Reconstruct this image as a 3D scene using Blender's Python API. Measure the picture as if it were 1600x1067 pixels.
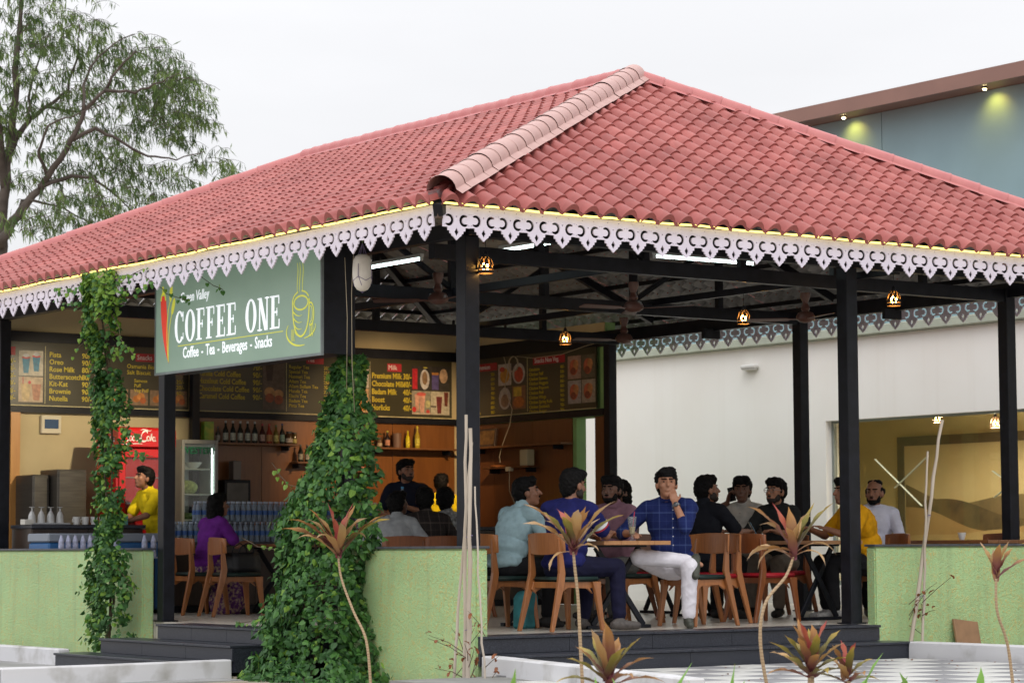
# Open-air coffee pavilion with a tiled hip roof.  Units: metres.
# +X runs along the right-hand side of the pavilion, +Y along the side with the sign, z = 0 is its floor.
import bpy, bmesh, math, random
from mathutils import Vector, Matrix, noise
R = math.radians
rng = random.Random(7)
scene = bpy.context.scene
for o in list(bpy.data.objects): bpy.data.objects.remove(o)
COL = scene.collection

# ------------------------------------------------------------------ camera
YAW, PITCH, ROLL = 0.9471, 0.0821, -0.0048
CAM = Vector((-11.8965, -17.1662, 0.7175))
_d = Vector((math.cos(YAW)*math.cos(PITCH), math.sin(YAW)*math.cos(PITCH), math.sin(PITCH)))
_r = Vector((math.sin(YAW), -math.cos(YAW), 0)); _u = _r.cross(_d)
_r2 = _r*math.cos(ROLL) + _u*math.sin(ROLL); _u2 = -_r*math.sin(ROLL) + _u*math.cos(ROLL)
cam_data = bpy.data.cameras.new('camera'); cam = bpy.data.objects.new('camera', cam_data); COL.objects.link(cam)
cam.matrix_world = Matrix(((_r2.x, _u2.x, -_d.x, CAM.x), (_r2.y, _u2.y, -_d.y, CAM.y), (_r2.z, _u2.z, -_d.z, CAM.z), (0, 0, 0, 1)))
cam_data.sensor_width = 36; cam_data.lens = 3914.8/1600*36
cam_data.clip_start = .5; cam_data.clip_end = 2000
cam_data.dof.use_dof = True; cam_data.dof.focus_distance = 21.5; cam_data.dof.aperture_fstop = 4.0
scene.camera = cam
scene.render.resolution_x = 1024; scene.render.resolution_y = 682
scene.render.engine = 'CYCLES'

# ------------------------------------------------------------------ sky: bright overcast
SUN_AZ, SUN_EL = R(232), R(52)          # direction the soft sun comes from (math angle in XY), elevation
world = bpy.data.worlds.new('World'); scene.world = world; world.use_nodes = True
nt = world.node_tree; N = nt.nodes; L = nt.links; N.clear()
out = N.new('ShaderNodeOutputWorld'); bg = N.new('ShaderNodeBackground')
sky = N.new('ShaderNodeTexSky'); sky.sky_type = 'NISHITA'; sky.sun_disc = False
sky.sun_elevation = SUN_EL; sky.sun_rotation = math.pi/2 - SUN_AZ; sky.air_density = 1.0; sky.dust_density = 2.0
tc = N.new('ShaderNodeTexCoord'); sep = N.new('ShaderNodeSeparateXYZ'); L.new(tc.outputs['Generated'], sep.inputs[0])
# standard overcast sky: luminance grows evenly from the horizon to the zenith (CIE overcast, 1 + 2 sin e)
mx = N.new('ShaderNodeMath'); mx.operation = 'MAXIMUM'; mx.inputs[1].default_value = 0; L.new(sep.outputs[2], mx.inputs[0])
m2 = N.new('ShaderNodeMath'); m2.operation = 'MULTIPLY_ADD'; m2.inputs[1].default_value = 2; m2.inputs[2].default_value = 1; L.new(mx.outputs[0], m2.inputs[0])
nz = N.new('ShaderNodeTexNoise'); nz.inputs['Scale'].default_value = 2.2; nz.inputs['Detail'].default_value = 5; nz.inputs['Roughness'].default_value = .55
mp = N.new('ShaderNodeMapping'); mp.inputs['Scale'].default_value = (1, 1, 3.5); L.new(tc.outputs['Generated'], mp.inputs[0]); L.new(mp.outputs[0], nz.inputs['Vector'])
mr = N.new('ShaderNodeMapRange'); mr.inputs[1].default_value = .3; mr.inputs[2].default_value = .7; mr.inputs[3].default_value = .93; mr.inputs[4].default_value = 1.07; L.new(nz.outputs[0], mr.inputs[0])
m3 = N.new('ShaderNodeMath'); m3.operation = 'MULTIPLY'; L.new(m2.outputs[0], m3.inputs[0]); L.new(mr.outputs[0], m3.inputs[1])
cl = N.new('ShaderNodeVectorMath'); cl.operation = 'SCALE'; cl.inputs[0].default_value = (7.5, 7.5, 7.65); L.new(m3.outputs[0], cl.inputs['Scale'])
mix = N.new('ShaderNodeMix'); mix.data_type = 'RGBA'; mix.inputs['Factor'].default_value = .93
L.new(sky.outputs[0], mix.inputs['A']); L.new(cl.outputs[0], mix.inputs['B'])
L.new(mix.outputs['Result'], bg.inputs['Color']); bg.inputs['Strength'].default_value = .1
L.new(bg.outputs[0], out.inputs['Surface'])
sd = bpy.data.lights.new('sun', 'SUN'); sd.energy = 0.9; sd.angle = R(28); sd.color = (1, .96, .9)
sun = bpy.data.objects.new('sun', sd); COL.objects.link(sun)
_sv = Vector((math.cos(SUN_AZ)*math.cos(SUN_EL), math.sin(SUN_AZ)*math.cos(SUN_EL), math.sin(SUN_EL)))
sun.rotation_euler = _sv.to_track_quat('Z', 'Y').to_euler(); sun.location = _sv*40
vs = scene.view_settings
vs.view_transform = 'Standard'; vs.look = 'None'; vs.gamma = 1; vs.use_curve_mapping = False; vs.exposure = 0.0

# ------------------------------------------------------------------ helpers
def tag(o, label=None, cat=None, group=None, kind=None):
    if label: o['label'] = label
    if cat: o['category'] = cat
    if group: o['group'] = group
    if kind: o['kind'] = kind
    return o

def empty(name, loc=(0, 0, 0), rz=0, label=None, cat=None, group=None):
    o = bpy.data.objects.new(name, None); COL.objects.link(o); o.location = loc; o.rotation_euler = (0, 0, rz)
    o.empty_display_size = .2
    return tag(o, label, cat, group)

def link(name, me, parent=None, loc=None, rot=None):
    o = bpy.data.objects.new(name, me); COL.objects.link(o)
    if parent is not None: o.parent = parent
    if loc is not None: o.location = loc
    if rot is not None: o.rotation_euler = rot
    return o

def copy_tree(o, parent=None):
    c = o.copy(); COL.objects.link(c); c.parent = parent
    for ch in list(o.children): copy_tree(ch, c)
    return c

def frame(z, x=None):
    """orthonormal matrix whose Z axis is z"""
    z = Vector(z).normalized(); t = Vector((0, 0, 1)) if abs(z.z) < .95 else Vector((1, 0, 0))
    a = (t.cross(z)).normalized() if x is None else (Vector(x) - z*Vector(x).dot(z)).normalized()
    b = z.cross(a)
    return Matrix((a, b, z)).transposed()

class MB:
    def __init__(s): s.v = []; s.f = []; s.mi = []; s.m = 0
    def add(s, vs, fs):
        n = len(s.v); s.v += [tuple(p) for p in vs]
        for f in fs: s.f.append(tuple(n+i for i in f)); s.mi.append(s.m)
        return s
    def box(s, c, d, M=None):
        x, y, z = d[0]/2, d[1]/2, d[2]/2; c = Vector(c)
        P = [Vector((i*x, j*y, k*z)) for i in (-1, 1) for j in (-1, 1) for k in (-1, 1)]
        if M is not None: P = [M @ p for p in P]
        return s.add([c+p for p in P], [(0, 1, 3, 2), (4, 6, 7, 5), (0, 4, 5, 1), (2, 3, 7, 6), (0, 2, 6, 4), (1, 5, 7, 3)])
    def box2(s, a, b):
        return s.box([(a[i]+b[i])/2 for i in range(3)], [abs(b[i]-a[i]) for i in range(3)])
    def bar(s, a, b, w, h, up=(0, 0, 1)):
        a = Vector(a); b = Vector(b); z = (b-a); l = z.length; z = z.normalized()
        upv = Vector(up) if abs(z.dot(Vector(up))) < .98 else Vector((1, 0, 0))
        x = upv.cross(z).normalized(); y = z.cross(x)
        return s.box((a+b)/2, (w, h, l), Matrix((x, y, z)).transposed())
    def prism(s, poly, d, M=None, o=(0, 0, 0)):
        """2D polygon (x,y) extruded 0..d along z, mapped by M then moved to o"""
        n = len(poly); o = Vector(o)
        P = [Vector((p[0], p[1], 0)) for p in poly] + [Vector((p[0], p[1], d)) for p in poly]
        if M is not None: P = [M @ p for p in P]
        P = [p+o for p in P]
        return s.add(P, [tuple(range(n-1, -1, -1)), tuple(range(n, 2*n))] + [(i, (i+1) % n, n+(i+1) % n, n+i) for i in range(n)])
    def tube(s, pts, rad, n=8, cap=True, sq=1.0):
        pts = [Vector(p) for p in pts]; k = len(pts)
        if not isinstance(rad, (list, tuple)): rad = [rad]*k
        V = []; a = None
        for i, p in enumerate(pts):
            t = (pts[min(i+1, k-1)] - pts[max(i-1, 0)])
            if t.length < 1e-9: t = Vector((0, 0, 1))
            t.normalize()
            if a is None:
                a = t.orthogonal().normalized()
            a = (a - t*a.dot(t))
            if a.length < 1e-6: a = t.orthogonal()
            a.normalize(); b = t.cross(a)
            for j in range(n):
                q = 2*math.pi*j/n; V.append(p + (a*math.cos(q) + b*math.sin(q)*sq)*rad[i])
        F = [(i*n+j, i*n+(j+1) % n, (i+1)*n+(j+1) % n, (i+1)*n+j) for i in range(k-1) for j in range(n)]
        if cap: F += [tuple(range(n-1, -1, -1)), tuple((k-1)*n+j for j in range(n))]
        return s.add(V, F)
    def lathe(s, prof, n=16, o=(0, 0, 0), M=None, cap=True):
        o = Vector(o); V = []; k = len(prof)
        for r, z in prof:
            for j in range(n):
                q = 2*math.pi*j/n; p = Vector((r*math.cos(q), r*math.sin(q), z)); V.append((M @ p if M is not None else p)+o)
        F = [(i*n+j, i*n+(j+1) % n, (i+1)*n+(j+1) % n, (i+1)*n+j) for i in range(k-1) for j in range(n)]
        if cap: F += [tuple(range(n-1, -1, -1)), tuple((k-1)*n+j for j in range(n))]
        return s.add(V, F)
    def ell(s, c, r, M=None, n=14, k=9):
        c = Vector(c); V = []; 
        for i in range(1, k):
            ph = math.pi*i/k
            for j in range(n):
                q = 2*math.pi*j/n; V.append(Vector((r[0]*math.sin(ph)*math.cos(q), r[1]*math.sin(ph)*math.sin(q), r[2]*math.cos(ph))))
        V += [Vector((0, 0, r[2])), Vector((0, 0, -r[2]))]
        if M is not None: V = [M @ p for p in V]
        F = [(i*n+j, (i+1)*n+j, (i+1)*n+(j+1) % n, i*n+(j+1) % n) for i in range(k-2) for j in range(n)]
        t = (k-1)*n
        F += [(t, j, (j+1) % n) for j in range(n)] + [(t+1, (k-2)*n+(j+1) % n, (k-2)*n+j) for j in range(n)]
        return s.add([c+p for p in V], F)
    def cone(s, a, ra, b, rb, n=12):
        """closed tapered capsule-like piece from a to b"""
        a = Vector(a); b = Vector(b); M = frame(b-a if (b-a).length > 1e-6 else (0, 0, 1)); l = (b-a).length
        prof = [(ra*math.cos(t), -ra*math.sin(t)) for t in (1.45, 1.0, .5)] + [(ra, 0), (rb, l)] + [(rb*math.cos(t), l+rb*math.sin(t)) for t in (.5, 1.0, 1.45)]
        return s.lathe(prof, n, a, M)
    def mesh(s, name, mats, smooth=False, bevel=0, fix=True):
        me = bpy.data.meshes.new(name); me.from_pydata(s.v, [], s.f)
        if not isinstance(mats, (list, tuple)): mats = [mats]
        for m in mats: me.materials.append(m)
        if any(s.mi): me.polygons.foreach_set('material_index', s.mi)
        if fix or bevel:
            bm = bmesh.new(); bm.from_mesh(me)
            if fix: bmesh.ops.recalc_face_normals(bm, faces=bm.faces)
            if bevel:
                es = [e for e in bm.edges if len(e.link_faces) == 2 and e.calc_face_angle(0) > .5]
                bmesh.ops.bevel(bm, geom=es, offset=bevel, segments=1, affect='EDGES', clamp_overlap=True)
            bm.to_mesh(me); bm.free()
        if smooth:
            me.polygons.foreach_set('use_smooth', [True]*len(me.polygons))
            if smooth is not True: me.set_sharp_from_angle(angle=R(smooth))
        me.update(); return me
    def build(s, name, mats, parent=None, smooth=False, bevel=0, loc=None, rot=None, fix=True):
        return link(name, s.mesh(name, mats, smooth, bevel, fix), parent, loc, rot)

# ------------------------------------------------------------------ materials
MATS = {}
def _principled(name):
    m = bpy.data.materials.new(name); m.use_nodes = True; t = m.node_tree
    return m, t, t.nodes['Principled BSDF']

def mat(name, col, rough=.6, var=.12, scale=6, bump=0.0, bscale=60, metal=0, col2=None, spec=.5, emis=None, es=1, coat=0, trans=0, ior=1.45, alpha=1, back=None, stretch=None, contrast=(.35, .65), sss=0):
    if name in MATS: return MATS[name]
    m, t, b = _principled(name); N = t.nodes; L = t.links
    c = Vector(col); c2 = Vector(col2) if col2 else c*(1+var); c1 = c if col2 else c*(1-var)
    tc = N.new('ShaderNodeTexCoord'); src = tc.outputs['Object']
    if stretch:
        mp = N.new('ShaderNodeMapping'); mp.inputs['Scale'].default_value = stretch; L.new(src, mp.inputs[0]); src = mp.outputs[0]
    nz = N.new('ShaderNodeTexNoise'); nz.inputs['Scale'].default_value = scale; nz.inputs['Detail'].default_value = 6; L.new(src, nz.inputs['Vector'])
    mr = N.new('ShaderNodeMapRange'); mr.inputs[1].default_value = contrast[0]; mr.inputs[2].default_value = contrast[1]; L.new(nz.outputs[0], mr.inputs[0])
    mx = N.new('ShaderNodeMix'); mx.data_type = 'RGBA'; L.new(mr.outputs[0], mx.inputs['Factor'])
    mx.inputs['A'].default_value = (*c1, 1); mx.inputs['B'].default_value = (*c2, 1); cs = mx.outputs['Result']
    if back:
        g = N.new('ShaderNodeNewGeometry'); m2 = N.new('ShaderNodeMix'); m2.data_type = 'RGBA'; L.new(g.outputs['Backfacing'], m2.inputs['Factor'])
        L.new(cs, m2.inputs['A']); m2.inputs['B'].default_value = (*back, 1); cs = m2.outputs['Result']
    L.new(cs, b.inputs['Base Color'])
    rr = N.new('ShaderNodeMapRange'); rr.inputs[3].default_value = max(.02, rough-.08); rr.inputs[4].default_value = min(1, rough+.08); L.new(nz.outputs[0], rr.inputs[0]); L.new(rr.outputs[0], b.inputs['Roughness'])
    b.inputs['Metallic'].default_value = metal; b.inputs['Specular IOR Level'].default_value = spec
    b.inputs['Coat Weight'].default_value = coat; b.inputs['Transmission Weight'].default_value = trans; b.inputs['IOR'].default_value = ior; b.inputs['Alpha'].default_value = alpha
    if sss:
        b.inputs['Subsurface Weight'].default_value = sss; b.inputs['Subsurface Radius'].default_value = (.02, .008, .004)
    if emis: b.inputs['Emission Color'].default_value = (*emis, 1); b.inputs['Emission Strength'].default_value = es
    if bump:
        n2 = N.new('ShaderNodeTexNoise'); n2.inputs['Scale'].default_value = bscale; n2.inputs['Detail'].default_value = 4; L.new(src, n2.inputs['Vector'])
        bp = N.new('ShaderNodeBump'); bp.inputs['Strength'].default_value = min(1, bump*8); bp.inputs['Distance'].default_value = bump*.2; L.new(n2.outputs[0], bp.inputs['Height']); L.new(bp.outputs[0], b.inputs['Normal'])
    MATS[name] = m; return m

def wood(name, c1, c2, rough=.45, axis=2, scale=3.0, ring=22, coat=.15, glossy=.5):
    if name in MATS: return MATS[name]
    m, t, b = _principled(name); N = t.nodes; L = t.links
    tc = N.new('ShaderNodeTexCoord'); mp = N.new('ShaderNodeMapping'); s = [1, 1, 1]; s[axis] = .12; mp.inputs['Scale'].default_value = s; L.new(tc.outputs['Object'], mp.inputs[0])
    nz = N.new('ShaderNodeTexNoise'); nz.inputs['Scale'].default_value = scale; nz.inputs['Detail'].default_value = 5; L.new(mp.outputs[0], nz.inputs[0])
    ad = N.new('ShaderNodeMath'); ad.operation = 'MULTIPLY'; ad.inputs[1].default_value = ring; L.new(nz.outputs[0], ad.inputs[0])
    sn = N.new('ShaderNodeMath'); sn.operation = 'SINE'; L.new(ad.outputs[0], sn.inputs[0])
    n3 = N.new('ShaderNodeTexNoise'); n3.inputs['Scale'].default_value = scale*14; n3.inputs['Detail'].default_value = 3; L.new(mp.outputs[0], n3.inputs[0])
    mm = N.new('ShaderNodeMath'); mm.operation = 'MULTIPLY_ADD'; mm.inputs[1].default_value = .22; L.new(sn.outputs[0], mm.inputs[0]); L.new(n3.outputs[0], mm.inputs[2])
    mx = N.new('ShaderNodeMix'); mx.data_type = 'RGBA'; L.new(mm.outputs[0], mx.inputs['Factor']); mx.inputs['A'].default_value = (*c1, 1); mx.inputs['B'].default_value = (*c2, 1)
    oi = N.new('ShaderNodeObjectInfo'); mrr = N.new('ShaderNodeMapRange'); mrr.inputs[3].default_value = .8; mrr.inputs[4].default_value = 1.15; L.new(oi.outputs['Random'], mrr.inputs[0])
    hs = N.new('ShaderNodeHueSaturation'); L.new(mrr.outputs[0], hs.inputs['Value']); L.new(mx.outputs['Result'], hs.inputs['Color']); L.new(hs.outputs[0], b.inputs['Base Color'])
    b.inputs['Roughness'].default_value = rough; b.inputs['Coat Weight'].default_value = coat; b.inputs['Coat Roughness'].default_value = .3; b.inputs['Specular IOR Level'].default_value = glossy
    MATS[name] = m; return m

def lit(name, col, strength):
    if name in MATS: return MATS[name]
    m = bpy.data.materials.new(name); m.use_nodes = True; t = m.node_tree; t.nodes.clear()
    o = t.nodes.new('ShaderNodeOutputMaterial'); e = t.nodes.new('ShaderNodeEmission'); e.inputs[0].default_value = (*col, 1); e.inputs[1].default_value = strength
    t.links.new(e.outputs[0], o.inputs[0]); MATS[name] = m; return m

def flat(name, col, rough=.5):
    return mat(name, col, rough, var=.05, scale=4)

STEEL = mat('black painted steel', (.007, .008, .0125), .42, var=.35, scale=9, bump=.004, bscale=90, spec=.3)
WHITE_P = mat('white painted board', (.69, .64, .755), .5, var=.06, scale=5, bump=.003)
def text_mesh(s, size=1.0, ext=.002, shear=0, align='LEFT', xs=1.0, bold=0.0):
    cu = bpy.data.curves.new('lettering', 'FONT'); cu.body = s; cu.size = size; cu.extrude = ext; cu.shear = shear; cu.align_x = align; cu.resolution_u = 2; cu.offset = bold
    o = bpy.data.objects.new('lettering', cu); COL.objects.link(o)
    dg = bpy.context.evaluated_depsgraph_get(); me = bpy.data.meshes.new_from_object(o.evaluated_get(dg))
    bpy.data.objects.remove(o); bpy.data.curves.remove(cu)
    for v in me.vertices: v.co.x *= xs
    return me
# ================================================================== the setting: ground, floor, steps, courtyard, kerbs
SOIL = mat('dry sandy soil', (.30, .25, .19), .9, var=.25, scale=3, bump=.06, bscale=14, col2=(.42, .37, .30))
GRANITE = mat('dark polished granite', (.016, .018, .026), .34, scale=120, col2=(.045, .05, .066), contrast=(.45, .62), bump=.002)
KERB = mat('weathered white paint', (.36, .35, .33), .75, scale=3.5, col2=(.60, .60, .62), bump=.02, bscale=30, contrast=(.28, .52))
TILE_W = mat('pale courtyard tile', (.52, .52, .50), .75, var=.1, scale=3, spec=.2)
TILE_G = mat('grey courtyard tile', (.25, .25, .26), .75, var=.12, scale=3, spec=.2)
def checker_floor():
    m, t, b = _principled('glazed cream floor tile'); N = t.nodes; L = t.links
    tc = N.new('ShaderNodeTexCoord'); br = N.new('ShaderNodeTexBrick'); br.offset = 0
    br.inputs['Scale'].default_value = 1; br.inputs['Brick Width'].default_value = .6; br.inputs['Row Height'].default_value = .6; br.inputs['Mortar Size'].default_value = .004
    br.inputs['Color1'].default_value = (.52, .48, .42, 1); br.inputs['Color2'].default_value = (.56, .52, .46, 1); br.inputs['Mortar'].default_value = (.25, .22, .2, 1)
    L.new(tc.outputs['Object'], br.inputs[0]); L.new(br.outputs[0], b.inputs['Base Color']); b.inputs['Roughness'].default_value = .28
    return m
FLOOR = checker_floor()

def ground_z(x, y):
    return -.42 + .02*noise.noise((x*.6, y*.6, 0)) + .008*noise.noise((x*3, y*3, 4))
gv, gf = [], []
xs = [-400, -120, -40] + [-16+.6*i for i in range(64)] + [40, 120, 500]; ys = [-300, -90, -30] + [-20+.6*i for i in range(60)] + [40, 140, 600]
for yy in ys:
    for xx in xs:
        inb = -.4 < xx < 9.4 and -.8 < yy < 12
        gv.append((xx, yy, -.47 if inb else ground_z(xx, yy)))
nx = len(xs)
gf = [(j*nx+i, j*nx+i+1, (j+1)*nx+i+1, (j+1)*nx+i) for j in range(len(ys)-1) for i in range(nx-1)]
g = MB().add(gv, gf); o = g.build('ground', SOIL, smooth=True); tag(o, 'pale sandy ground around the pavilion', kind='structure')

fl = MB(); fl.box2((-.07, -.12, -.30), (9.55, 11.6, 0)); o = fl.build('pavilion_floor', FLOOR); tag(o, 'cream tiled floor inside the pavilion', kind='structure')

# granite steps on the right-hand side and at the left entrance: tread slabs and riser slabs are pieces of their own
def steps(name, label, runs):
    root = empty(name, (0, 0, 0)); tag(root, label, kind='structure')
    for a, b, ax, z0, z1, nose in runs:
        # a,b: (x0,y0,x1,y1) tread rectangle ; z1 tread top ; z0 bottom
        x0, y0, x1, y1 = a
        n = b
        for i in range(n):
            if ax == 'x':
                xa = x0+(x1-x0)*i/n + .0015; xb = x0+(x1-x0)*(i+1)/n - .0015
                MB().box2((xa, y0-nose, z1-.022), (xb, y1, z1)).build('tread_slab', GRANITE, root, bevel=.003)
                MB().box2((xa, y0, z0), (xb, y0+.03, z1-.024)).build('riser_slab', GRANITE, root, bevel=.002)
            else:
                ya = y0+(y1-y0)*i/n + .0015; yb = y0+(y1-y0)*(i+1)/n - .0015
                MB().box2((x0-nose, ya, z1-.022), (x1, yb, z1)).build('tread_slab', GRANITE, root, bevel=.003)
                MB().box2((x0, ya, z0), (x0+.03, yb, z1-.024)).build('riser_slab', GRANITE, root, bevel=.002)
        # end cheeks and a core so nothing is hollow
        e = MB()
        if ax == 'x': e.box2((x0+.004, y0+.031, z0-.1), (x1-.004, y1-.004, z1-.024))
        else: e.box2((x0+.031, y0+.004, z0-.1), (x1-.004, y1-.004, z1-.024))
        e.build('step_core', GRANITE, root)
    return root
steps('right_steps', 'dark granite steps up to the dining floor on the right', [
    ((-.19, -.46, 4.24, -.1), 5, 'x', -.138, .003, .02),
    ((-.05, -.80, 4.36, -.45), 5, 'x', -.29, -.14, .02)])
steps('left_steps', 'three dark granite steps up to the left entrance', [
    ((-.46, 1.9, -.06, 4.62), 4, 'y', -.138, .003, .02),
    ((-.80, 2.55, -.45, 5.15), 3, 'y', -.278, -.14, .02),
    ((-1.14, 2.6, -.79, 5.45), 3, 'y', -.43, -.28, .02)])

# courtyard with pale and grey square tiles, one piece each, on a screed
yard = MB().box2((-1.3, -4.25, -.5), (4.2, -.80, -.296)).build('courtyard_paving', mat('tile bedding screed', (.22, .22, .21), .85, bump=.01)); tag(yard, 'chequered courtyard of pale and grey tiles', kind='structure')
T = .45; tm = [MB().box((0, 0, 0), (T-.006, T-.006, .012)).mesh('paving_tile', m, bevel=.0015) for m in (TILE_W, TILE_G)]
for i in range(12):
    for j in range(8):
        x = 4.16-T/2-i*T; y = -.86-T/2-j*T
        if x < -.35-.14*j: continue
        o = link('paving_tile', tm[(i+j) % 2], yard, (x, y, -.289+rng.uniform(-.0008, .0008)))
def kerb(name, pts, w, z0, z1, label):
    root = MB()
    for k in range(len(pts)-1):
        a, b = Vector(pts[k]), Vector(pts[k+1]); n = max(1, int((b-a).length/.5)); d = (b-a).normalized(); s = Vector((-d.y, d.x, 0))*w/2
        prev = None
        for i in range(n+1):
            p = a+(b-a)*i/n; jz = .008*noise.noise((p.x*2, p.y*2, 1)); js = .008*noise.noise((p.x*2, p.y*2, 9))
            ring = [p-s+s.normalized()*js+Vector((0, 0, z0)), p+s+s.normalized()*js+Vector((0, 0, z0)), p+s*.92+s.normalized()*js+Vector((0, 0, z1+jz)), p-s*.92+s.normalized()*js+Vector((0, 0, z1+jz))]
            q = len(root.v); root.v += [tuple(r) for r in ring]
            if prev is not None:
                for e in range(4): root.f.append((prev+e, prev+(e+1) % 4, q+(e+1) % 4, q+e)); root.mi.append(0)
            else: root.f.append((q, q+1, q+2, q+3)); root.mi.append(0)
            prev = q
        root.f.append((prev+3, prev+2, prev+1, prev)); root.mi.append(0)
    o = root.build(name, KERB, smooth=30, bevel=.012); tag(o, label, kind='structure'); return o
kerb('right_kerb', [(4.33, -.80, 0), (4.33, -4.25, 0)], .16, -.5, -.142, 'white painted kerb on the right of the courtyard')
kerb('middle_kerb', [(-.12, -.47, 0), (-.62, -2.4, 0), (-1.12, -4.25, 0)], .16, -.5, -.15, 'white painted kerb between the courtyard and the middle bed')
kerb('front_kerb', [(-.95, 2.35, 0), (-3.2, 2.2, 0), (-7, 2.3, 0)], .14, -.5, -.25, 'white painted kerb in front of the left steps')
kerb('wall_kerb', [(-1.0, 5.55, 0), (-1.0, 12, 0)], .14, -.5, -.25, 'white painted kerb along the left green wall')
lp = MB().box2((-7, 1.9, -.5), (-1.05, 9, -.406)).build('left_path', mat('grey stone path', (.33, .33, .33), .6, var=.18, scale=2)); tag(lp, 'grey paved path to the left steps', kind='structure')
rb = MB().box2((4.41, -4.25, -.5), (12, -.2, -.27)).build('right_bed', SOIL); tag(rb, 'raised sandy bed below the right green wall', kind='structure')
# ================================================================== pavilion
A = 7.14; OV = .93; ZE = 3.44; RX = 3.57; RY0, RY1 = 2.22, 8.54; ZR = 5.34; YF = 11.69
pav = empty('pavilion', (0, 0, 0)); tag(pav, 'open coffee pavilion with pink tiled hip roof and black steel posts', 'pavilion')
KX = (ZR-ZE)/(RX+OV); KY = (ZR-ZE)/(RY0+OV)
def roof_z(x, y):
    return ZE + min(KX*(x+OV), KX*(A+OV-x), KY*(y+OV), KY*(YF-y))
cols = [(0, 0, .145), (0, 1.92, .12), (0, 5.32, .13), (0, 9.27, .13), (4.33, 0, .14), (A, .62, .13), (A, 3.74, .13), (A, 7.22, .12), (A, 10.4, .12), (3.06, 10.38, .1)]
for x, y, w in cols:
    m = MB(); m.box2((x-w/2, y-w/2, .002), (x+w/2, y+w/2, 3.32)); m.box2((x-w/2-.03, y-w/2-.03, .001), (x+w/2+.03, y+w/2+.03, .014))
    m.build('column', STEEL, pav, bevel=.006)
def beam(a, b, w=.09, h=.13, name='beam'):
    return MB().bar(a, b, w, h).build(name, STEEL, pav, bevel=.004)
beam((-.1, 0, 3.385), (A+.1, 0, 3.385), .1, .13, 'eave_beam'); beam((0, -.1, 3.387), (0, YF-OV, 3.387), .098, .128, 'eave_beam')
beam((A, -.1, 3.312), (A, YF-OV, 3.312), .1, .15, 'eave_beam'); beam((0, YF-OV-.1, 3.383), (A, YF-OV-.1, 3.383), .096, .126, 'eave_beam')
for Y in (.62, 3.74, 7.0):
    beam((.05, Y, 3.262), (A-.05, Y, 3.262), .09, .13, 'tie_beam')
    xs_ = (1.2, 2.4, 3.57, 4.75, 5.95)
    for x in xs_:
        top = roof_z(x, Y)-.1
        if top-3.35 > .12: beam((x, Y, 3.32), (x, Y, top), .07, .07, 'truss_post')
    # rafters of the truss
    peak = min(RX, (roof_z(RX, Y)-ZE)/KX-OV)
    beam((-.5, Y, roof_z(-.5, Y)-.1), (peak, Y, roof_z(peak, Y)-.1), .07, .09, 'rafter')
    beam((A+.5, Y, roof_z(A+.5, Y)-.1), (2*RX-peak, Y, roof_z(peak, Y)-.1), .07, .09, 'rafter')
    if peak < RX-.1: beam((peak, Y, roof_z(peak, Y)-.1), (2*RX-peak, Y, roof_z(peak, Y)-.1), .07, .09, 'rafter')
    beam((2.4, Y+.005, 3.34), (1.2, Y+.005, min(roof_z(1.2, Y), 4.2)-.14), .05, .05, 'truss_brace'); beam((4.75, Y+.005, 3.34), (5.95, Y+.005, min(roof_z(5.95, Y), 4.2)-.14), .05, .05, 'truss_brace')
for c in ((-OV, -OV), (A+OV, -OV), (-OV, YF), (A+OV, YF)):
    e = (RX, RY0 if c[1] < 0 else RY1)
    beam((c[0], c[1], ZE-.07), (e[0], e[1], ZR-.09), .08, .1, 'hip_rafter')
beam((RX, RY0, ZR-.1), (RX, RY1, ZR-.1), .08, .1, 'ridge_beam')
for Y in (2.2, 5.2): beam((A-.2, Y, 3.2), (A+.05, Y, 3.2), .05, .12, 'bracket')
beam((2.4, .62, 3.3), (2.4, 7.0, 3.3), .06, .08, 'tie_beam'); beam((5.0, -.0, 3.335), (5.0, 7.0, 3.335), .06, .07, 'tie_beam')

# ---- roof: purlins carry the tiles
rm = MB()
for k in range(6):
    s = .08+k*.175
    x0 = -OV+s*(RX+OV); y0 = -OV+s*(RY0+OV); z = ZE+s*(ZR-ZE)-.045; x1 = 2*RX-x0; y1 = YF-(y0+OV)
    for a, b in (((x0, y0), (x1, y0)), ((x0, y0), (x0, y1)), ((x1, y0), (x1, y1)), ((x0, y1), (x1, y1))):
        rm.bar((a[0], a[1], z), (b[0], b[1], z), .04, .05)
roof = rm.build('roof', STEEL, pav)
TILE = mat('faded red roof tile', (.315, .086, .078), .5, scale=2.3, col2=(.405, .132, .118), back=(.30, .31, .32), bump=.006, bscale=35, spec=.22)
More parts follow.
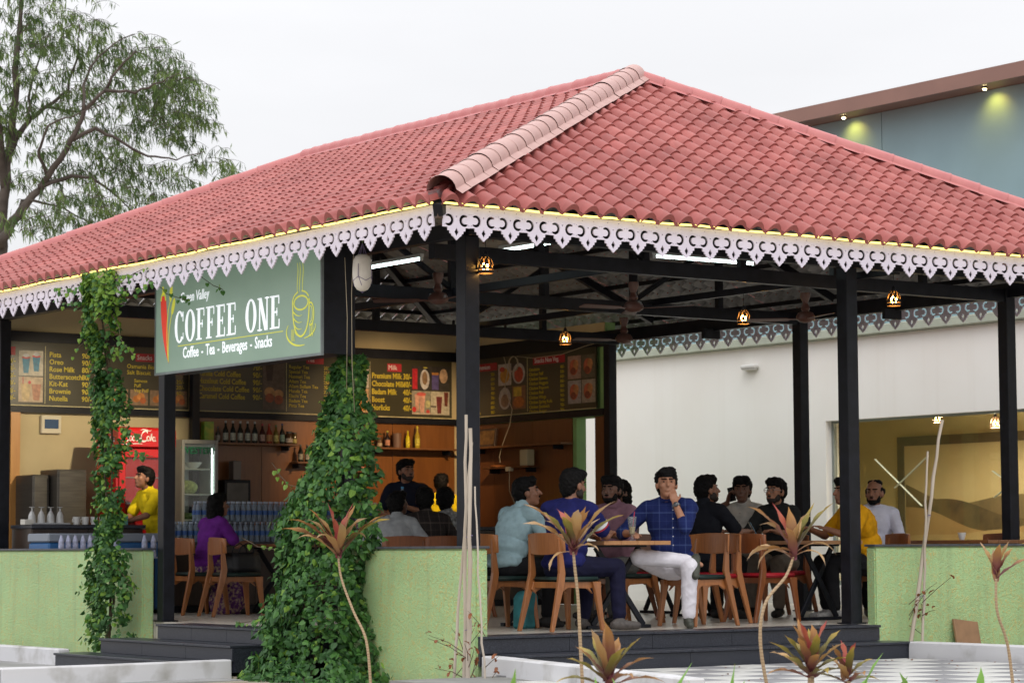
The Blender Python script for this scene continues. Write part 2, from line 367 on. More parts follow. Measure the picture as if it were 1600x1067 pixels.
# weathering and a slightly different tone for every tile
def tile_tones(m):
    t = m.node_tree; N = t.nodes; L = t.links; b = N['Principled BSDF']; oi = N.new('ShaderNodeObjectInfo')
    src = b.inputs['Base Color'].links[0].from_socket
    hs = N.new('ShaderNodeHueSaturation'); mr = N.new('ShaderNodeMapRange'); mr.inputs[3].default_value = .93; mr.inputs[4].default_value = 1.07
    L.new(oi.outputs['Random'], mr.inputs[0])
    ge = N.new('ShaderNodeNewGeometry'); vo = N.new('ShaderNodeTexVoronoi'); vo.inputs['Scale'].default_value = 4.6; L.new(ge.outputs['Position'], vo.inputs['Vector']); sx = N.new('ShaderNodeSeparateColor'); L.new(vo.outputs['Color'], sx.inputs[0]); r2 = N.new('ShaderNodeMapRange'); r2.inputs[3].default_value = .93; r2.inputs[4].default_value = 1.05; L.new(sx.outputs[0], r2.inputs[0])
    nd = N.new('ShaderNodeTexNoise'); nd.inputs['Scale'].default_value = 1.1; nd.inputs['Detail'].default_value = 6; nd.inputs['Roughness'].default_value = .65; L.new(ge.outputs['Position'], nd.inputs['Vector']); r3 = N.new('ShaderNodeMapRange'); r3.inputs[1].default_value = .3; r3.inputs[2].default_value = .62; r3.inputs[3].default_value = .80; r3.inputs[4].default_value = 1.04; L.new(nd.outputs[0], r3.inputs[0])
    ma = N.new('ShaderNodeMath'); ma.operation = 'MULTIPLY'; L.new(r2.outputs[0], ma.inputs[0]); L.new(r3.outputs[0], ma.inputs[1]); mb_ = N.new('ShaderNodeMath'); mb_.operation = 'MULTIPLY'; L.new(ma.outputs[0], mb_.inputs[0]); L.new(mr.outputs[0], mb_.inputs[1]); L.new(mb_.outputs[0], hs.inputs['Value']); L.new(src, hs.inputs['Color']); L.new(hs.outputs[0], b.inputs['Base Color'])
tile_tones(TILE)
CAPM = mat('pale ridge cap', (.43, .245, .22), .5, scale=3, col2=(.53, .34, .305), bump=.004, spec=.4)  # caps of the near hip, paler than the other caps
CAPR = mat('red ridge cap', (.42, .13, .13), .45, scale=3, col2=(.52, .19, .18), bump=.004, spec=.4)
TW, TLn = .2, .175
PT = [0, .08, .17, .28, .40, .52, .63, .73, .82, 1.0]
def prof(t):
    return .078*max(0, math.sin(math.pi*min(1, max(0, (t-.03)/.80))))**.74 - .004*(t > .84)
def tile_vf(cl=None):
    V, F = [], []
    n = len(PT)
    for (s, lift) in ((-.012, -.012), (-.012, .022), (.09, .012), (TLn+.012, 0.0)):
        for t in PT:
            h = prof(t)
            V.append(Vector((t*TW, s, (h+lift) if not (s < 0 and lift < 0) else h*.72-.006)))
    for r in range(3):
        for i in range(n-1): F.append((r*n+i, r*n+i+1, (r+1)*n+i+1, (r+1)*n+i))
    return V, F
V0, F0 = tile_vf()
tile_me = MB().add(V0, F0).mesh('tile', TILE, fix=False); tile_me.polygons.foreach_set('use_smooth', [True]*len(tile_me.polygons)); tile_me.set_sharp_from_angle(angle=R(50))
faces = [  # name, origin at eave start, u dir, plan upslope dir, run, eave length, hip setback per metre of run, visible
    ('front', Vector((-OV, -OV, ZE)), Vector((1, 0, 0)), Vector((0, 1, 0)), RY0+OV, A+2*OV, (RX+OV)/(RY0+OV), True),
    ('sign', Vector((-OV, YF, ZE)), Vector((0, -1, 0)), Vector((1, 0, 0)), RX+OV, YF+OV, (RY0+OV)/(RX+OV), True),
    ('back', Vector((A+OV, -OV, ZE)), Vector((0, 1, 0)), Vector((-1, 0, 0)), RX+OV, YF+OV, (RY0+OV)/(RX+OV), False),
    ('far', Vector((A+OV, YF, ZE)), Vector((-1, 0, 0)), Vector((0, -1, 0)), RY0+OV, A+2*OV, (RX+OV)/(RY0+OV), False)]
full = []; rest = MB()
for name, org, u, pu, run, ln, sb, vis in faces:
    up = (pu*run + Vector((0, 0, ZR-ZE))); sl = up.length; up.normalize(); nrm = u.cross(up)
    rows = int(sl/TLn)+1; ncol = int(ln/TW)+1; cosr = run/sl
    M3 = Matrix((u, up, nrm)).transposed()
    for r in range(rows):
        for c in range(ncol):
            s0 = r*TLn - .05; u0 = c*TW; sh = c//5
            s0 += .014*(sh % 2); lift = .006*(sh % 2) + rng.uniform(0, .003)
            lo = max(0, (s0+TLn)*cosr*sb); hi = ln-lo; lo0 = max(0, s0*cosr*sb)
            if u0+TW < lo0 or u0 > ln-lo0: continue
            P = org + u*u0 + up*s0 + nrm*lift
            if vis and u0 >= lo and u0+TW <= hi and s0+TLn < sl:
                full.append(((P+u*.1-CAM).length, P, M3, rng.uniform(-.012, .012)))
            else:
                VV = []
                for v in V0:
                    sv = min(s0+v.y, sl); l2 = max(0, sv*cosr*sb); uu = min(max(u0+v.x, l2), ln-l2)
                    VV.append(org + u*uu + up*sv + nrm*(lift+v.z))
                rest.add(VV, F0)
# the tiles that show largest are pieces of their own
full.sort(key=lambda q: q[0])
for k, (dist, P, M3, tw) in enumerate(full):
    if k < 300:
        o = link('tile', tile_me, roof); M4 = (M3 @ Matrix.Rotation(tw*.6, 3, 'Z')).to_4x4(); M4.translation = P; o.matrix_local = M4
    else: rest.add([P + M3 @ v for v in V0], F0)
o = rest.build('roof_tiles', TILE, roof, fix=False, smooth=50); tag(o, kind='stuff')

# ---- ridge and hip caps, one piece each
def cap_mesh(rad, ln, m):
    b = MB(); n = 10; V = []
    for z, rr in ((0, rad*1.03), (.012, rad*1.05), (.026, rad*1.0), (ln+.004, rad*.985)):
        V.append((-rad*1.42, -rad*.30, z))
        for i in range(n+1):
            a = math.pi*(1-i/n); V.append((rr*math.cos(a), rr*math.sin(a)*.95, z))
        V.append((rad*1.42, -rad*.30, z))
    w = n+3
    F = [(k*w+i, k*w+i+1, (k+1)*w+i+1, (k+1)*w+i) for k in range(3) for i in range(w-1)]
    b.add(V, F); me = b.mesh('cap', m, fix=True, smooth=40); return me
def run_caps(a, b, m, rad=.115, ln=.225, name='hip_cap'):
    a, b = Vector(a), Vector(b); d = b-a; n = max(1, round(d.length/ln)); ln = d.length/n; me = cap_mesh(rad, ln, m)
    z = d.normalized(); y = (Vector((0, 0, 1))-z*z.z).normalized(); x = y.cross(z)
    for i in range(n):
        o = link(name, me, roof); M4 = Matrix((x, y, z)).transposed().to_4x4(); M4.translation = a+d*i/n + y*rng.uniform(-.004, .004); o.matrix_local = M4
C0 = Vector((-OV, -OV, ZE))
def tip(c, e, f=.015): return Vector(c)+(Vector(e)-Vector(c))*f + Vector((0, 0, .075))
AP0, AP1 = Vector((RX, RY0, ZR)), Vector((RX, RY1, ZR))
run_caps(tip((-OV, -OV, ZE), AP0), AP0+Vector((0, 0, .075)), CAPM, .122, .225)
run_caps(tip((A+OV, -OV, ZE), AP0), AP0+Vector((0, 0, .062)), CAPR, .095, .3)
run_caps(tip((-OV, YF, ZE), AP1), AP1+Vector((0, 0, .068)), CAPR, .095, .3)
run_caps(tip((A+OV, YF, ZE), AP1), AP1+Vector((0, 0, .068)), CAPR, .095, .3)
run_caps(AP1+Vector((0, 0, .066)), AP0+Vector((0, 0, .066)), CAPR, .11, .225, 'ridge_cap')

# ---- fretwork valance
def cut_sheet(name, loops, th, mats):
    """flat board with holes: loops[0] outline, others holes"""
    from mathutils.geometry import delaunay_2d_cdt
    pts, edges = [], []
    for lp in loops:
        n0 = len(pts); pts += [Vector(p) for p in lp]; edges += [(n0+i, n0+(i+1) % len(lp)) for i in range(len(lp))]
    vo, eo, fo, *_ = delaunay_2d_cdt(pts, edges, [], 0, 1e-6)
    def inside(q, lp):
        c = False; j = len(lp)-1
        for i in range(len(lp)):
            if (lp[i][1] > q[1]) != (lp[j][1] > q[1]) and q[0] < (lp[j][0]-lp[i][0])*(q[1]-lp[i][1])/(lp[j][1]-lp[i][1])+lp[i][0]: c = not c
            j = i
        return c
    keep = []
    for f in fo:
        q = sum((vo[i] for i in f), Vector((0, 0)))/len(f)
        if inside(q, loops[0]) and not any(inside(q, h) for h in loops[1:]): keep.append(f)
    n = len(vo); V = [(p.x, p.y, th/2) for p in vo]+[(p.x, p.y, -th/2) for p in vo]
    F = [tuple(f) for f in keep]+[tuple(n+i for i in reversed(f)) for f in keep]
    cnt = {}
    for f in keep:
        for i in range(len(f)):
            e = (f[i], f[(i+1) % len(f)]); cnt[tuple(sorted(e))] = cnt.get(tuple(sorted(e)), [])+[e]
    for k, es in cnt.items():
        if len(es) == 1: i, j = es[0]; F.append((j, i, n+i, n+j))
    return MB().add(V, F).mesh(name, mats)
def valance_mesh(w=.264):
    h = w/2; loops = []
    half = [(0, -.170), (.046, -.170), (.048, -.196), (.066, -.199), (.068, -.219), (.082, -.222), (.088, -.238), (.102, -.244), (h, -.272)]
    loops.append([(0, 0)] + half + [(w-x, y) for x, y in reversed(half[:-1])] + [(w, 0)])
    def cres(cx, cy, mirror):
        r, pts = .049, []
        for i in range(13):
            a = R(48+i*270/12); pts.append((cx+mirror*r*math.cos(a), cy+r*math.sin(a)))
        for i in range(13):
            k = 12-i; a = R(48+k*270/12); th = .012+.017*math.sin(math.pi*k/12)**.7
            pts.append((cx+mirror*((r-th)*math.cos(a)), cy+(r-th)*math.sin(a)))
        loops.append(pts)
    cres(.057, -.113, -1); cres(w-.057, -.113, 1)
    loops.append([(h, -.172), (h+.021, -.206), (h, -.243), (h-.021, -.206)])
    loops.append([(h-.008, -.078), (h+.008, -.078), (h, -.094)])
    for x in (.014, w-.014): loops.append([(x-.004, -.148), (x+.004, -.148), (x+.004, -.156), (x-.004, -.156)])
    for x in (.012, w-.012): loops.append([(x-.005, -.060), (x+.005, -.060), (x, -.070)])
    for x in (h-.06, h+.06): loops.append([(x-.004, -.022), (x+.004, -.022), (x+.004, -.029), (x-.004, -.029)])
    return cut_sheet('valance_panel', loops, .012, WHITE_P)
VAL = valance_mesh(); VW = .264
ZV = 3.42
def valance(a, b):
    a, b = Vector(a), Vector(b); d = b-a; n = round(d.length/VW); s = d.length/n/VW; x = d.normalized(); z = x.cross(Vector((0, 0, 1)))
    for i in range(n):
        o = link('valance_panel', VAL, pav); M4 = Matrix((x*s, Vector((0, 0, 1)), z)).transposed().to_4x4(); M4.translation = a+d*i/n+Vector((0, 0, ZV+rng.uniform(-.003, .003))); o.matrix_local = M4
e = OV-.02
valance((-e+.04, -e, 0), (A+e, -e, 0)); valance((-e, YF-.02, 0), (-e, -e+.06, 0)); valance((A+e, -e, 0), (A+e, YF-.02, 0)); 
# timber batten the valance is screwed to
for a, b in (((-e+.02, -e+.028), (A+e-.03, -e+.028)), ((-e+.028, -e+.05), (-e+.028, YF-.05)), ((A+e-.028, -e+.05), (A+e-.028, YF-.05))):
    MB().bar((a[0], a[1], 3.40), (b[0], b[1], 3.40), .035, .05).build('batten', STEEL, pav)
MB().box((-e+.01, -e+.012, 3.37), (.05, .05, .12)).build('corner_block', wood('dark timber', (.05, .025, .015), (.09, .05, .03)), pav)

# ---- rope light under the first tile row
LED = lit('warm led rope', (1.0, .78, .20), 2.8)
def led(a, b, label):
    pts = []; a, b = Vector(a), Vector(b); n = int((b-a).length/.12)
    for i in range(n+1):
        p = a+(b-a)*i/n; pts.append((p.x, p.y, p.z+.012*noise.noise((p.x*1.3, p.y*1.3, 2))+.004*noise.noise((p.x*6, p.y*6, 2))))
    o = MB().tube(pts, .0090, 6).build('led_rope_light', LED, smooth=True); tag(o, label, 'rope light', 'rope lights along the eaves')
led((-OV-.030, -OV+.03, 3.426), (-OV-.030, YF-.2, 3.426), 'glowing warm rope light along the eave above the sign')
led((-OV+.03, -OV-.030, 3.426), (A+OV, -OV-.030, 3.426), 'glowing warm rope light along the right-hand eave')
# ================================================================== green textured parapet walls
def green_plaster():
    m, t, b = _principled('green textured plaster'); N = t.nodes; L = t.links
    tc = N.new('ShaderNodeTexCoord')
    n1 = N.new('ShaderNodeTexNoise'); n1.inputs['Scale'].default_value = 42; n1.inputs['Detail'].default_value = 3; n1.inputs['Roughness'].default_value = .6; n1.inputs['Distortion'].default_value = 1.2; L.new(tc.outputs['Object'], n1.inputs[0])
    n2 = N.new('ShaderNodeTexNoise'); n2.inputs['Scale'].default_value = 1.3; n2.inputs['Detail'].default_value = 5; L.new(tc.outputs['Object'], n2.inputs[0])
    n3 = N.new('ShaderNodeTexNoise'); n3.inputs['Scale'].default_value = 5; n3.inputs['Detail'].default_value = 3; L.new(tc.outputs['Object'], n3.inputs[0])
    fl_ = N.new('ShaderNodeMapRange'); fl_.inputs[1].default_value = .50; fl_.inputs[2].default_value = .60; fl_.inputs[4].default_value = .80; L.new(n1.outputs[0], fl_.inputs[0])
    mf = N.new('ShaderNodeMath'); mf.operation = 'MULTIPLY'; L.new(fl_.outputs[0], mf.inputs[0]); mr3 = N.new('ShaderNodeMapRange'); mr3.inputs[1].default_value = .35; mr3.inputs[2].default_value = .6; mr3.inputs[3].default_value = .35; L.new(n3.outputs[0], mr3.inputs[0]); L.new(mr3.outputs[0], mf.inputs[1])
    mx = N.new('ShaderNodeMix'); mx.data_type = 'RGBA'; L.new(mf.outputs[0], mx.inputs['Factor']); mx.inputs['A'].default_value = (.40, .60, .29, 1); mx.inputs['B'].default_value = (.56, .47, .16, 1)
    mr = N.new('ShaderNodeMapRange'); mr.inputs[1].default_value = .3; mr.inputs[2].default_value = .7; mr.inputs[3].default_value = .90; mr.inputs[4].default_value = 1.08; L.new(n2.outputs[0], mr.inputs[0])
    # splash dirt low on the wall
    sp = N.new('ShaderNodeSeparateXYZ'); L.new(tc.outputs['Object'], sp.inputs[0]); ad = N.new('ShaderNodeMath'); ad.operation = 'MULTIPLY_ADD'; ad.inputs[1].default_value = .35; L.new(n3.outputs[0], ad.inputs[0]); L.new(sp.outputs[2], ad.inputs[2])
    md = N.new('ShaderNodeMapRange'); md.inputs[1].default_value = .22; md.inputs[2].default_value = .42; md.inputs[3].default_value = .35; md.inputs[4].default_value = 0; L.new(ad.outputs[0], md.inputs[0])
    mz = N.new('ShaderNodeMix'); mz.data_type = 'RGBA'; L.new(md.outputs[0], mz.inputs['Factor']); L.new(mx.outputs['Result'], mz.inputs['A']); mz.inputs['B'].default_value = (.25, .30, .17, 1)
    mq = N.new('ShaderNodeMapping'); mq.inputs['Scale'].default_value = (7, 7, .5); L.new(tc.outputs['Object'], mq.inputs[0]); n4 = N.new('ShaderNodeTexNoise'); n4.inputs['Scale'].default_value = 1.6; n4.inputs['Detail'].default_value = 6; L.new(mq.outputs[0], n4.inputs[0])
    m4 = N.new('ShaderNodeMapRange'); m4.inputs[1].default_value = .52; m4.inputs[2].default_value = .78; m4.inputs[4].default_value = .42; L.new(n4.outputs[0], m4.inputs[0]); my = N.new('ShaderNodeMix'); my.data_type = 'RGBA'; L.new(m4.outputs[0], my.inputs['Factor']); L.new(mz.outputs['Result'], my.inputs['A']); my.inputs['B'].default_value = (.24, .33, .17, 1); mz = my
    hs = N.new('ShaderNodeHueSaturation'); L.new(mz.outputs['Result'], hs.inputs['Color']); L.new(mr.outputs[0], hs.inputs['Value']); L.new(hs.outputs[0], b.inputs['Base Color'])
    bp = N.new('ShaderNodeBump'); bp.inputs['Strength'].default_value = .9; bp.inputs['Distance'].default_value = .022; L.new(n1.outputs[0], bp.inputs['Height']); L.new(bp.outputs[0], b.inputs['Normal'])
    b.inputs['Roughness'].default_value = .55; return m
GREEN = green_plaster()
GSMOOTH = mat('smooth green paint', (.24, .42, .16), .6, var=.1, scale=4, bump=.004)
CAPST = mat('dark stone capping', (.05, .055, .065), .45, var=.3, scale=14)
def parapet(a, b, label):
    """box from a to b with rough faces"""
    w = empty('parapet_wall', ((a[0]+b[0])/2, (a[1]+b[1])/2, a[2]), 0, label, 'wall')
    c = Vector(w.location); nx = max(2, int((b[0]-a[0])/.12)); ny = max(2, int((b[1]-a[1])/.12)); nz_ = 8
    me = MB().box2(Vector(a)-c, Vector(b)-c).mesh('wall_body', GREEN)
    bm = bmesh.new(); bm.from_mesh(me); bmesh.ops.bevel(bm, geom=list(bm.edges), offset=.014, segments=2, affect='EDGES'); bm.to_mesh(me); bm.free()
    link('wall_body', me, w)
    MB().box2(Vector((a[0]-.012, a[1]-.012, b[2]))-c, Vector((b[0]+.012, b[1]+.012, b[2]+.022))-c).build('capping', CAPST, w, bevel=.004)
    return w
parapet((-.205, -.40, -.5), (-.085, 1.74, .712), 'green textured parapet wall at the front corner behind the bamboo stakes')
parapet((-.205, 5.43, -.5), (-.075, 11.0, .712), 'green textured parapet wall at far left behind the climbing vine')
parapet((4.44, -.205, -.5), (8.2, -.085, .712), 'green textured parapet wall on the right with a brown board leaning on it')

# ================================================================== back wall and side wall of the serving area
CREAM = mat('cream wall paint', (.52, .43, .25), .7, var=.06, scale=2, bump=.003)
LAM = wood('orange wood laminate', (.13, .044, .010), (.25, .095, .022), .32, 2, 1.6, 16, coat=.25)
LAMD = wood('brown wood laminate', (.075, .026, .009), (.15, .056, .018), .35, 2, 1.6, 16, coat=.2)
bw = empty('back_wall', (3.5, 10.5, 0), 0, 'rear wall of the serving area, cream plaster left and orange wood panels right', 'wall')
MB().box2((-3.6, .02, 0), (3.8, .14, 3.62)).build('plaster', CREAM, bw)
for i in range(4):
    MB().box2((-.40+i*.99, 0, .01), (-.40+(i+1)*.99-.006, .018, 2.36)).build('wood_panel', LAM, bw, bevel=.002)
MB().box2((-3.6, -.05, 2.355), (3.62, .015, 2.43)).build('rail', STEEL, bw); MB().box2((-3.6, -.05, 3.2), (3.62, .015, 3.325)).build('rail', STEEL, bw)
dr = MB(); dr.box2((-3.4, -.01, .01), (-2.86, .019, 2.36)); dr.build('door', wood('door wood', (.02, .012, .008), (.05, .03, .018)), bw)
MB().box2((-2.86, -.045, .01), (-2.74, .019, 2.354)).build('door_frame', wood('yellow door frame wood', (.42, .19, .05), (.55, .28, .08), axis=2), bw)
sw = empty('side_wall', (7.2, 9, 0), 0, 'brown wood panelled side wall with green painted ends', 'wall')
def swb(y0, y1, z0, z1, name='plaster', m=None, x0=-.07, x1=.08): return MB().box2((x0, y0-9, z0), (x1, y1-9, z1)).build(name, m or GSMOOTH, sw)
swb(7.29, 7.50, .01, 3.5); swb(7.90, 10.6, .01, 3.5); swb(7.50, 7.90, 2.33, 3.5)
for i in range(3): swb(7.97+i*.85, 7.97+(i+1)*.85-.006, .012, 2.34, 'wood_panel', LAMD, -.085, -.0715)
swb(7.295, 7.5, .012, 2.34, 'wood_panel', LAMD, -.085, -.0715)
swb(7.3, 10.5, 3.33, 3.5, 'cream_band', CREAM, -.08, -.0715)
swb(7.29, 10.5, 2.345, 2.43, 'rail', STEEL, -.12, -.0715); swb(7.29, 10.5, 3.2, 3.325, 'rail', STEEL, -.12, -.0715)

# ================================================================== neighbouring building
NX = 10.3
CREAMW = mat('off-white exterior paint', (.82, .80, .76), .75, scale=.7, col2=(.86, .85, .82), bump=.004)
def stain(m):   # long vertical rain streaks
    t = m.node_tree; N = t.nodes; L = t.links; b = N['Principled BSDF']; src = b.inputs['Base Color'].links[0].from_socket
    tc = N.new('ShaderNodeTexCoord'); mp = N.new('ShaderNodeMapping'); mp.inputs['Scale'].default_value = (1, 2.2, .06); L.new(tc.outputs['Object'], mp.inputs[0])
    nz = N.new('ShaderNodeTexNoise'); nz.inputs['Scale'].default_value = 3; nz.inputs['Detail'].default_value = 6; L.new(mp.outputs[0], nz.inputs[0])
    mr = N.new('ShaderNodeMapRange'); mr.inputs[1].default_value = .55; mr.inputs[2].default_value = .8; mr.inputs[4].default_value = .10; L.new(nz.outputs[0], mr.inputs[0])
    mx = N.new('ShaderNodeMix'); mx.data_type = 'RGBA'; L.new(mr.outputs[0], mx.inputs['Factor']); L.new(src, mx.inputs['A']); mx.inputs['B'].default_value = (.52, .46, .36, 1); L.new(mx.outputs['Result'], b.inputs['Base Color'])
stain(CREAMW)
TEAL = mat('teal cladding', (.25, .40, .44), .5, var=.05, scale=1.2)
BRN = mat('brown metal fascia', (.26, .15, .12), .5, var=.06, scale=2)
YEL = mat('ochre interior paint', (.52, .43, .22), .7, var=.06, scale=2)
nb = empty('neighbour_building', (NX, 4, 0), 0, 'pale building behind with teal upper wall and brown roof edge', 'building')
def nbb(x0, x1, y0, y1, z0, z1, name, m, **k): return MB().box2((x0, y0-4, z0), (x1, y1-4, z1)).build(name, m, nb, **k)
WY1 = 6.75; WY0 = -2.4; WZ0, WZ1 = .22, 2.33
nbb(0, .22, WY1, 16, -.3, 3.38, 'wall', CREAMW); nbb(0, .22, WY0, WY1, WZ1, 3.38, 'wall', CREAMW); nbb(0, .22, WY0, WY1, -.3, WZ0, 'wall', CREAMW); nbb(0, .22, -8, WY0, -.3, 3.38, 'wall', CREAMW)
LEDGE = mat('pale sage ledge', (.40, .44, .36), .6, var=.08)
nbb(-.10, .3, -8, 16, 3.385, 3.50, 'ledge', LEDGE, bevel=.01)
for i in range(7): nbb(.16, .3, -8+i*3.45, -8+(i+1)*3.45-.012, 3.50, 6.24, 'cladding_panel', TEAL)
nbb(-.30, -.26, -8, 16, 6.22, 6.40, 'fascia', BRN); nbb(-.255, .3, -8, 16, 6.245, 6.29, 'soffit', BRN); nbb(-.255, 8, -8, 16, 6.30, 6.375, 'roof_deck', BRN)
nbb(7.8, 8, -8, 16, -.3, 6.24, 'wall', CREAMW); nbb(.3, 7.8, 15.8, 16, -.3, 6.24, 'wall', CREAMW); nbb(.3, 7.8, -8, -7.8, -.3, 6.24, 'wall', CREAMW)
for y in (6.28, 3.81, 1.3):
    s = MB(); s.lathe([(.030, 0), (.034, -.008), (.032, -.022), (.028, -.024)], 14, (-.04, y-4, 6.245)); s.build('spotlight', STEEL, nb, smooth=40)
    MB().lathe([(.026, 0), (.024, -.010), (.014, -.018), (.002, -.020)], 12, (-.04, y-4, 6.2205)).build('spotlight_lens', lit('spot lens', (1, .80, .40), 25), nb)
    sp = bpy.data.lights.new('spotlight_beam', 'SPOT'); sp.energy = 8; sp.color = (1, .66, .10); sp.spot_size = R(120); sp.spot_blend = .9; sp.shadow_soft_size = .02
    lo = bpy.data.objects.new('spotlight_beam', sp); COL.objects.link(lo); lo.parent = nb; lo.location = (-.04, y-4, 6.19); lo.rotation_euler = (0, R(-38), 0)
# glazed shopfront: frame, glass, tape marks
FRM = mat('grey green aluminium', (.26, .29, .27), .4, var=.08, metal=.3)
win = MB(); win.box2((.10, WY1-.045-4, WZ0), (.15, WY1-4, WZ1)); win.box2((.10, WY0-4, WZ0), (.15, WY0+.05-4, WZ1)); win.box2((.10, WY0+.05-4, WZ1-.03), (.15, WY1-.045-4, WZ1)); win.box2((.10, WY0+.05-4, WZ0), (.15, WY1-.045-4, WZ0+.06))
wn = win.build('window', FRM, nb)
def glass_mat():
    m = bpy.data.materials.new('window glass'); m.use_nodes = True; t = m.node_tree; t.nodes.clear(); N = t.nodes; L = t.links
    o = N.new('ShaderNodeOutputMaterial'); tr = N.new('ShaderNodeBsdfTransparent'); tr.inputs[0].default_value = (.86, .89, .87, 1); gl = N.new('ShaderNodeBsdfGlossy'); gl.inputs['Roughness'].default_value = .02
    fr = N.new('ShaderNodeLayerWeight'); pw = N.new('ShaderNodeMath'); pw.operation = 'POWER'; pw.inputs[1].default_value = 4; L.new(fr.outputs['Facing'], pw.inputs[0]); mm = N.new('ShaderNodeMath'); mm.operation = 'MULTIPLY_ADD'; mm.inputs[1].default_value = .6; mm.inputs[2].default_value = .035; L.new(pw.outputs[0], mm.inputs[0])
    mx = N.new('ShaderNodeMixShader'); L.new(mm.outputs[0], mx.inputs[0]); L.new(tr.outputs[0], mx.inputs[1]); L.new(gl.outputs[0], mx.inputs[2]); L.new(mx.outputs[0], o.inputs[0]); return m
GLASS = glass_mat()
pan = [WY0+.06, .85, 4.25, WY1-.05]
for a, b in zip(pan, pan[1:]):
    MB().box2((.12, a+.003-4, WZ0+.06), (.128, b-.003-4, WZ1-.03)).build('pane', GLASS, wn)
TAPE = flat('pale tape', (.52, .56, .42), .6)
def tape(p, q, n): MB().bar((n, p[0]-4, p[1]), (n, q[0]-4, q[1]), .004, .035, up=(1, 0, 0)).build('tape_strip', TAPE, wn)
tape((5.97, 1.816), (5.155, 1.212), .117); tape((5.03, 1.826), (5.62, 1.444), .113); tape((3.96, 1.614), (3.645, 1.431), .117); tape((3.645, 1.45), (3.938, 1.292), .113)
# room behind the glass
nbb(.3, 3.2, -3, 9.6, -.05, 0, 'room_floor', FLOOR); nbb(3.2, 3.3, -3, 9.6, 0, 2.9, 'room_wall', YEL); nbb(.3, 3.2, 9.6, 9.7, 0, 2.9, 'room_wall', YEL); nbb(.3, 3.2, -3.1, -3, 0, 2.9, 'room_wall', YEL); nbb(.3, 3.3, -3, 9.6, 2.9, 2.95, 'room_ceiling', CREAM); nbb(.224, .29, -3, 9.6, 2.34, 2.9, 'room_wall', YEL); nbb(.224, .29, 6.76, 9.6, 0, 2.335, 'room_wall', YEL)
# dune mural on the far wall of that room
mu = empty('mural', (13.49, 7.25, .86), 0, 'framed desert dune mural on the ochre wall behind the window', 'mural')
MB().box2((-.05, -2.9, -.5), (-.02, 1.28, 1.37)).build('backing', mat('mural sand sky', (.50, .40, .21), .8, col2=(.56, .46, .26), scale=1.5), mu)
fm = MB(); fm.box2((-.075, -2.9, 1.27), (-.051, 1.38, 1.40)); fm.box2((-.075, 1.26, -.5), (-.051, 1.38, 1.268)); fm.build('frame', mat('brown mural border', (.13, .10, .06), .7), mu)
def dune(ph, base, amp, m, x):
    P = [(-2.9, -.5)] + [(-2.9+4.14*i/30, base+amp*math.sin(ph+i*.21)+.4*amp*math.sin(ph*2+i*.43)+.006*i*amp*8) for i in range(31)] + [(1.24, -.5)]
    MB().prism(P, .002, Matrix(((0, 0, -1), (1, 0, 0), (0, 1, 0))), (x, 0, 0)).build('dune', m, mu)
dune(.3, .46, .13, mat('dune far', (.14, .11, .06), .8, col2=(.24, .17, .08), scale=2), -.0515)
dune(2.2, .28, .10, mat('dune dark', (.085, .065, .035), .8, col2=(.17, .12, .055), scale=3), -.054)
dune(1.2, .10, .12, mat('dune mid', (.36, .23, .10), .8, col2=(.43, .29, .13), scale=2), -.0565)
dune(3.9, -.12, .10, mat('dune near', (.42, .30, .14), .8, col2=(.48, .36, .18), scale=2), -.059)
wl = empty('wall_lamp', (NX-.001, 8.17, 3.11), 0, 'small white bulkhead lamp on the pale wall', 'lamp')
MB().box2((-.10, -.14, -.02), (0, .14, .035)).build('housing', flat('lamp white', (.6, .6, .58)), wl, bevel=.015); MB().box2((-.085, -.12, -.035), (-.01, .12, -.0205)).build('diffuser', flat('lamp diffuser', (.7, .7, .68)), wl, bevel=.006)
# ================================================================== signs and menu boards
def wall_frame(o, loc, facing):
    x = Vector((0, -1, 0)) if facing == '-x' else Vector((1, 0, 0)); y = Vector((0, 0, 1)); z = x.cross(y)
    M4 = Matrix((x, y, z)).transposed().to_4x4(); M4.translation = loc; o.matrix_world = M4
def stroke(mb, pts, w, z=.003, t=.002):
    """flat painted line of changing width"""
    pts = [Vector(p) for p in pts]; n = len(pts)
    if not isinstance(w, (list, tuple)): w = [w]*n
    V = []
    for i, p in enumerate(pts):
        d = (pts[min(i+1, n-1)]-pts[max(i-1, 0)]).normalized(); s = Vector((-d.y, d.x))*w[i]/2
        V += [(p.x+s.x, p.y+s.y, z), (p.x-s.x, p.y-s.y, z)]
    mb.add(V, [(2*i, 2*i+1, 2*i+3, 2*i+2) for i in range(n-1)])
def arc(cx, cy, rx, ry, a0, a1, n=24, rot=0):
    out = []
    for i in range(n+1):
        a = R(a0+(a1-a0)*i/n); x, y = rx*math.cos(a), ry*math.sin(a); out.append((cx+x*math.cos(rot)-y*math.sin(rot), cy+x*math.sin(rot)+y*math.cos(rot)))
    return out
def bez(*P, n=12):
    P = [Vector(p) for p in P]; out = []
    for i in range(n+1):
        t = i/n; Q = P
        while len(Q) > 1: Q = [Q[k]*(1-t)+Q[k+1]*t for k in range(len(Q)-1)]
        out.append((Q[0].x, Q[0].y))
    return out
def letters(parent, s, x, y, size, m, name='lettering', z=.003, **k):
    for i, ln in enumerate(s.split('\n')):          # every printed line is a piece of its own
        me = text_mesh(ln, size, .0015, **k); me.materials.clear(); me.materials.append(m); o = link(name, me, parent, (x, y-size*i, z))
    return o

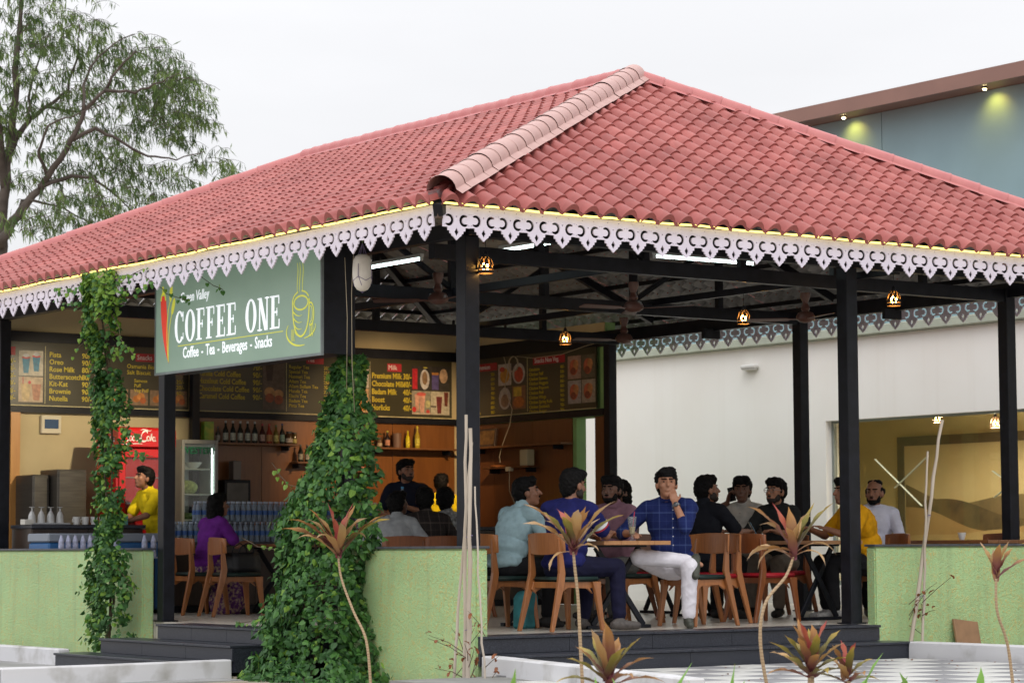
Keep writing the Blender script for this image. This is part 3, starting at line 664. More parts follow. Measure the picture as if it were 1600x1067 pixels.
def glow(name, col, e, rough=.5, var=.1, scale=3, col2=None):
    return mat(name, col, rough, var=var, scale=scale, emis=col, es=e, col2=col2)
SG = mat('lit green sign film', (.15, .22, .17), .32, scale=1.1, col2=(.20, .28, .22), emis=(.17, .25, .19), es=.50)
SGW = mat('lit white letters', (.75, .78, .8), .4, var=.03, emis=(.8, .85, .9), es=.62)
SGY = mat('lit yellow green print', (.5, .5, .06), .4, var=.05, emis=(.55, .55, .06), es=.5)
SGR = mat('lit red print', (.6, .04, .02), .4, var=.05, emis=(.65, .045, .025), es=.5)
sg = empty('shop_sign', label='lit green shop sign board with white COFFEE ONE lettering under the left eave', cat='sign'); wall_frame(sg, (-.5, 4.62, 2.42), '-x')
MB().box2((0, 0, -.33), (3.09, .95, -.002)).build('light_box', STEEL, sg)
MB().box2((.006, .006, -.0015), (3.084, .95, 0)).build('sign_face', SG, sg)
fr = MB(); fr.box2((-.012, -.018, -.02), (3.102, .0055, .006)); fr.box2((-.012, .006, -.02), (.0055, .95, .006)); fr.box2((3.0845, .006, -.02), (3.102, .95, .006)); fr.build('rim', mat('grey aluminium rim', (.2, .23, .23), .35, metal=.6), sg)
def serif(ch, w, h):
    b = MB(); st = .30*w; th = .055*h; sr = .045*h; z = .004
    def bx(x0, y0, x1, y1): b.add([(x0, y0, z), (x1, y0, z), (x1, y1, z), (x0, y1, z)], [(0, 1, 2, 3)])
    if ch in 'EF':
        x0 = .16*w; bx(x0, 0, x0+st, h); bx(0, h-sr, x0, h); bx(0, 0, x0, sr); bx(x0+st, h-th, .92*w, h); bx(.84*w, h-.26*h, .94*w, h-th)
        bx(x0+st, .5*h-th/2, .72*w, .5*h+th/2); bx(.66*w, .38*h, .74*w, .62*h)
        if ch == 'E': bx(x0+st, 0, .95*w, th); bx(.87*w, th, .97*w, .28*h)
        else: bx(x0+st, 0, x0+st+.2*w, sr)
    if ch == 'N':
        bx(.14*w, 0, .14*w+.12*w, h); bx(0, h-sr, .3*w, h); bx(0, 0, .42*w, sr); bx(.80*w, 0, .92*w, h); bx(.66*w, h-sr, 1.06*w, h)
        b.add([(.08*w, h, z+.0005), (.08*w+st, h, z+.0005), (.92*w, 0, z+.0005), (.92*w-st*.95, 0, z+.0005)], [(0, 1, 2, 3)])
    if ch in 'OC':
        n = 40; a0, a1 = (0, 360) if ch == 'O' else (42, 318)
        V = []
        for i in range(n+1):
            a = R(a0+(a1-a0)*i/n); V += [(w/2+.52*w*math.cos(a), h/2+.515*h*math.sin(a), z), (w/2+.24*w*math.cos(a), h/2+.455*h*math.sin(a), z)]
        b.add(V, [(2*i, 2*i+2, 2*i+3, 2*i+1) for i in range(n)])
        if ch == 'C': bx(.83*w, .66*h, .92*w, .98*h); bx(.86*w, .10*h, .93*w, .30*h)
    return b
h_, x_ = .300, .40
for ch in 'COFFEE ONE':
    if ch == ' ': x_ += .155; continue
    w_ = {'C': .185, 'O': .195, 'F': .17, 'E': .18, 'N': .20}[ch]
    serif(ch, w_, h_).build('letter', SGW, sg, loc=(x_, .272+.0, 0), fix=False); x_ += w_+.022
MB().box2((.46, .236, .001), (2.44, .2435, .003)).build('rule', SGY, sg)
letters(sg, 'Green Valley', .50, .655, .135, SGW, shear=.15, xs=.80, bold=.001)
x_ = .56
for w_ in ('Coffee', '-', 'Tea', '-', 'Beverages', '-', 'Snacks'):
    o = letters(sg, w_, x_, .118, .150, SGW, 'word', xs=.775, bold=.002); x_ += max(v.co.x for v in o.data.vertices)+.052
# chilli and stalks
c = MB(); L1 = bez((.105, .745), (.10, .50), (.17, .22), (.275, .085)); L2 = bez((.275, .085), (.255, .30), (.25, .52), (.205, .745)); c.add([(x, y, .003) for x, y in L1+L2], [tuple(range(len(L1)+len(L2)))]); c.build('chilli_print', SGR, sg, fix=False)
c = MB(); stroke(c, bez((.15, .84), (.155, .78), (.155, .75), n=6), .03, .0035); stroke(c, bez((.11, .70), (.12, .77), (.155, .775), n=6), .022, .0035); stroke(c, bez((.205, .70), (.20, .77), (.155, .775), n=6), .022, .0035)
stroke(c, bez((.27, .1), (.215, .34), (.23, .6), (.31, .70)), .012, .0035); stroke(c, bez((.272, .1), (.25, .36), (.30, .5), (.355, .60)), .012, .0035)
for cx, cy, a in ((.315, .76, -.15), (.362, .63, -.35)): P = arc(cx, cy, .03, .085, 0, 360, 16, a); c.add([(x, y, .004) for x, y in P[:-1]], [tuple(range(16))])
c.build('stalk_print', SGY, sg, fix=False)
# cup drawn with brush lines
c = MB(); cx = 2.75
for dx in (-.06, -.02, .03): stroke(c, bez((cx+dx, .57), (cx+dx-.02, .65), (cx+dx+.03, .75), (cx+dx-.005, .83)), [.006+.005*math.sin(math.pi*i/12) for i in range(13)])
stroke(c, arc(cx, .47, .12, .062, 0, 360), .016); stroke(c, arc(cx, .475, .145, .10, 25, 85), .014, .0035); stroke(c, arc(cx, .475, .145, .10, 110, 200), .014, .0035)
stroke(c, bez((cx-.14, .50), (cx-.15, .30), (cx-.10, .18), (cx, .17)), .018, .0034); stroke(c, bez((cx+.14, .50), (cx+.15, .30), (cx+.10, .18), (cx, .17)), .018, .0038)
for k in range(4): stroke(c, bez((cx-.135+.012*k, .40-.06*k), (cx-.06, .34-.06*k), (cx+.02, .36-.06*k), n=8), [.014-.0014*i for i in range(9)], .0042)
stroke(c, arc(cx+.165, .36, .055, .10, -110, 110), .014, .0036); stroke(c, arc(cx+.165, .36, .032, .07, -100, 100), .009, .0044)
stroke(c, arc(cx-.0, .22, .25, .13, 150, 285), [.006+.014*math.sin(math.pi*i/24) for i in range(25)], .0033); stroke(c, arc(cx+.02, .25, .23, .10, -80, 10), [.006+.006*math.sin(math.pi*i/24) for i in range(25)], .0045)
for k in range(3): stroke(c, arc(cx-.13+.02*k, .19, .03, .07, 130, 230, 10), .008, .0047); stroke(c, arc(cx+.13+.025*k, .22, .03, .07, -60, 60, 10), .008, .0048)
c.build('cup_print', SGY, sg, fix=False)

# ---- menu boards
BRD = mat('dark olive menu film', (.040, .036, .020), .30, scale=1.5, col2=(.055, .050, .030), spec=.5)
BYEL = mat('yellow menu letters', (.55, .44, .03), .5, var=.05); BRED = mat('red menu header', (.36, .02, .03), .45, var=.08); BWHT = mat('white menu letters', (.7, .68, .66), .5, var=.03); BEDGE = mat('pale board edge', (.55, .48, .26), .5, var=.06)
_pm = {}
def pm(c):
    k = tuple(c)
    if k not in _pm: _pm[k] = mat('print '+'-'.join(str(int(255*v)) for v in c), c, .4, var=.25, scale=18)
    return _pm[k]
def photo(parent, x, y, w, h, bgc, items):
    mats = [pm(bgc)]; b = MB(); b.add([(0, 0, .002), (w, 0, .002), (w, h, .002), (0, h, .002)], [(0, 1, 2, 3)])
    z = .0024
    for kind, c, px, py, sx, sy in items:
        mats.append(pm(c)); b.m = len(mats)-1; z += .0003; cx, cy, ax, ay = px*w, py*h, sx*w, sy*h
        if kind == 'g': P = [(cx-ax*.62, cy-ay), (cx+ax*.62, cy-ay), (cx+ax, cy+ay), (cx-ax, cy+ay)]
        elif kind == 'r': P = [(cx-ax, cy-ay), (cx+ax, cy-ay), (cx+ax, cy+ay), (cx-ax, cy+ay)]
        else: P = arc(cx, cy, ax, ay, 0, 360, 18)[:-1]
        b.add([(p[0], p[1], z) for p in P], [tuple(range(len(P)))])
    return b.build('photo_print', mats, parent, loc=(x, y, 0), fix=False)
BASEZ = 2.435; BH = .765
def board(label, loc, facing, w):
    o = empty('menu_board', label=label, cat='menu board', group='menu boards above the counter'); wall_frame(o, loc, facing)
    MB().box2((0, 0, -.018), (w, BH, 0)).build('panel', BRD, o)
    e = MB(); e.box2((0, 0, .0005), (w, .010, .006)); e.build('edge_strip', BEDGE, o); return o
def header(o, s, x, y, w, h=.10):
    MB().box2((x, y, .0005), (x+w, y+h, .003)).build('header_plate', BRED, o); letters(o, s, x+.05*w, y+.024, h*.86, BWHT, z=.005, xs=.9)
YB = 10.468
b1 = board('dark menu board with blue drinks photo and yellow list from Pista to Nutella', (.30, YB, BASEZ), '-y', 1.435)
header(b1, 'Shakes', .03, .60, .36); letters(b1, '80/-\n90/-\n90/-\n90/-\n90/-\n90/-', .265, .505, .088, BYEL, xs=.92, bold=.001)
bl = (.02, .13, .22); 
photo(b1, .435, .36, .315, .30, (.42, .38, .30), [('g', (.02, .17, .28), .3, .4, .16, .3), ('g', (.02, .17, .28), .72, .48, .16, .3), ('e', (.45, .05, .05), .3, .72, .18, .05), ('e', (.45, .05, .05), .72, .78, .18, .05), ('e', (.5, .5, .5), .3, .8, .13, .07), ('e', (.5, .5, .5), .72, .86, .13, .07)])
photo(b1, .435, .045, .315, .30, (.40, .30, .20), [('g', (.45, .33, .16), .3, .4, .22, .34), ('g', (.36, .16, .09), .73, .4, .2, .32), ('e', (.5, .03, .04), .45, .78, .06, .07), ('r', (.4, .05, .05), .18, .85, .02, .14)])
letters(b1, 'Pista\nOreo\nRose Milk\nButterscotch\nKit-Kat\nBrownie\nNutella', .83, .595, .0875, BYEL, xs=.95, bold=.001); letters(b1, '90/-\n90/-\n80/-\n80/-\n90/-\n90/-\n90/-', 1.26, .595, .0875, BYEL, xs=.95, bold=.001)
MB().box2((.775, .03, .0005), (.782, .72, .004)).build('divider', BEDGE, b1)
b2 = board('dark menu board headed Snacks behind the left vine', (1.765, YB, BASEZ), '-y', 1.255)
header(b2, 'Snacks', .52, .585, .36); photo(b2, .0, .36, .09, .32, (.4, .36, .3), [('e', (.3, .2, .1), .5, .5, .3, .2)])
letters(b2, 'Osmania Biscuit\nSalt Biscuit', .40, .50, .075, BYEL); letters(b2, 'Samosa\nPuff\nVeg Puff', .50, .33, .06, BYEL); letters(b2, '20/-\n20/-\n40/-', 1.08, .33, .07, BYEL)
for k in range(4): photo(b2, .18+.27*k, .05, .24, .19, (.22, .14, .08), [('e', (.42, .14, .03), .35, .4, .2, .22), ('e', (.5, .2, .05), .6, .55, .22, .24), ('e', (.38, .10, .03), .72, .3, .18, .2)])
b3 = board('dark menu board of cold coffees and teas with a lamp glare', (3.125, YB, BASEZ), '-y', 2.19)
header(b3, 'Cold Coffee', .30, .655, .5, .09); letters(b3, 'Cold Coffee\nVanilla Cold Coffee\nHazelnut Cold Coffee\nChocolate Cold Coffee\nCaramel Cold Coffee', .03, .54, .094, BYEL, xs=.82, bold=.001); letters(b3, '70/-\n90/-\n90/-\n90/-\n90/-', .81, .54, .094, BYEL, xs=.9)
photo(b3, .96, .05, .32, .66, (.10, .07, .05), [('g', (.04, .02, .015), .3, .75, .2, .2), ('e', (.42, .22, .08), .3, .33, .24, .10), ('e', (.42, .22, .08), .72, .3, .22, .09), ('e', (.26, .06, .02), .3, .22, .2, .09), ('e', (.26, .06, .02), .72, .19, .2, .09)])
MB().box2((1.30, .03, .0005), (1.307, .72, .004)).build('divider', BEDGE, b3)
header(b3, 'Tea', 1.60, .655, .26, .09); letters(b3, 'Regular Tea\nSpecial Tea\nNannari Tea\nAllam Tea\nAllam Bellam Tea\nMasala Tea\nElachi Tea\nBadam Tea\nPista Tea', 1.34, .585, .062, BYEL); letters(b3, '20/-\n25/-\n25/-\n25/-\n30/-\n25/-\n25/-\n30/-\n30/-', 1.86, .585, .062, BYEL)
photo(b3, 2.0, .1, .17, .55, (.3, .12, .08), [('e', (.5, .3, .12), .5, .4, .3, .2)])
b4 = board('dark menu board headed Milk with photos of shakes at right', (5.365, YB, BASEZ), '-y', 1.625)
photo(b4, .02, .37, .29, .33, (.40, .36, .30), [('e', (.5, .45, .38), .5, .3, .42, .2), ('e', (.34, .10, .02), .5, .78, .3, .08), ('e', (.2, .2, .12), .4, .55, .2, .18)])
photo(b4, .02, .05, .29, .31, (.42, .27, .14), [('g', (.52, .20, .03), .6, .36, .28, .28), ('e', (.6, .3, .08), .6, .64, .28, .06), ('e', (.5, .4, .3), .2, .4, .12, .2)])
MB().box2((.325, .03, .0005), (.331, .72, .004)).build('divider', BEDGE, b4)
header(b4, 'Milk', .60, .60, .22, .105); letters(b4, 'Premium Milk\nChocolate Milk\nBadam Milk\nBoost\nHorlicks', .355, .505, .104, BYEL, xs=.80, bold=.0015); letters(b4, '30/-\n40/-\n40/-\n40/-\n40/-', .845, .505, .104, BYEL, xs=.80, bold=.0015)
photo(b4, .985, .37, .60, .32, (.04, .035, .03), [('r', (.42, .02, .03), .08, .46, .065, .42), ('e', (.5, .48, .46), .34, .45, .125, .42), ('e', (.24, .15, .08), .34, .5, .07, .28), ('r', (.10, .08, .22), .62, .38, .09, .34), ('r', (.45, .2, .05), .62, .7, .09, .05), ('e', (.48, .32, .2), .84, .62, .11, .3), ('e', (.45, .40, .05), .35, .94, .06, .03)])
photo(b4, .985, .05, .295, .31, (.26, .24, .18), [('g', (.52, .28, .2), .28, .5, .13, .36), ('g', (.55, .30, .22), .55, .46, .16, .38), ('e', (.45, .42, .2), .86, .45, .14, .16), ('e', (.5, .03, .03), .12, .2, .11, .12), ('e', (.5, .05, .04), .86, .12, .1, .09), ('e', (.5, .1, .08), .5, .86, .26, .08), ('r', (.5, .4, .3), .5, .03, .5, .03)])
photo(b4, 1.285, .05, .30, .31, (.44, .40, .30), [('g', (.16, .03, .03), .45, .42, .16, .36), ('g', (.14, .03, .02), .82, .68, .12, .3), ('r', (.04, .03, .03), .15, .35, .14, .03)])
b5 = board('dim menu board headed Snacks Non Veg on the side wall', (7.062, 10.42, BASEZ), '-x', 3.02)
header(b5, 'Veg. Premium', .28, .60, .62, .10); letters(b5, 'Veg Sandwich\nVeg Burger\nFrench Fries\nVeg Nuggets\nPaneer Puff\nCheese Balls\nCorn Samosa\nPaneer Burger\nPaneer Sandwich', .10, .53, .062, BYEL); letters(b5, '50/-\n60/-\n60/-\n70/-\n40/-\n70/-\n60/-\n80/-\n80/-', .76, .53, .062, BYEL)
photo(b5, .93, .39, .29, .28, (.42, .38, .34), [('e', (.45, .22, .03), .5, .45, .36, .34), ('e', (.4, .05, .03), .3, .75, .2, .12)]); photo(b5, 1.24, .39, .29, .28, (.05, .04, .04), [('e', (.42, .38, .34), .5, .5, .48, .48), ('e', (.42, .06, .03), .5, .45, .34, .36)])
photo(b5, .93, .07, .29, .30, (.06, .05, .05), [('e', (.35, .32, .3), .5, .5, .46, .48), ('e', (.2, .12, .08), .5, .4, .3, .28)]); photo(b5, 1.24, .07, .29, .30, (.2, .09, .05), [('r', (.5, .34, .04), .4, .75, .3, .2), ('e', (.42, .13, .03), .5, .3, .42, .24)])
MB().box2((1.57, .03, .0005), (1.577, .72, .004)).build('divider', BEDGE, b5)
header(b5, 'Snacks Non Veg.', 1.70, .615, .68, .10); letters(b5, 'Omelette\nChicken Puff\nChicken Samosa\nChicken Nuggets\nChicken Popcorn\nChicken Roll\nChicken Wings\nChicken Spring Rolls\nChicken Sandwich\nChicken Burger', 1.61, .54, .060, BYEL); letters(b5, '\n'.join(['40/-', '50/-', '60/-', '80/-', '80/-', '80/-', '90/-', '90/-', '90/-', '90/-']), 2.28, .54, .060, BYEL)
for k, (px, py) in enumerate(((2.44, .39), (2.73, .39), (2.44, .08), (2.73, .08))):
    photo(b5, px, py, .275, .29, ((.32, .2, .16), (.10, .09, .06), (.3, .27, .26), (.3, .25, .2))[k], [('e', (.40, .10, .05), .45, .5, .32, .34), ('e', (.45, .2, .08), .62, .6, .2, .22), ('e', (.2, .05, .03), .4, .35, .2, .15)])
# ================================================================== lights, fans and hanging things under the roof
TUBE = lit('cool white tube', (.80, 1.0, .98), 11.0); TUBEH = flat('tube fitting white', (.55, .56, .55))
def tube_light(a, b, label):
    a, b = Vector(a), Vector(b); c = (a+b)/2; r = empty('tube_light', c, 0, label, 'tube light', 'tube lights under the roof'); d = (b-a)/2
    MB().bar(-d*1.04+Vector((0, 0, .035)), d*1.04+Vector((0, 0, .035)), .045, .035).build('batten', TUBEH, r, bevel=.004)
    MB().tube([-d, d], .012, 10).build('lamp_tube', TUBE, r, smooth=True)
    for s in (-1, 1): MB().bar(d*s*1.0, d*s*1.03, .03, .04).build('end_cap', TUBEH, r)
    for s in (-.7, .7):
        p = c+d*s; MB().tube([d*s+Vector((0, 0, .05)), d*s+Vector((0, 0, max(.12, roof_z(p.x, p.y)-c.z-.09)))], .004, 5).build('hanger', STEEL, r)
tube_light((3.20, 1.45, 3.50), (4.40, 1.41, 3.50), 'glowing tube light under the roof right of centre')
tube_light((1.44, 4.05, 3.50), (1.44, 2.87, 3.50), 'glowing tube light beside the hanging white gourd')
tube_light((1.72, 1.92, 3.50), (1.74, .74, 3.50), 'glowing tube light seen through the fretwork near the corner post')
CLAY = mat('dark pierced clay', (.045, .022, .012), .7, var=.3, scale=20); BULB = lit('filament bulb', (1, .50, .10), 110)
def pendant(loc, top, label, group='pierced pendant lamps', energy=3, lc=(1, .55, .18)):
    r = empty('pendant_lamp', loc, 0, label, 'pendant lamp', group)
    P = [(.020, .085), (.034, .075), (.050, .056), (.061, .032), (.066, .008), (.067, -.014), (.066, -.030), (.069, -.036), (.068, -.056), (.060, -.062)]
    n = 24; b = MB(); V = []
    for rr, z in P:
        for j in range(n): a = 2*math.pi*j/n; V.append((rr*math.cos(a), rr*math.sin(a), z))
    F = []
    for i in range(len(P)-1):
        for j in range(n):
            hole = (1 <= i <= 4 and (j+(i//2)) % 3 == 0) or (i in (2, 3) and (j+1) % 6 == 0) or (i == 6 and j % 4 in (0, 1, 2))
            if not hole: F.append((i*n+j, i*n+(j+1) % n, (i+1)*n+(j+1) % n, (i+1)*n+j))
    b.add(V, F); b.build('lamp_shade', CLAY, r, smooth=60, fix=False)
    MB().ell((0, 0, -.005), (.030, .030, .036)).build('bulb', BULB, r, smooth=True)
    MB().lathe([(.018, .082), (.022, .09), (.016, .12), (.006, .13)], 12).build('lamp_holder', STEEL, r, smooth=40)
    MB().tube([(0, 0, .125), (0, 0, top-loc[2])], .003, 5).build('cord', STEEL, r)
    ld = bpy.data.lights.new('bulb_glow', 'POINT'); ld.energy = energy; ld.color = lc; ld.shadow_soft_size = .03
    lo = bpy.data.objects.new('bulb_glow', ld); COL.objects.link(lo); lo.parent = r; lo.location = (0, 0, -.03)
    return r
pendant((.10, -.12, 3.065), 3.34, 'glowing pierced clay pendant lamp next to the corner post')
pendant((4.97, 5.25, 3.05), 3.32, 'glowing pierced clay pendant lamp in front of the dim side menu board')
pendant((4.955, 2.19, 3.05), 3.32, 'glowing pierced clay pendant lamp between the middle posts, above the man on the phone')
pendant((4.89, -.05, 3.05), 3.33, 'glowing pierced clay pendant lamp right of the front right post')
pendant((12.0, 6.42, 2.40), 2.9, 'pendant lamp behind the window, half hidden by the window top', 'pendant lamps inside the shop', 280, (1, .83, .60)); pendant((12.0, 5.39, 2.29), 2.9, 'pendant lamp hanging inside the shop window at right', 'pendant lamps inside the shop', 280, (1, .83, .60))
# plain bulbs over the kitchen counter
def bulb(loc, top, label, e, aim=None, lc=(1, .62, .28)):
    r = empty('kitchen_bulb', loc, 0, label, 'lamp', 'bulbs over the counter')
    MB().lathe([(.008, .06), (.014, .055), (.016, .03), (.030, .0), (.024, -.028), (.008, -.038)], 14).build('bulb', lit('warm bulb', (1, .62, .25), 25), r, smooth=True)
    MB().lathe([(.018, .05), (.018, .10), (.006, .11)], 12).build('lamp_holder', STEEL, r); MB().tube([(0, 0, .1), (0, 0, top-loc[2])], .003, 5).build('cord', STEEL, r)
    ld = bpy.data.lights.new('bulb_glow', 'SPOT' if aim else 'POINT'); ld.energy = e; ld.color = lc; ld.shadow_soft_size = .04; lo = bpy.data.objects.new('bulb_glow', ld); COL.objects.link(lo); lo.parent = r; lo.location = (0, 0, -.05)
    if aim: ld.spot_size = R(58); ld.spot_blend = .7; lo.rotation_euler = (Vector(loc)-Vector(aim)).to_track_quat('Z', 'Y').to_euler()
bulb((4.75, 7.15, 3.29), 3.36, 'bare warm bulb behind the tie beam, lighting the tea list', 12); bulb((5.5, 7.15, 3.29), 3.36, 'spot bulb behind the tie beam, lighting the Milk board', 620, (5.95, 10.5, 1.9), (1, .70, .40)); bulb((1.7, 7.15, 3.29), 3.36, 'spot bulb behind the tie beam above the left counter', 480, (1.45, 10.5, 1.75), (1, .84, .58))
FAN = mat('brown fan enamel', (.10, .045, .035), .4, var=.15)
def fan(loc, rot, label, top=3.24):
    r = empty('ceiling_fan', loc, rot, label, 'ceiling fan', 'ceiling fans')
    MB().lathe([(.02, .07), (.075, .05), (.095, .01), (.095, -.015), (.06, -.04), (.02, -.05)], 20).build('motor', FAN, r, smooth=45)
    MB().tube([(0, 0, .06), (0, 0, top-loc[2])], .009, 8).build('down_rod', FAN, r); MB().lathe([(.03, .06), (.045, .09), (.02, .16)], 14).build('lower_canopy', FAN, r, smooth=40)
    MB().lathe([(.015, top-loc[2]-.13), (.05, top-loc[2]-.04), (.05, top-loc[2]-.0)], 14).build('upper_canopy', FAN, r, smooth=40)
    for k in range(3):
        a = 2*math.pi*k/3; M = Matrix.Rotation(a, 3, 'Z')
        P = [(.08, -.02), (.16, -.028), (.18, -.055), (.58, -.07), (.6, -.05), (.6, .05), (.58, .06), (.18, .05), (.16, .028), (.08, .02)]
        MB().prism(P, .006, M @ Matrix.Rotation(R(9), 3, 'X'), (0, 0, -.015)).build('blade', FAN, r, bevel=.001)
fan((.95, 1.85, 3.0), .4, 'brown ceiling fan left of the corner post'); fan((2.96, 1.49, 3.0), 1.0, 'brown ceiling fan above the first table'); fan((5.03, 1.34, 2.99), .2, 'brown ceiling fan right of the lamp above the man on the phone'); fan((5.17, 4.44, 3.0), .8, 'far brown ceiling fan near the green wall end')
# hanging ash gourd in a string net
GOURD = mat('waxy white gourd', (.62, .58, .52), .6, scale=8, col2=(.72, .69, .63), bump=.006, bscale=18); STRING = flat('purple string', (.16, .13, .24), .8)
gr = empty('hanging_gourd', (-.60, .70, 3.045), .3, 'white ash gourd hanging in a string net by the corner', 'gourd')
g = MB().lathe([(.004, .155), (.04, .152), (.066, .135), (.079, .10), (.083, .04), (.085, -.02), (.081, -.07), (.068, -.115), (.048, -.145), (.02, -.158), (.003, -.16)], 22)
for i, v in enumerate(g.v):
    k = 1+.05*noise.noise((v[0]*14, v[1]*14, v[2]*9)); g.v[i] = (v[0]*k, v[1]*k*.96, v[2])
g.build('fruit', GOURD, gr, smooth=True)
for k in range(4):
    a = math.pi/2*k+.3; c_, s_ = math.cos(a), math.sin(a)
    MB().tube([(0, 0, .25), (.03*c_, .03*s_, .17), (.085*c_, .083*s_, .06), (.088*c_, .086*s_, -.03), (.07*math.cos(a+.3), .07*math.sin(a+.3), -.11), (0, 0, -.172)], .0028, 5).build('net_string', STRING, gr)
    MB().tube([(.088*c_, .086*s_, -.04), (.088*math.cos(a+.78), .086*math.sin(a+.78), -.075), (.088*math.cos(a+1.57), .086*math.sin(a+1.57), -.04)], .0025, 5).build('net_string', STRING, gr)
MB().tube([(0, 0, .25), (.0, 0, .40)], .003, 5).build('hanging_cord', flat('green cord', (.12, .25, .06), .8), gr)
CABLE = flat('pale cable', (.42, .36, .26), .6)
def cable(pts, label, rad=.004, m=None, name='cable'):
    o = MB().tube(pts, rad, 6).build(name, m or CABLE, smooth=True); tag(o, label, 'cable'); return o
cable([(-.62, .80, 3.30), (-.55, .95, 2.9), (-.42, 1.15, 2.3), (-.3, 1.3, 1.9)], 'thin string running down from the gourd to the vine', .003); cable([(-.6, .98, 3.2), (-.5, 1.1, 2.7), (-.35, 1.35, 2.1)], 'second thin string beside the gourd string', .003)
pts = [(7.0, 9.28, 3.19), (6.99, 9.18, 3.0), (6.985, 9.24, 2.8), (6.99, 9.16, 2.62), (6.985, 9.08, 2.5), (6.99, 9.14, 2.3), (6.985, 9.3, 2.05), (6.98, 9.36, 1.9), (6.95, 9.3, 1.79)]
sm = []
for i in range(len(pts)-1):
    for k in range(4): sm.append(Vector(pts[i]).lerp(Vector(pts[i+1]), k/4))
cable(sm, 'pale cable hanging over the side menu board', .006)
cl = MB()
for k in range(3): cl.tube([(6.97-.006*k, 9.02+.10*math.cos(t*.5+k), 3.08+.10*math.sin(t*.5+k)) for t in range(13)], .005, 6)
o = cl.build('cable_coil', CABLE, smooth=True); tag(o, 'coiled pale cable hung on the side menu board', 'cable')
cable([(7.0, 9.0, 3.18), (6.98, 8.6, 3.13), (6.98, 8.0, 3.14), (7.0, 7.5, 3.22), (7.04, 7.2, 3.25)], 'sagging cable along the top of the side menu board', .004)
def nth(n):
    one = ['', 'first', 'second', 'third', 'fourth', 'fifth', 'sixth', 'seventh', 'eighth', 'ninth', 'tenth', 'eleventh', 'twelfth', 'thirteenth', 'fourteenth', 'fifteenth', 'sixteenth', 'seventeenth', 'eighteenth', 'nineteenth']
    if n < 20: return one[n]
    if n % 10 == 0: return {20: 'twentieth', 30: 'thirtieth', 40: 'fortieth'}[n]
    return {2: 'twenty', 3: 'thirty', 4: 'forty'}[n//10]+'-'+one[n % 10]
# ================================================================== serving area: counters, fridges, shelves, bottles
DKWOOD = wood('dark counter wood', (.022, .011, .007), (.05, .026, .015), .4, 2)
def counter(name, a, b, label, top=None):
    c = ((a[0]+b[0])/2, (a[1]+b[1])/2, 0); r = empty(name, c, 0, label, 'counter')
    A_, B_ = Vector(a)-Vector(c), Vector(b)-Vector(c)
    n = max(2, round((B_.x-A_.x)/.6))
    MB().box2((A_.x, A_.y+.02, .08), (B_.x, B_.y, b[2]-.042)).build('carcass', DKWOOD, r)
    for i in range(n):
        x0 = A_.x+(B_.x-A_.x)*i/n; x1 = A_.x+(B_.x-A_.x)*(i+1)/n
        MB().box2((x0+.004, A_.y, .09), (x1-.004, A_.y+.018, b[2]-.05)).build('front_panel', DKWOOD, r, bevel=.002)
    MB().box2((A_.x-.02, A_.y-.03, b[2]-.04), (B_.x+.02, B_.y, b[2])).build('worktop', top or GRANITE, r, bevel=.004)
    MB().box2((A_.x, A_.y+.05, 0.002), (B_.x, B_.y, .078)).build('plinth', STEEL, r); return r
counter('counter', (.12, 8.72, 0), (1.5, 9.25, 1.0), 'dark counter at left with cups and glasses on it')
counter('counter', (1.55, 8.3, 0), (5.7, 8.85, .80), 'long low counter carrying rows of water bottles')
counter('counter', (5.72, 8.3, 0), (6.95, 8.85, .98), 'dark counter below the Milk board')
# red drinks cooler
RED = mat('glossy red cooler enamel', (.50, .012, .012), .22, var=.06, scale=3, coat=.4); WHT = flat('logo white', (.75, .72, .70), .4)
DARKGL = mat('dark cooler glass', (.015, .02, .02), .06, var=.2, spec=.7)
ck = empty('drinks_cooler', (1.90, 9.42, 0), 0, 'red drinks cooler with Coca-Cola lettering behind the staff member in yellow', 'cooler')
cb = MB(); cb.box2((-.37, .04, .02), (.37, .58, 1.92)); cb.build('cabinet', RED, ck, bevel=.015)
P = [(0, 1.921), (0, 2.13), (.05, 2.16), (.6, 2.16), (.6, 1.921)]
MB().prism([(y-.03, z) for y, z in P], .76, Matrix(((0, 0, 1), (1, 0, 0), (0, 1, 0))), (-.38, 0, 0)).build('header', RED, ck, bevel=.012)
dm = MB(); dm.box2((-.35, 0, .12), (-.27, .038, 1.9)); dm.box2((.27, 0, .12), (.35, .038, 1.9)); dm.box2((-.2695, 0, 1.80), (.2695, .038, 1.9)); dm.box2((-.2695, 0, .12), (.2695, .038, .22)); dm.build('door', RED, ck, bevel=.006)
MB().box2((-.268, .012, .222), (.268, .020, 1.798)).build('door_glass', GLASS, ck)
MB().box2((-.27, .3, .222), (.27, .305, 1.798)).build('liner', flat('cooler liner', (.10, .10, .10)), ck)
MB().box2((.22, -.03, .9), (.245, -.002, 1.3)).build('handle', STEEL, ck)
for k in range(5): MB().box2((-.265, .03, .36+.3*k), (.265, .29, .37+.3*k)).build('shelf', flat('wire shelf grey', (.3, .3, .3)), ck)
for k in range(4):
    for i in range(6):
        cc_ = ((.30, .05, .02), (.36, .14, .02), (.05, .20, .04), (.03, .02, .015))[(k+i//2) % 4]
        bo = MB().lathe([(.03, 0), (.034, .01), (.034, .12), (.014, .17), (.014, .2)], 10).build('drink_bottle', mat('drink %.2f %.2f' % cc_[:2], cc_, .2, var=.15), loc=(1.90-.22+.088*i, 9.42+.15, .372+.3*k+.001), smooth=40); tag(bo, '%s drink bottle from the left, %s shelf up, inside the red cooler' % (nth(i+1), nth(k+1)), 'bottle', 'bottles in the red cooler')
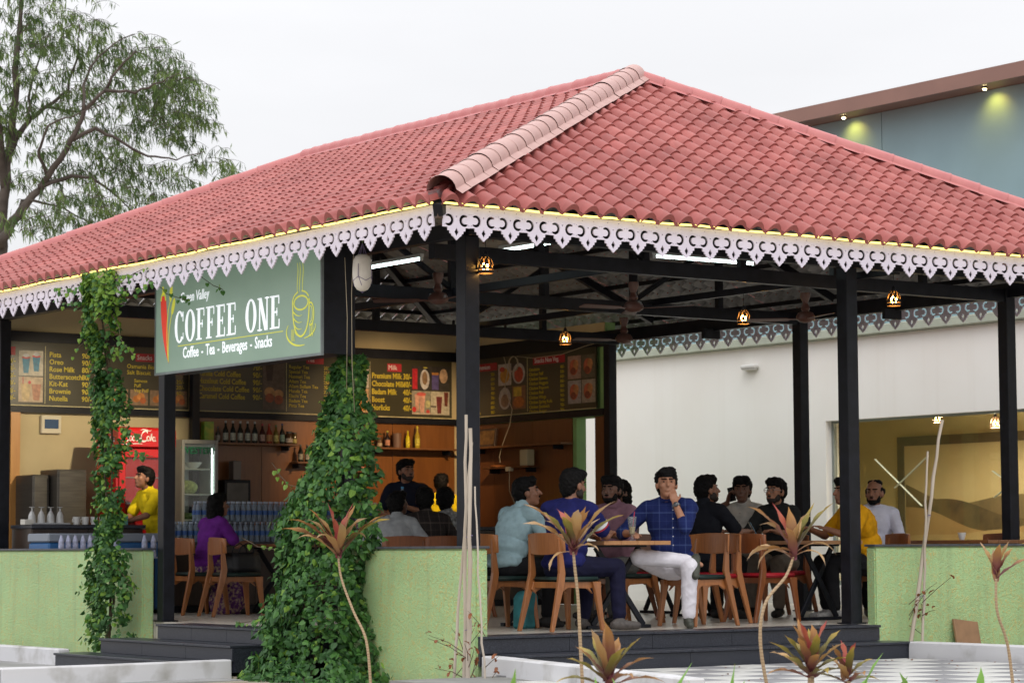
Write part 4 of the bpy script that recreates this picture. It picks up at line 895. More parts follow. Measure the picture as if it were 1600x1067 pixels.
def script_logo(parent, x, y, sx, frame_m):
    """flowing white script drawn with brush strokes: Coca-Cola"""
    b = MB()
    def S(pts, w=.014): stroke(b, [(x+p[0]*sx, y+p[1]*sx) for p in pts], [w*sx*(.55+.75*math.sin(math.pi*i/(len(pts)-1))) for i in range(len(pts))], .002)
    for dx in (0, .47):
        S(bez((dx+.20, .20), (dx+.23, .27), (dx+.10, .30), (dx+.05, .16)), .03); S(bez((dx+.05, .16), (dx+.0, .02), (dx+.10, -.04), (dx+.22, .06)), .035)
    S(bez((.02, .0), (-.02, -.08), (.10, -.08), (.30, -.03), (.55, -.05)), .018)     # tail sweeping under the word
    def o(cx): S(arc(cx, .08, .035, .055, 0, 360, 16), .022)
    def a(cx): S(arc(cx, .07, .033, .05, 0, 360, 16), .022); S(bez((cx+.035, .12), (cx+.03, .03), (cx+.04, .01), (cx+.06, .03), n=8), .02)
    def cc(cx): S(arc(cx, .07, .035, .05, 50, 310, 14), .022)
    o(.235); cc(.32); a(.40); S([(.455, .07), (.49, .075)], .03); o(.70); S(bez((.755, .02), (.765, .20), (.81, .28), (.79, .14), (.765, .02), n=12), .022); a(.845)
    S(bez((.50, .27), (.62, .34), (.70, .22), (.78, .28)), .016)
    return b.build('script_logo', WHT, parent, fix=False)
lg = script_logo(ck, 0, 0, .50, None); M4 = Matrix(((1, 0, 0, -.345), (0, 0, -1, -.032), (0, 1, 0, 1.985), (0, 0, 0, 1))); lg.matrix_local = M4
lg2 = script_logo(ck, 0, 0, .50, None); lg2.matrix_local = Matrix(((0, 0, -1, -.382), (-1, 0, 0, .52), (0, 1, 0, 1.98), (0, 0, 0, 1)))
# upright cooler with lit shelves
wc = empty('display_cooler', (2.88, 9.9, 0), 0, 'grey upright glass-door cooler with lit shelves and WESTERN lettering', 'cooler')
GREY = mat('grey cooler enamel', (.30, .30, .28), .4, var=.06)
cb = MB(); cb.box2((-.25, .04, .05), (-.225, .56, 2.05)); cb.box2((.225, .04, .05), (.25, .56, 2.05)); cb.box2((-.2245, .04, 1.97), (.2245, .56, 2.05)); cb.box2((-.2245, .04, .05), (.2245, .56, .25)); cb.box2((-.2245, .53, .251), (.2245, .56, 1.969)); cb.build('cabinet', GREY, wc)
dm = MB(); dm.box2((-.25, 0, .1), (-.21, .036, 2.05)); dm.box2((.21, 0, .1), (.25, .036, 2.05)); dm.box2((-.2095, 0, 2.0), (.2095, .036, 2.05)); dm.box2((-.2095, 0, .1), (.2095, .036, .26)); dm.build('door', GREY, wc, bevel=.004)
MB().box2((-.208, .012, .262), (.208, .02, 1.998)).build('door_glass', GLASS, wc)
MB().box2((-.22, .525, .26), (.22, .529, 1.96)).build('liner', flat('white liner', (.6, .62, .6)), wc)
MB().box2((.19, .05, .3), (.205, .065, 1.95)).build('light_strip', lit('cooler led', (.85, 1, .95), 6), wc)
for k in range(5): MB().box2((-.222, .05, .45+.31*k), (.222, .52, .462+.31*k)).build('shelf', flat('white shelf', (.62, .64, .62)), wc)
lt = letters(wc, 'WESTERN', 0, 0, .115, flat('green letters', (.02, .22, .10)), align='CENTER', bold=.002); lt.matrix_local = Matrix(((1, 0, 0, 0), (0, 0, -1, .010), (0, 1, 0, 1.88), (0, 0, 0, 1)))
def lump(name, loc, r, m, label, cat, group=None, seed=0):
    b = MB().ell((0, 0, 0), r, n=16, k=10); b.v = [tuple(Vector(v)*(1+.18*noise.noise((v[0]*12+seed, v[1]*12, v[2]*12)))) for v in b.v]
    o = b.build(name, m, smooth=True, loc=loc); tag(o, label, cat, group); return o
bowl = MB().lathe([(.03, 0), (.07, .02), (.11, .075), (.114, .078), (.105, .072), (.06, .022), (.0, .018)], 20); o = bowl.build('bowl', flat('white china', (.7, .7, .68), .3), loc=(2.92, 10.15, 1.705), smooth=40); tag(o, 'white bowl on the upper shelf of the lit cooler', 'bowl')
lump('vegetable_bag', (2.85, 10.15, 1.48), (.13, .12, .085), mat('pale green vegetables', (.28, .33, .10), .6, var=.4, scale=30), 'bag of pale green vegetables on the middle cooler shelf', 'bag')
lump('vegetable_bag', (2.84, 10.15, 1.12), (.12, .10, .045), mat('dark green leaves', (.06, .10, .03), .6, var=.5, scale=30), 'bunch of dark green leaves on the lower cooler shelf', 'bag', seed=3)
o = MB().lathe([(.045, 0), (.055, .16), (.058, .165), (.058, .17), (.0, .172)], 16).build('tub', flat('white tub', (.66, .66, .64), .4), loc=(3.0, 10.12, 1.075), smooth=40); tag(o, 'white plastic tub on the lower cooler shelf', 'tub')
# steel cabinets at far left
SS = mat('brushed dark steel', (.12, .11, .095), .35, var=.12, scale=4, metal=.7, stretch=(1, 1, 12))
for x0, x1, y0, top, lab in ((.70, .92, 9.95, 1.60, 'narrow dark steel cabinet at far left beside the door'), (.92, 1.30, 9.75, 1.66, 'wide dark steel water cooler with a black handle')):
    r = empty('steel_cabinet', ((x0+x1)/2, y0, 0), 0, lab, 'cabinet'); w = (x1-x0)/2-.004
    MB().box2((-w, .02, .02), (w, .5, top)).build('body', SS, r, bevel=.01); MB().box2((-w+.01, 0, .1), (w-.01, .018, top-.02)).build('door', SS, r, bevel=.006)
    if w > .2:
        MB().box2((.02, -.02, top-.42), (.07, -.001, top-.24)).build('handle', STEEL, r, bevel=.005); MB().box2((.10, -.005, top-.55), (.17, -.0005, top-.18)).build('sticker', mat('energy label', (.5, .42, .1), .5, col2=(.55, .5, .35), scale=14), r)
# meter panel on the cream wall
r = empty('meter_box', (1.17, 10.518, 2.22), 0, 'cream electrical box with blue window on the cream wall', 'electrical box')
MB().box2((-.13, -.05, -.11), (.13, 0, .11)).build('box', flat('box cream', (.62, .56, .42)), r, bevel=.008); MB().box2((-.09, -.056, -.05), (.09, -.0505, .06)).build('cover', flat('blue cover', (.04, .08, .16), .2), r)
# chest freezer in front with packs
cf = empty('chest_cooler', (.74, 8.38, 0), 0, 'grey and blue chest cooler behind the left green wall', 'cooler')
MB().box2((-.70, -.26, .05), (.70, .26, .80)).build('body', flat('blue chest enamel', (.03, .12, .30), .35), cf, bevel=.02); MB().box2((-.71, -.27, .802), (.71, .27, .90)).build('lid', flat('grey chest lid', (.22, .25, .30), .4), cf, bevel=.015)
PET = mat('clear bottle plastic', (.26, .33, .42), .12, var=.2, scale=12, spec=.6, alpha=.6); PETB = flat('blue bottle label', (.03, .10, .32), .4); CAPB = flat('pale bottle cap', (.34, .40, .50), .4)
def bottle_proto():
    r = empty('water_bottle'); s = 1
    MB().lathe([(.030, 0), (.034, .01), (.033, .06), (.034, .075), (.034, .13), (.033, .15), (.022, .19), (.013, .205), (.013, .212)], 10).build('body', PET, r, smooth=40)
    MB().lathe([(.0345, .078), (.0345, .128)], 10, cap=False).build('label_band', PETB, r, smooth=True); MB().lathe([(.015, .2121), (.015, .232)], 10).build('cap', CAPB, r); return r
bp = bottle_proto(); first = True
def place(proto, first, loc, rz, label, cat, group):
    o = proto if first else copy_tree(proto); o.location = loc; o.rotation_euler = (0, 0, rz); tag(o, label, cat, group); return o
k = 0
for tier in range(2):
    for row in range(3):
        for i in range(40):
            x = 1.62+i*.073 + (0 if tier == 0 else .4); 
            if tier == 1 and x > 4.5: continue
            if row and (i % 40) > 34: continue
            if row == 2 and tier == 0: continue
            if row == 2: continue
            place(bp, k == 0, (x+rng.uniform(-.003, .003), 8.36+.08*row, .802+.235*tier), rng.uniform(0, 6), '%s water bottle from the left, %s row, %s layer, on the long counter' % (nth(i+1), ('front', 'second')[row], ('lower', 'upper')[tier]), 'bottle', 'water bottles packed on the long counter'); k += 1
MB_pack = mat('shrink wrapped bottles', (.36, .38, .52), .2, var=.35, scale=26, spec=.6)
for x0, x1, lab in ((.08, .50, 'shrink-wrapped pack of bottles leaning on the chest cooler, leftmost'), (.63, .80, 'shrink-wrapped pack of bottles on the chest cooler left of the vine'), (1.09, 1.28, 'shrink-wrapped pack of bottles on the chest cooler right of the vine')):
    r = empty('bottle_pack', ((x0+x1)/2, 7.97, .64), 0, lab, 'bottle pack')
    n = max(2, int((x1-x0)/.07))
    for i in range(n):
        MB().lathe([(.030, 0), (.034, .02), (.032, .08), (.034, .1), (.033, .16), (.02, .21), (.014, .225), (.014, .24)], 8).build('bottle', MB_pack, r, loc=(x0-(x0+x1)/2+.035+i*(x1-x0-.07)/(n-1), rng.uniform(-.01, .01), 0), smooth=40)
    MB().box2((-(x1-x0)/2, -.04, -.02), ((x1-x0)/2, .04, -.002)).build('tray', flat('pack tray', (.3, .32, .4)), r)
    MB().box2((-(x1-x0)/2+.02, .0, -.6), ((x1-x0)/2-.02, .035, -.021)).build('stand', STEEL, r)
# glasses and cups on the left counter
CGL = mat('drinking glass', (.55, .56, .56), .08, var=.1, spec=.8, alpha=.75)
o = MB().box2((.12, 8.74, 1.001), (.60, 9.02, 1.022)).build('tray', flat('grey tray', (.35, .36, .38), .4), bevel=.006); tag(o, 'grey tray under the upturned glasses', 'tray')
for i in range(4):
    o = MB().lathe([(.045, 0), (.04, .08), (.022, .12), (.008, .135), (.008, .165), (.036, .175), (.036, .178)], 14).build('drinking_glass', CGL, loc=(.18+.115*i, 8.86, 1.023), smooth=40); tag(o, ('leftmost', 'second', 'third', 'rightmost')[i]+' upturned stemmed glass on the grey tray', 'glass', 'upturned glasses on the tray')
for i in range(4):
    r = empty('cup', (.70+.11*i, 8.80, 1.001), rng.uniform(0, 6), ('leftmost', 'second', 'third', 'rightmost')[i]+' white china cup in the row on the left counter', 'cup', 'white cups on the left counter')
    MB().lathe([(.028, 0), (.034, .004), (.042, .085), (.044, .09), (.040, .088), (.030, .01), (.0, .009)], 16).build('bowl', flat('white china', (.7, .7, .68), .3), r, smooth=40); MB().tube([(.041, 0, .07), (.062, 0, .065), (.064, 0, .035), (.036, 0, .02)], .005, 6).build('handle', flat('white china', (.7, .7, .68), .3), r, smooth=True)
o = MB().box2((1.16, 8.74, 1.001), (1.32, 8.89, 1.10)).build('box', flat('teal carton', (.10, .26, .30)), bevel=.004); tag(o, 'small teal carton on the left counter in front of the staff member', 'box')
o = MB().box2((-.0, 8.74, 1.001), (.11, 8.86, 1.06)).build('box', flat('white carton', (.5, .48, .44)), bevel=.004, loc=(.04, 0, 0)); tag(o, 'small white carton at the left end of the counter', 'box')
# shelves on the wood panels
SH = wood('shelf wood', (.10, .04, .014), (.20, .085, .03), .4, 0)
def shelf(a, b, label):
    c = (Vector(a)+Vector(b))/2; r = empty('wall_shelf', c, 0, label, 'shelf'); h = (Vector(b)-Vector(a))/2
    MB().box2(-h, h).build('board', SH, r, bevel=.003)
    for s in (-.8, .8):
        if h.x > h.y: MB().box2((s*h.x-.01, -h.y*.6, -.07), (s*h.x+.01, h.y, -h.z-.001)).build('bracket', STEEL, r)
        else: MB().box2((-h.x*.6, s*h.y-.01, -.07), (h.x, s*h.y+.01, -h.z-.001)).build('bracket', STEEL, r)
shelf((3.13, 10.28, 2.02), (4.52, 10.499, 2.045), 'wooden shelf with syrup bottles under the tea list'); shelf((5.62, 10.28, 2.005), (7.0, 10.499, 2.03), 'wooden shelf with yellow sauce bottles under the Milk board')
shelf((5.15, 10.30, 1.70), (5.85, 10.499, 1.725), 'short wooden shelf beside the big vine'); shelf((4.5, 10.3, 1.80), (5.0, 10.499, 1.825), 'short wooden shelf mostly hidden by the big vine')
shelf((6.92, 7.95, 2.01), (7.114, 10.1, 2.035), 'long wooden shelf on the side wall'); shelf((6.92, 8.65, 1.74), (7.114, 9.65, 1.765), 'short wooden shelf with a cream box on the side wall')
LABW = flat('paper label', (.48, .47, .40), .6)
def bottle(loc, h, rad, bodyc, capc, labc, label, group=None, name='sauce_bottle', neck=True):
    r = empty(name, loc, rng.uniform(0, 6), label, 'bottle', group)
    P = [(rad*.92, 0), (rad, .01), (rad, h*.52), (rad*.9, h*.6), (rad*.42, h*.74), (rad*.36, h*.88), (rad*.36, h*.90)] if neck else [(rad*.95, 0), (rad, .01), (rad, h*.72), (rad*.8, h*.82), (rad*.8, h*.86)]
    MB().lathe(P, 12).build('body', mat('bottle %.2f %.2f %.2f' % bodyc, bodyc, .15, var=.1), r, smooth=40)
    MB().lathe([(rad*1.015, h*.12), (rad*1.015, h*.45)], 12, cap=False).build('label_band', mat('label %.2f %.2f %.2f' % labc, labc, .6, var=.35, scale=40), r, smooth=True)
    MB().lathe([(rad*(.42 if neck else .86), P[-1][1]+.0005), (rad*(.40 if neck else .86), h)], 12).build('cap', mat('cap %.2f %.2f %.2f' % capc, capc, .4, var=.05), r); return r
o = MB().box2((3.17, 10.32, 2.046), (3.30, 10.42, 2.30)).build('juice_carton', mat('green juice carton', (.12, .34, .03), .4, col2=(.45, .42, .05), scale=9), bevel=.003); tag(o, 'green juice carton on the syrup shelf above the lit cooler', 'carton')
bd, wl_ = (.015, .018, .015), (.5, .5, .46)
bottle((3.40, 10.4, 2.046), .20, .030, (.10, .09, .08), (.10, .10, .10), (.30, .28, .25), 'dim clear bottle next to the green juice carton')
for i in range(5): bottle((3.51+.105*i, 10.4, 2.046), .275, .034, bd, (.45, .45, .45), (.40, .42, .36), ('leftmost', 'second', 'middle', 'fourth', 'rightmost')[i]+' of the five dark pale-capped syrup bottles on the shelf', 'dark syrup bottles on the shelf')
bottle((4.04, 10.4, 2.046), .25, .034, (.05, .01, .01), (.35, .02, .03), (.45, .30, .25), 'dark sauce bottle with a red cap on the syrup shelf'); bottle((4.14, 10.4, 2.046), .25, .036, (.32, .04, .02), (.5, .05, .03), (.5, .25, .10), 'orange red sauce bottle on the syrup shelf'); bottle((4.24, 10.4, 2.046), .24, .032, (.16, .12, .02), (.08, .16, .05), (.5, .45, .15), 'bottle with a yellow label and green cap on the syrup shelf'); bottle((4.33, 10.4, 2.046), .26, .034, bd, (.03, .04, .15), (.2, .3, .25), 'black bottle with a blue cap on the syrup shelf')
bottle((4.43, 10.4, 2.046), .16, .048, (.08, .04, .02), (.04, .04, .04), (.5, .42, .35), 'squat jar with a pale label on the syrup shelf', neck=False, name='jar'); bottle((4.515, 10.41, 2.046), .15, .032, (.10, .07, .02), (.03, .03, .03), (.42, .36, .12), 'small jar at the right end of the syrup shelf', neck=False, name='jar')
bottle((5.80, 10.4, 2.031), .13, .034, (.12, .07, .04), (.05, .03, .03), (.4, .32, .2), 'small jar at the left end of the sauce shelf', neck=False, name='jar'); bottle((5.92, 10.4, 2.031), .22, .036, (.02, .012, .012), (.45, .4, .05), (.45, .2, .12), 'dark sauce bottle with a red and white label on the sauce shelf')
o = MB().lathe([(.055, 0), (.06, .19), (.0, .192)], 16).build('tin', flat('brown tin', (.16, .09, .06)), loc=(6.07, 10.4, 2.031), smooth=40); tag(o, 'plain brown tin on the sauce shelf', 'tin')
bottle((6.24, 10.4, 2.031), .23, .030, (.55, .45, .01), (.55, .45, .01), (.55, .45, .02), 'plain yellow mustard squeeze bottle on the sauce shelf'); bottle((6.39, 10.4, 2.031), .29, .036, (.36, .26, .02), (.55, .45, .02), (.50, .42, .05), 'tall yellow sauce bottle on the sauce shelf')
bottle((5.52, 10.4, 1.726), .17, .036, (.10, .03, .02), (.4, .35, .05), (.4, .15, .1), 'small bottle with a red label on the short shelf', neck=True); bottle((5.68, 10.4, 1.726), .17, .040, (.30, .28, .18), (.06, .06, .06), (.45, .40, .12), 'glass jar on the short shelf', neck=False, name='jar'); bottle((5.30, 10.4, 1.726), .17, .034, (.3, .3, .12), (.4, .4, .3), (.5, .45, .2), 'small pale bottle on the short shelf')
for i in range(4): bottle((4.6+.1*i, 10.4, 1.826), .22, .034, bd, (.10, .1, .1), (.30, .28, .22), ('leftmost', 'second', 'third', 'rightmost')[i]+' dark bottle on the shelf half hidden by the big vine', 'dark bottles half hidden by the vine')
# bits on the side wall shelves
r = empty('picture_frame', (7.03, 9.72, 2.036), 0, 'dark framed picture leaning on the side wall shelf', 'picture'); MB().box2((-.02, -.20, 0), (.02, .20, .24)).build('frame', DKWOOD, r, bevel=.004, rot=(0, .15, 0)); MB().box2((-.024, -.17, .03), (-.021, .17, .21)).build('picture', mat('brown leaf picture', (.10, .05, .02), .5, col2=(.22, .12, .04), scale=20), r, rot=(0, .15, 0))
o = MB().box2((6.94, 8.70, 1.766), (7.06, 8.86, 1.97)).build('box', flat('cream box', (.50, .46, .30)), bevel=.006); tag(o, 'cream box on the short side wall shelf', 'box')
o = MB().box2((6.93, 9.02, 1.70), (6.99, 9.12, 1.755)).build('plug_adapter', flat('cream plug', (.5, .46, .34)), bevel=.004, loc=(-.03, 0, 0)); tag(o, 'cream plug adapter at the edge of the short shelf', 'plug'); cable([(6.93, 9.07, 1.70), (6.92, 9.06, 1.45), (6.94, 8.98, 1.3), (6.93, 8.96, 1.1)], 'pale cable hanging from the plug adapter', .006)
o = MB().lathe([(.10, 0), (.105, .02), (.0, .03)], 14).build('bowl', mat('orange plate', (.35, .12, .03), .5), loc=(7.0, 9.42, 1.766), smooth=40); tag(o, 'orange plate on the short side wall shelf', 'plate')
r = empty('microwave', (3.6, 10.25, 1.22), 0, 'black countertop oven with a glass door against the wood panels', 'microwave'); MB().box2((-.19, 0, 0), (.19, .24, .36)).build('casing', STEEL, r, bevel=.008); MB().box2((-.15, -.006, .04), (.15, -.001, .32)).build('door_glass', mat('oven glass', (.12, .11, .10), .12), r); MB().box2((-.20, -.02, -1.215), (.20, .22, -.002)).build('stand', DKWOOD, r)
o = MB().lathe([(.075, 0), (.08, .22), (.085, .23), (.0, .24)], 4, M=Matrix.Rotation(R(45), 3, 'Z')).build('tub', flat('grey tub', (.22, .20, .19), .5), loc=(3.62, 10.35, 1.583), bevel=.004); tag(o, 'grey square tub on top of the black oven', 'tub')
# ================================================================== tables, chairs and table things
CHW = [wood('chair teak', (.20, .066, .019), (.37, .14, .042), .38, 2, 4.0, 14), wood('chair dark teak', (.15, .045, .014), (.28, .09, .028), .38, 2, 4.0, 14)]
PADG = mat('dark green leatherette', (.012, .030, .026), .4, var=.2); PADR = mat('red leatherette', (.42, .012, .025), .4, var=.1)
def chair_meshes(wm):
    M = {}
    # bent plywood backrest
    b = MB(); n = 10; V = []
    for i in range(n+1):
        t = i/n*2-1; y = .235*t; x = -.255+.055*t*t
        zt = .845-.012*t*t; zb = .655+.02*t*t
        for dx in (-.012, .012):
            V += [(x+dx, y, zb), (x+dx-.008, y, zt)]
    F = []
    for i in range(n):
        a = 4*i; c = 4*(i+1); F += [(a, a+1, c+1, c), (a+2, c+2, c+3, a+3), (a+1, a+3, c+3, c+1), (a, c, c+2, a+2)]
    F += [(0, 2, 3, 1), (4*n, 4*n+1, 4*n+3, 4*n+2)]
    b.add(V, F); M['backrest'] = b.mesh('backrest', wm, smooth=40, bevel=.004)
    def leg(pts, w):
        m = MB(); V = []
        for p, ww in zip(pts, w):
            V += [(p[0]+sx*ww[0]/2, p[1]+sy*ww[1]/2, p[2]) for sx, sy in ((-1, -1), (1, -1), (1, 1), (-1, 1))]
        k = len(pts); F = [(4*i+j, 4*i+(j+1) % 4, 4*i+4+(j+1) % 4, 4*i+4+j) for i in range(k-1) for j in range(4)] + [(3, 2, 1, 0), tuple(4*(k-1)+j for j in range(4))]
        return m.add(V, F).mesh('leg', wm, bevel=.005)
    for s in (-1, 1):
        M['rear%d' % s] = leg([(-.335, s*.215, .002), (-.22, s*.20, .42), (-.205, s*.195, .50), (-.228, s*.190, .80)], [(.036, .032), (.072, .036), (.066, .036), (.030, .026)])
        M['front%d' % s] = leg([(.235, s*.225, .002), (.20, s*.20, .32), (.19, s*.19, .425)], [(.034, .032), (.062, .038), (.095, .038)])
    f = MB()
    for s in (-1, 1):
        P = [(-.215, .425), (.21, .425), (.205, .385), (.13, .365), (.165, .32), (.10, .365), (-.12, .375), (-.20, .33), (-.235, .36)]
        f.prism(P, .022, Matrix(((1, 0, 0), (0, 0, 1), (0, 1, 0))), (0, s*.172-.011, 0))
    f.box2((.165, -.16, .372), (.188, .16, .424)); f.box2((-.21, -.16, .372), (-.188, .16, .424))
    M['seat_frame'] = f.mesh('seat_frame', wm, bevel=.003)
    return M
def pad_mesh(m):
    b = MB().box2((-.205, -.215, .426), (.225, .215, .468)); me = b.mesh('seat_pad', m)
    bm = bmesh.new(); bm.from_mesh(me); bmesh.ops.bevel(bm, geom=list(bm.edges), offset=.017, segments=3, affect='EDGES'); bm.to_mesh(me); bm.free(); me.polygons.foreach_set('use_smooth', [True]*len(me.polygons)); return me
CM = [chair_meshes(w) for w in CHW]; PM = {'g': pad_mesh(PADG), 'r': pad_mesh(PADR)}
def chair(x, y, face, pad, tone, label, z=.0):
    r = empty('chair', (x, y, z), R(face), label, 'chair', 'wooden dining chairs'); M = CM[tone]
    link('seat_pad', PM[pad], r); link('backrest', M['backrest'], r); link('seat_frame', M['seat_frame'], r)
    for s in (-1, 1): link('leg', M['rear%d' % s], r); link('leg', M['front%d' % s], r)
    return r
TOPW = wood('table top pine', (.30, .13, .045), (.46, .23, .09), .4, 1, 3, 12); TOPD = wood('table top dark', (.16, .06, .022), (.26, .11, .04), .4, 1, 3, 12)
def table(x0, y0, x1, y1, label, m=None, along='y'):
    c = ((x0+x1)/2, (y0+y1)/2, 0); r = empty('table', c, 0, label, 'table', 'dining tables'); hx, hy = (x1-x0)/2, (y1-y0)/2; m = m or TOPW
    n = 4
    for i in range(n):
        if along == 'y': MB().box2((-hx+2*hx*i/n, -hy, .738), (-hx+2*hx*(i+1)/n-.002, hy, .774)).build('plank', m, r, bevel=.003)
        else: MB().box2((-hx, -hy+2*hy*i/n, .738), (hx, -hy+2*hy*(i+1)/n-.002, .774)).build('plank', m, r, bevel=.003)
    for e in (-1, 1):
        if along == 'y':
            yy = e*(hy-.28); P = [((-hx+.12, yy, .72), (hx-.10, yy, .03)), ((hx-.12, yy+.03, .72), (-hx+.10, yy+.03, .03))]; fb = ((-hx+.02, yy+.015, .018), (hx-.02, yy+.015, .018)); tb = ((-hx+.06, yy+.015, .728), (hx-.06, yy+.015, .728))
        else:
            xx = e*(hx-.28); P = [((xx, -hy+.12, .72), (xx, hy-.10, .03)), ((xx+.03, hy-.12, .72), (xx+.03, -hy+.10, .03))]; fb = ((xx+.015, -hy+.02, .018), (xx+.015, hy-.02, .018)); tb = ((xx+.015, -hy+.06, .728), (xx+.015, hy-.06, .728))
        for a, b in P: MB().bar(a, b, .028, .05).build('leg', STEEL, r, bevel=.003)
        MB().bar(*fb, .06, .03).build('foot_bar', STEEL, r, bevel=.003); MB().bar(*tb, .05, .018).build('top_bar', STEEL, r)
    return r
table(1.52, .12, 2.27, 1.95, 'pine topped table with the glass of juice at the front'); table(4.55, .75, 5.2, 3.2, 'long wooden table where the man holds a phone to his ear'); table(6.42, .25, 7.0, 1.35, 'wooden table behind the right green wall with a white cup', TOPD)
table(2.05, 4.95, 3.3, 5.6, 'wooden table behind the front corner wall', TOPD, 'x'); table(2.15, 6.5, 2.85, 7.7, 'wooden table in front of the woman in purple', TOPD); table(4.35, 3.75, 5.6, 4.4, 'wooden table deep inside, behind the man in the mauve shirt', TOPD, 'x')
chair(1.20, .27, 4, 'g', 0, 'teak chair with green seat under the man in the navy tee'); chair(1.20, 1.22, 0, 'g', 0, 'teak chair with green seat under the man in the pale blue shirt'); chair(2.84, .48, 186, 'g', 0, 'dark-seated teak chair under the man in the blue checked shirt')
chair(2.92, 1.64, 190, 'g', 0, 'teak chair under the man in the mauve shirt'); chair(4.12, .98, 3, 'r', 1, 'empty dark chair with a bright red seat beside the long table'); chair(4.14, 2.0, 0, 'r', 1, 'red-seated chair under the man in the black shirt'); chair(3.42, .98, 178, 'r', 0, 'red-seated chair back to back with the empty chair')
chair(5.74, 1.08, 165, 'r', 0, 'red-seated chair under the man in the mustard shirt'); chair(5.62, 2.45, 180, 'r', 1, 'red-seated chair under the man with glasses'); chair(5.62, 3.02, 180, 'r', 1, 'red-seated chair under the man on the phone'); chair(6.32, 1.76, 215, 'r', 1, 'chair under the bald man in the white shirt'); chair(7.02, .85, 180, 'r', 1, 'chair behind the white cup on the right-hand table')
chair(4.08, 3.03, 150, 'r', 1, 'chair under the long-haired person in beige'); chair(1.50, 7.38, 2, 'g', 0, 'teak chair under the woman in purple'); chair(1.47, 6.52, -8, 'g', 0, 'teak chair with a black bag on its green seat'); chair(2.25, 4.5, 72, 'g', 1, 'dark chair under the man in the pale grey shirt behind the corner wall'); chair(2.62, 4.42, 88, 'g', 1, 'dark chair under the man in the dark checked shirt'); chair(3.05, 4.6, 100, 'g', 1, 'dark chair under the man in the grey patterned shirt'); chair(7.45, .1, 100, 'r', 1, 'chair at the far right behind the green wall')
# things on the tables
JG = mat('thin glass', (.35, .37, .37), .05, var=.03, spec=.8, alpha=.22); JU = mat('pale mango juice', (.55, .46, .20), .4, var=.1)
r = empty('juice_glass', (2.02, .36, .775), 0, 'tall glass of pale juice with a red straw on the front table', 'glass')
MB().lathe([(.034, 0), (.036, .004), (.012, .014), (.010, .035), (.026, .06), (.034, .13), (.042, .215), (.0405, .213), (.031, .13), (.022, .064), (.0, .055)], 18).build('glass', JG, r, smooth=40); MB().lathe([(.002, .058), (.021, .065), (.030, .125), (.0, .126)], 16).build('juice', JU, r, smooth=40); MB().tube([(.0, 0, .07), (.03, .0, .26)], .004, 6).build('straw', flat('red straw', (.5, .02, .05)), r); MB().box2((-.05, -.05, -.0005+.0005), (.05, .05, .0012)).build('paper_coaster', LABW, r) if 0 else None
r = empty('water_bottle', (1.72, .95, .775), 0, 'half-litre water bottle on the front table before the man in mauve', 'bottle')
MB().lathe([(.030, 0), (.033, .01), (.031, .06), (.033, .075), (.033, .13), (.031, .15), (.020, .20), (.012, .215), (.012, .222)], 12).build('body', PET, r, smooth=40); MB().lathe([(.0335, .078), (.0335, .128)], 12, cap=False).build('label_band', PETB, r, smooth=True); MB().lathe([(.014, .2221), (.014, .24)], 10).build('cap', flat('blue cap', (.05, .25, .5)), r)
r = empty('cup', (6.62, .80, .775), .5, 'white china cup on the table behind the right green wall', 'cup'); MB().lathe([(.022, 0), (.026, .004), (.040, .06), (.044, .075), (.041, .073), (.026, .01), (.0, .009)], 18).build('bowl', flat('white china', (.7, .7, .68), .3), r, smooth=40); MB().tube([(.042, 0, .06), (.060, 0, .055), (.058, 0, .03), (.034, 0, .022)], .005, 6).build('handle', flat('white china', (.7, .7, .68), .3), r, smooth=True)
bg = empty('handbag', (1.52, 6.48, .47), .2, 'black handbag lying on the green chair seat', 'bag'); b = MB().box2((-.17, -.09, 0), (.20, .09, .21)); me = b.mesh('body', mat('black bag leather', (.010, .010, .012), .5, var=.3)); bm = bmesh.new(); bm.from_mesh(me); bmesh.ops.subdivide_edges(bm, edges=list(bm.edges), cuts=3, use_grid_fill=True)
for v in bm.verts:
    k = 1-.35*(v.co.z/.21)**2*abs(v.co.y)/.09; v.co.y *= k; v.co += Vector((noise.noise(v.co*14), noise.noise(v.co*14+Vector((5, 0, 0))), noise.noise(v.co*14+Vector((0, 7, 0)))))*.014; v.co.z = max(.001, v.co.z)
bm.to_mesh(me); bm.free(); me.polygons.foreach_set('use_smooth', [True]*len(me.polygons)); link('body', me, bg)
for s in (-1, 1): MB().tube([(-.09, s*.05, .19), (-.06, s*.06, .27), (.03, s*.06, .31), (.11, s*.06, .27), (.13, s*.05, .19)], .007, 6).build('strap', STEEL, bg, smooth=True)
cb = empty('shopping_bag', (1.35, 1.05, .001), .3, 'teal cloth bag on the floor under the front chairs', 'bag'); MB().prism([(-.12, 0), (.12, 0), (.10, .3), (.03, .34), (-.05, .33), (-.11, .28)], .14, Matrix(((1, 0, 0), (0, 0, 1), (0, 1, 0))), (0, -.07, 0)).build('body', mat('teal cloth', (.03, .17, .19), .8, var=.25, scale=9, bump=.02, bscale=20), cb, bevel=.02)
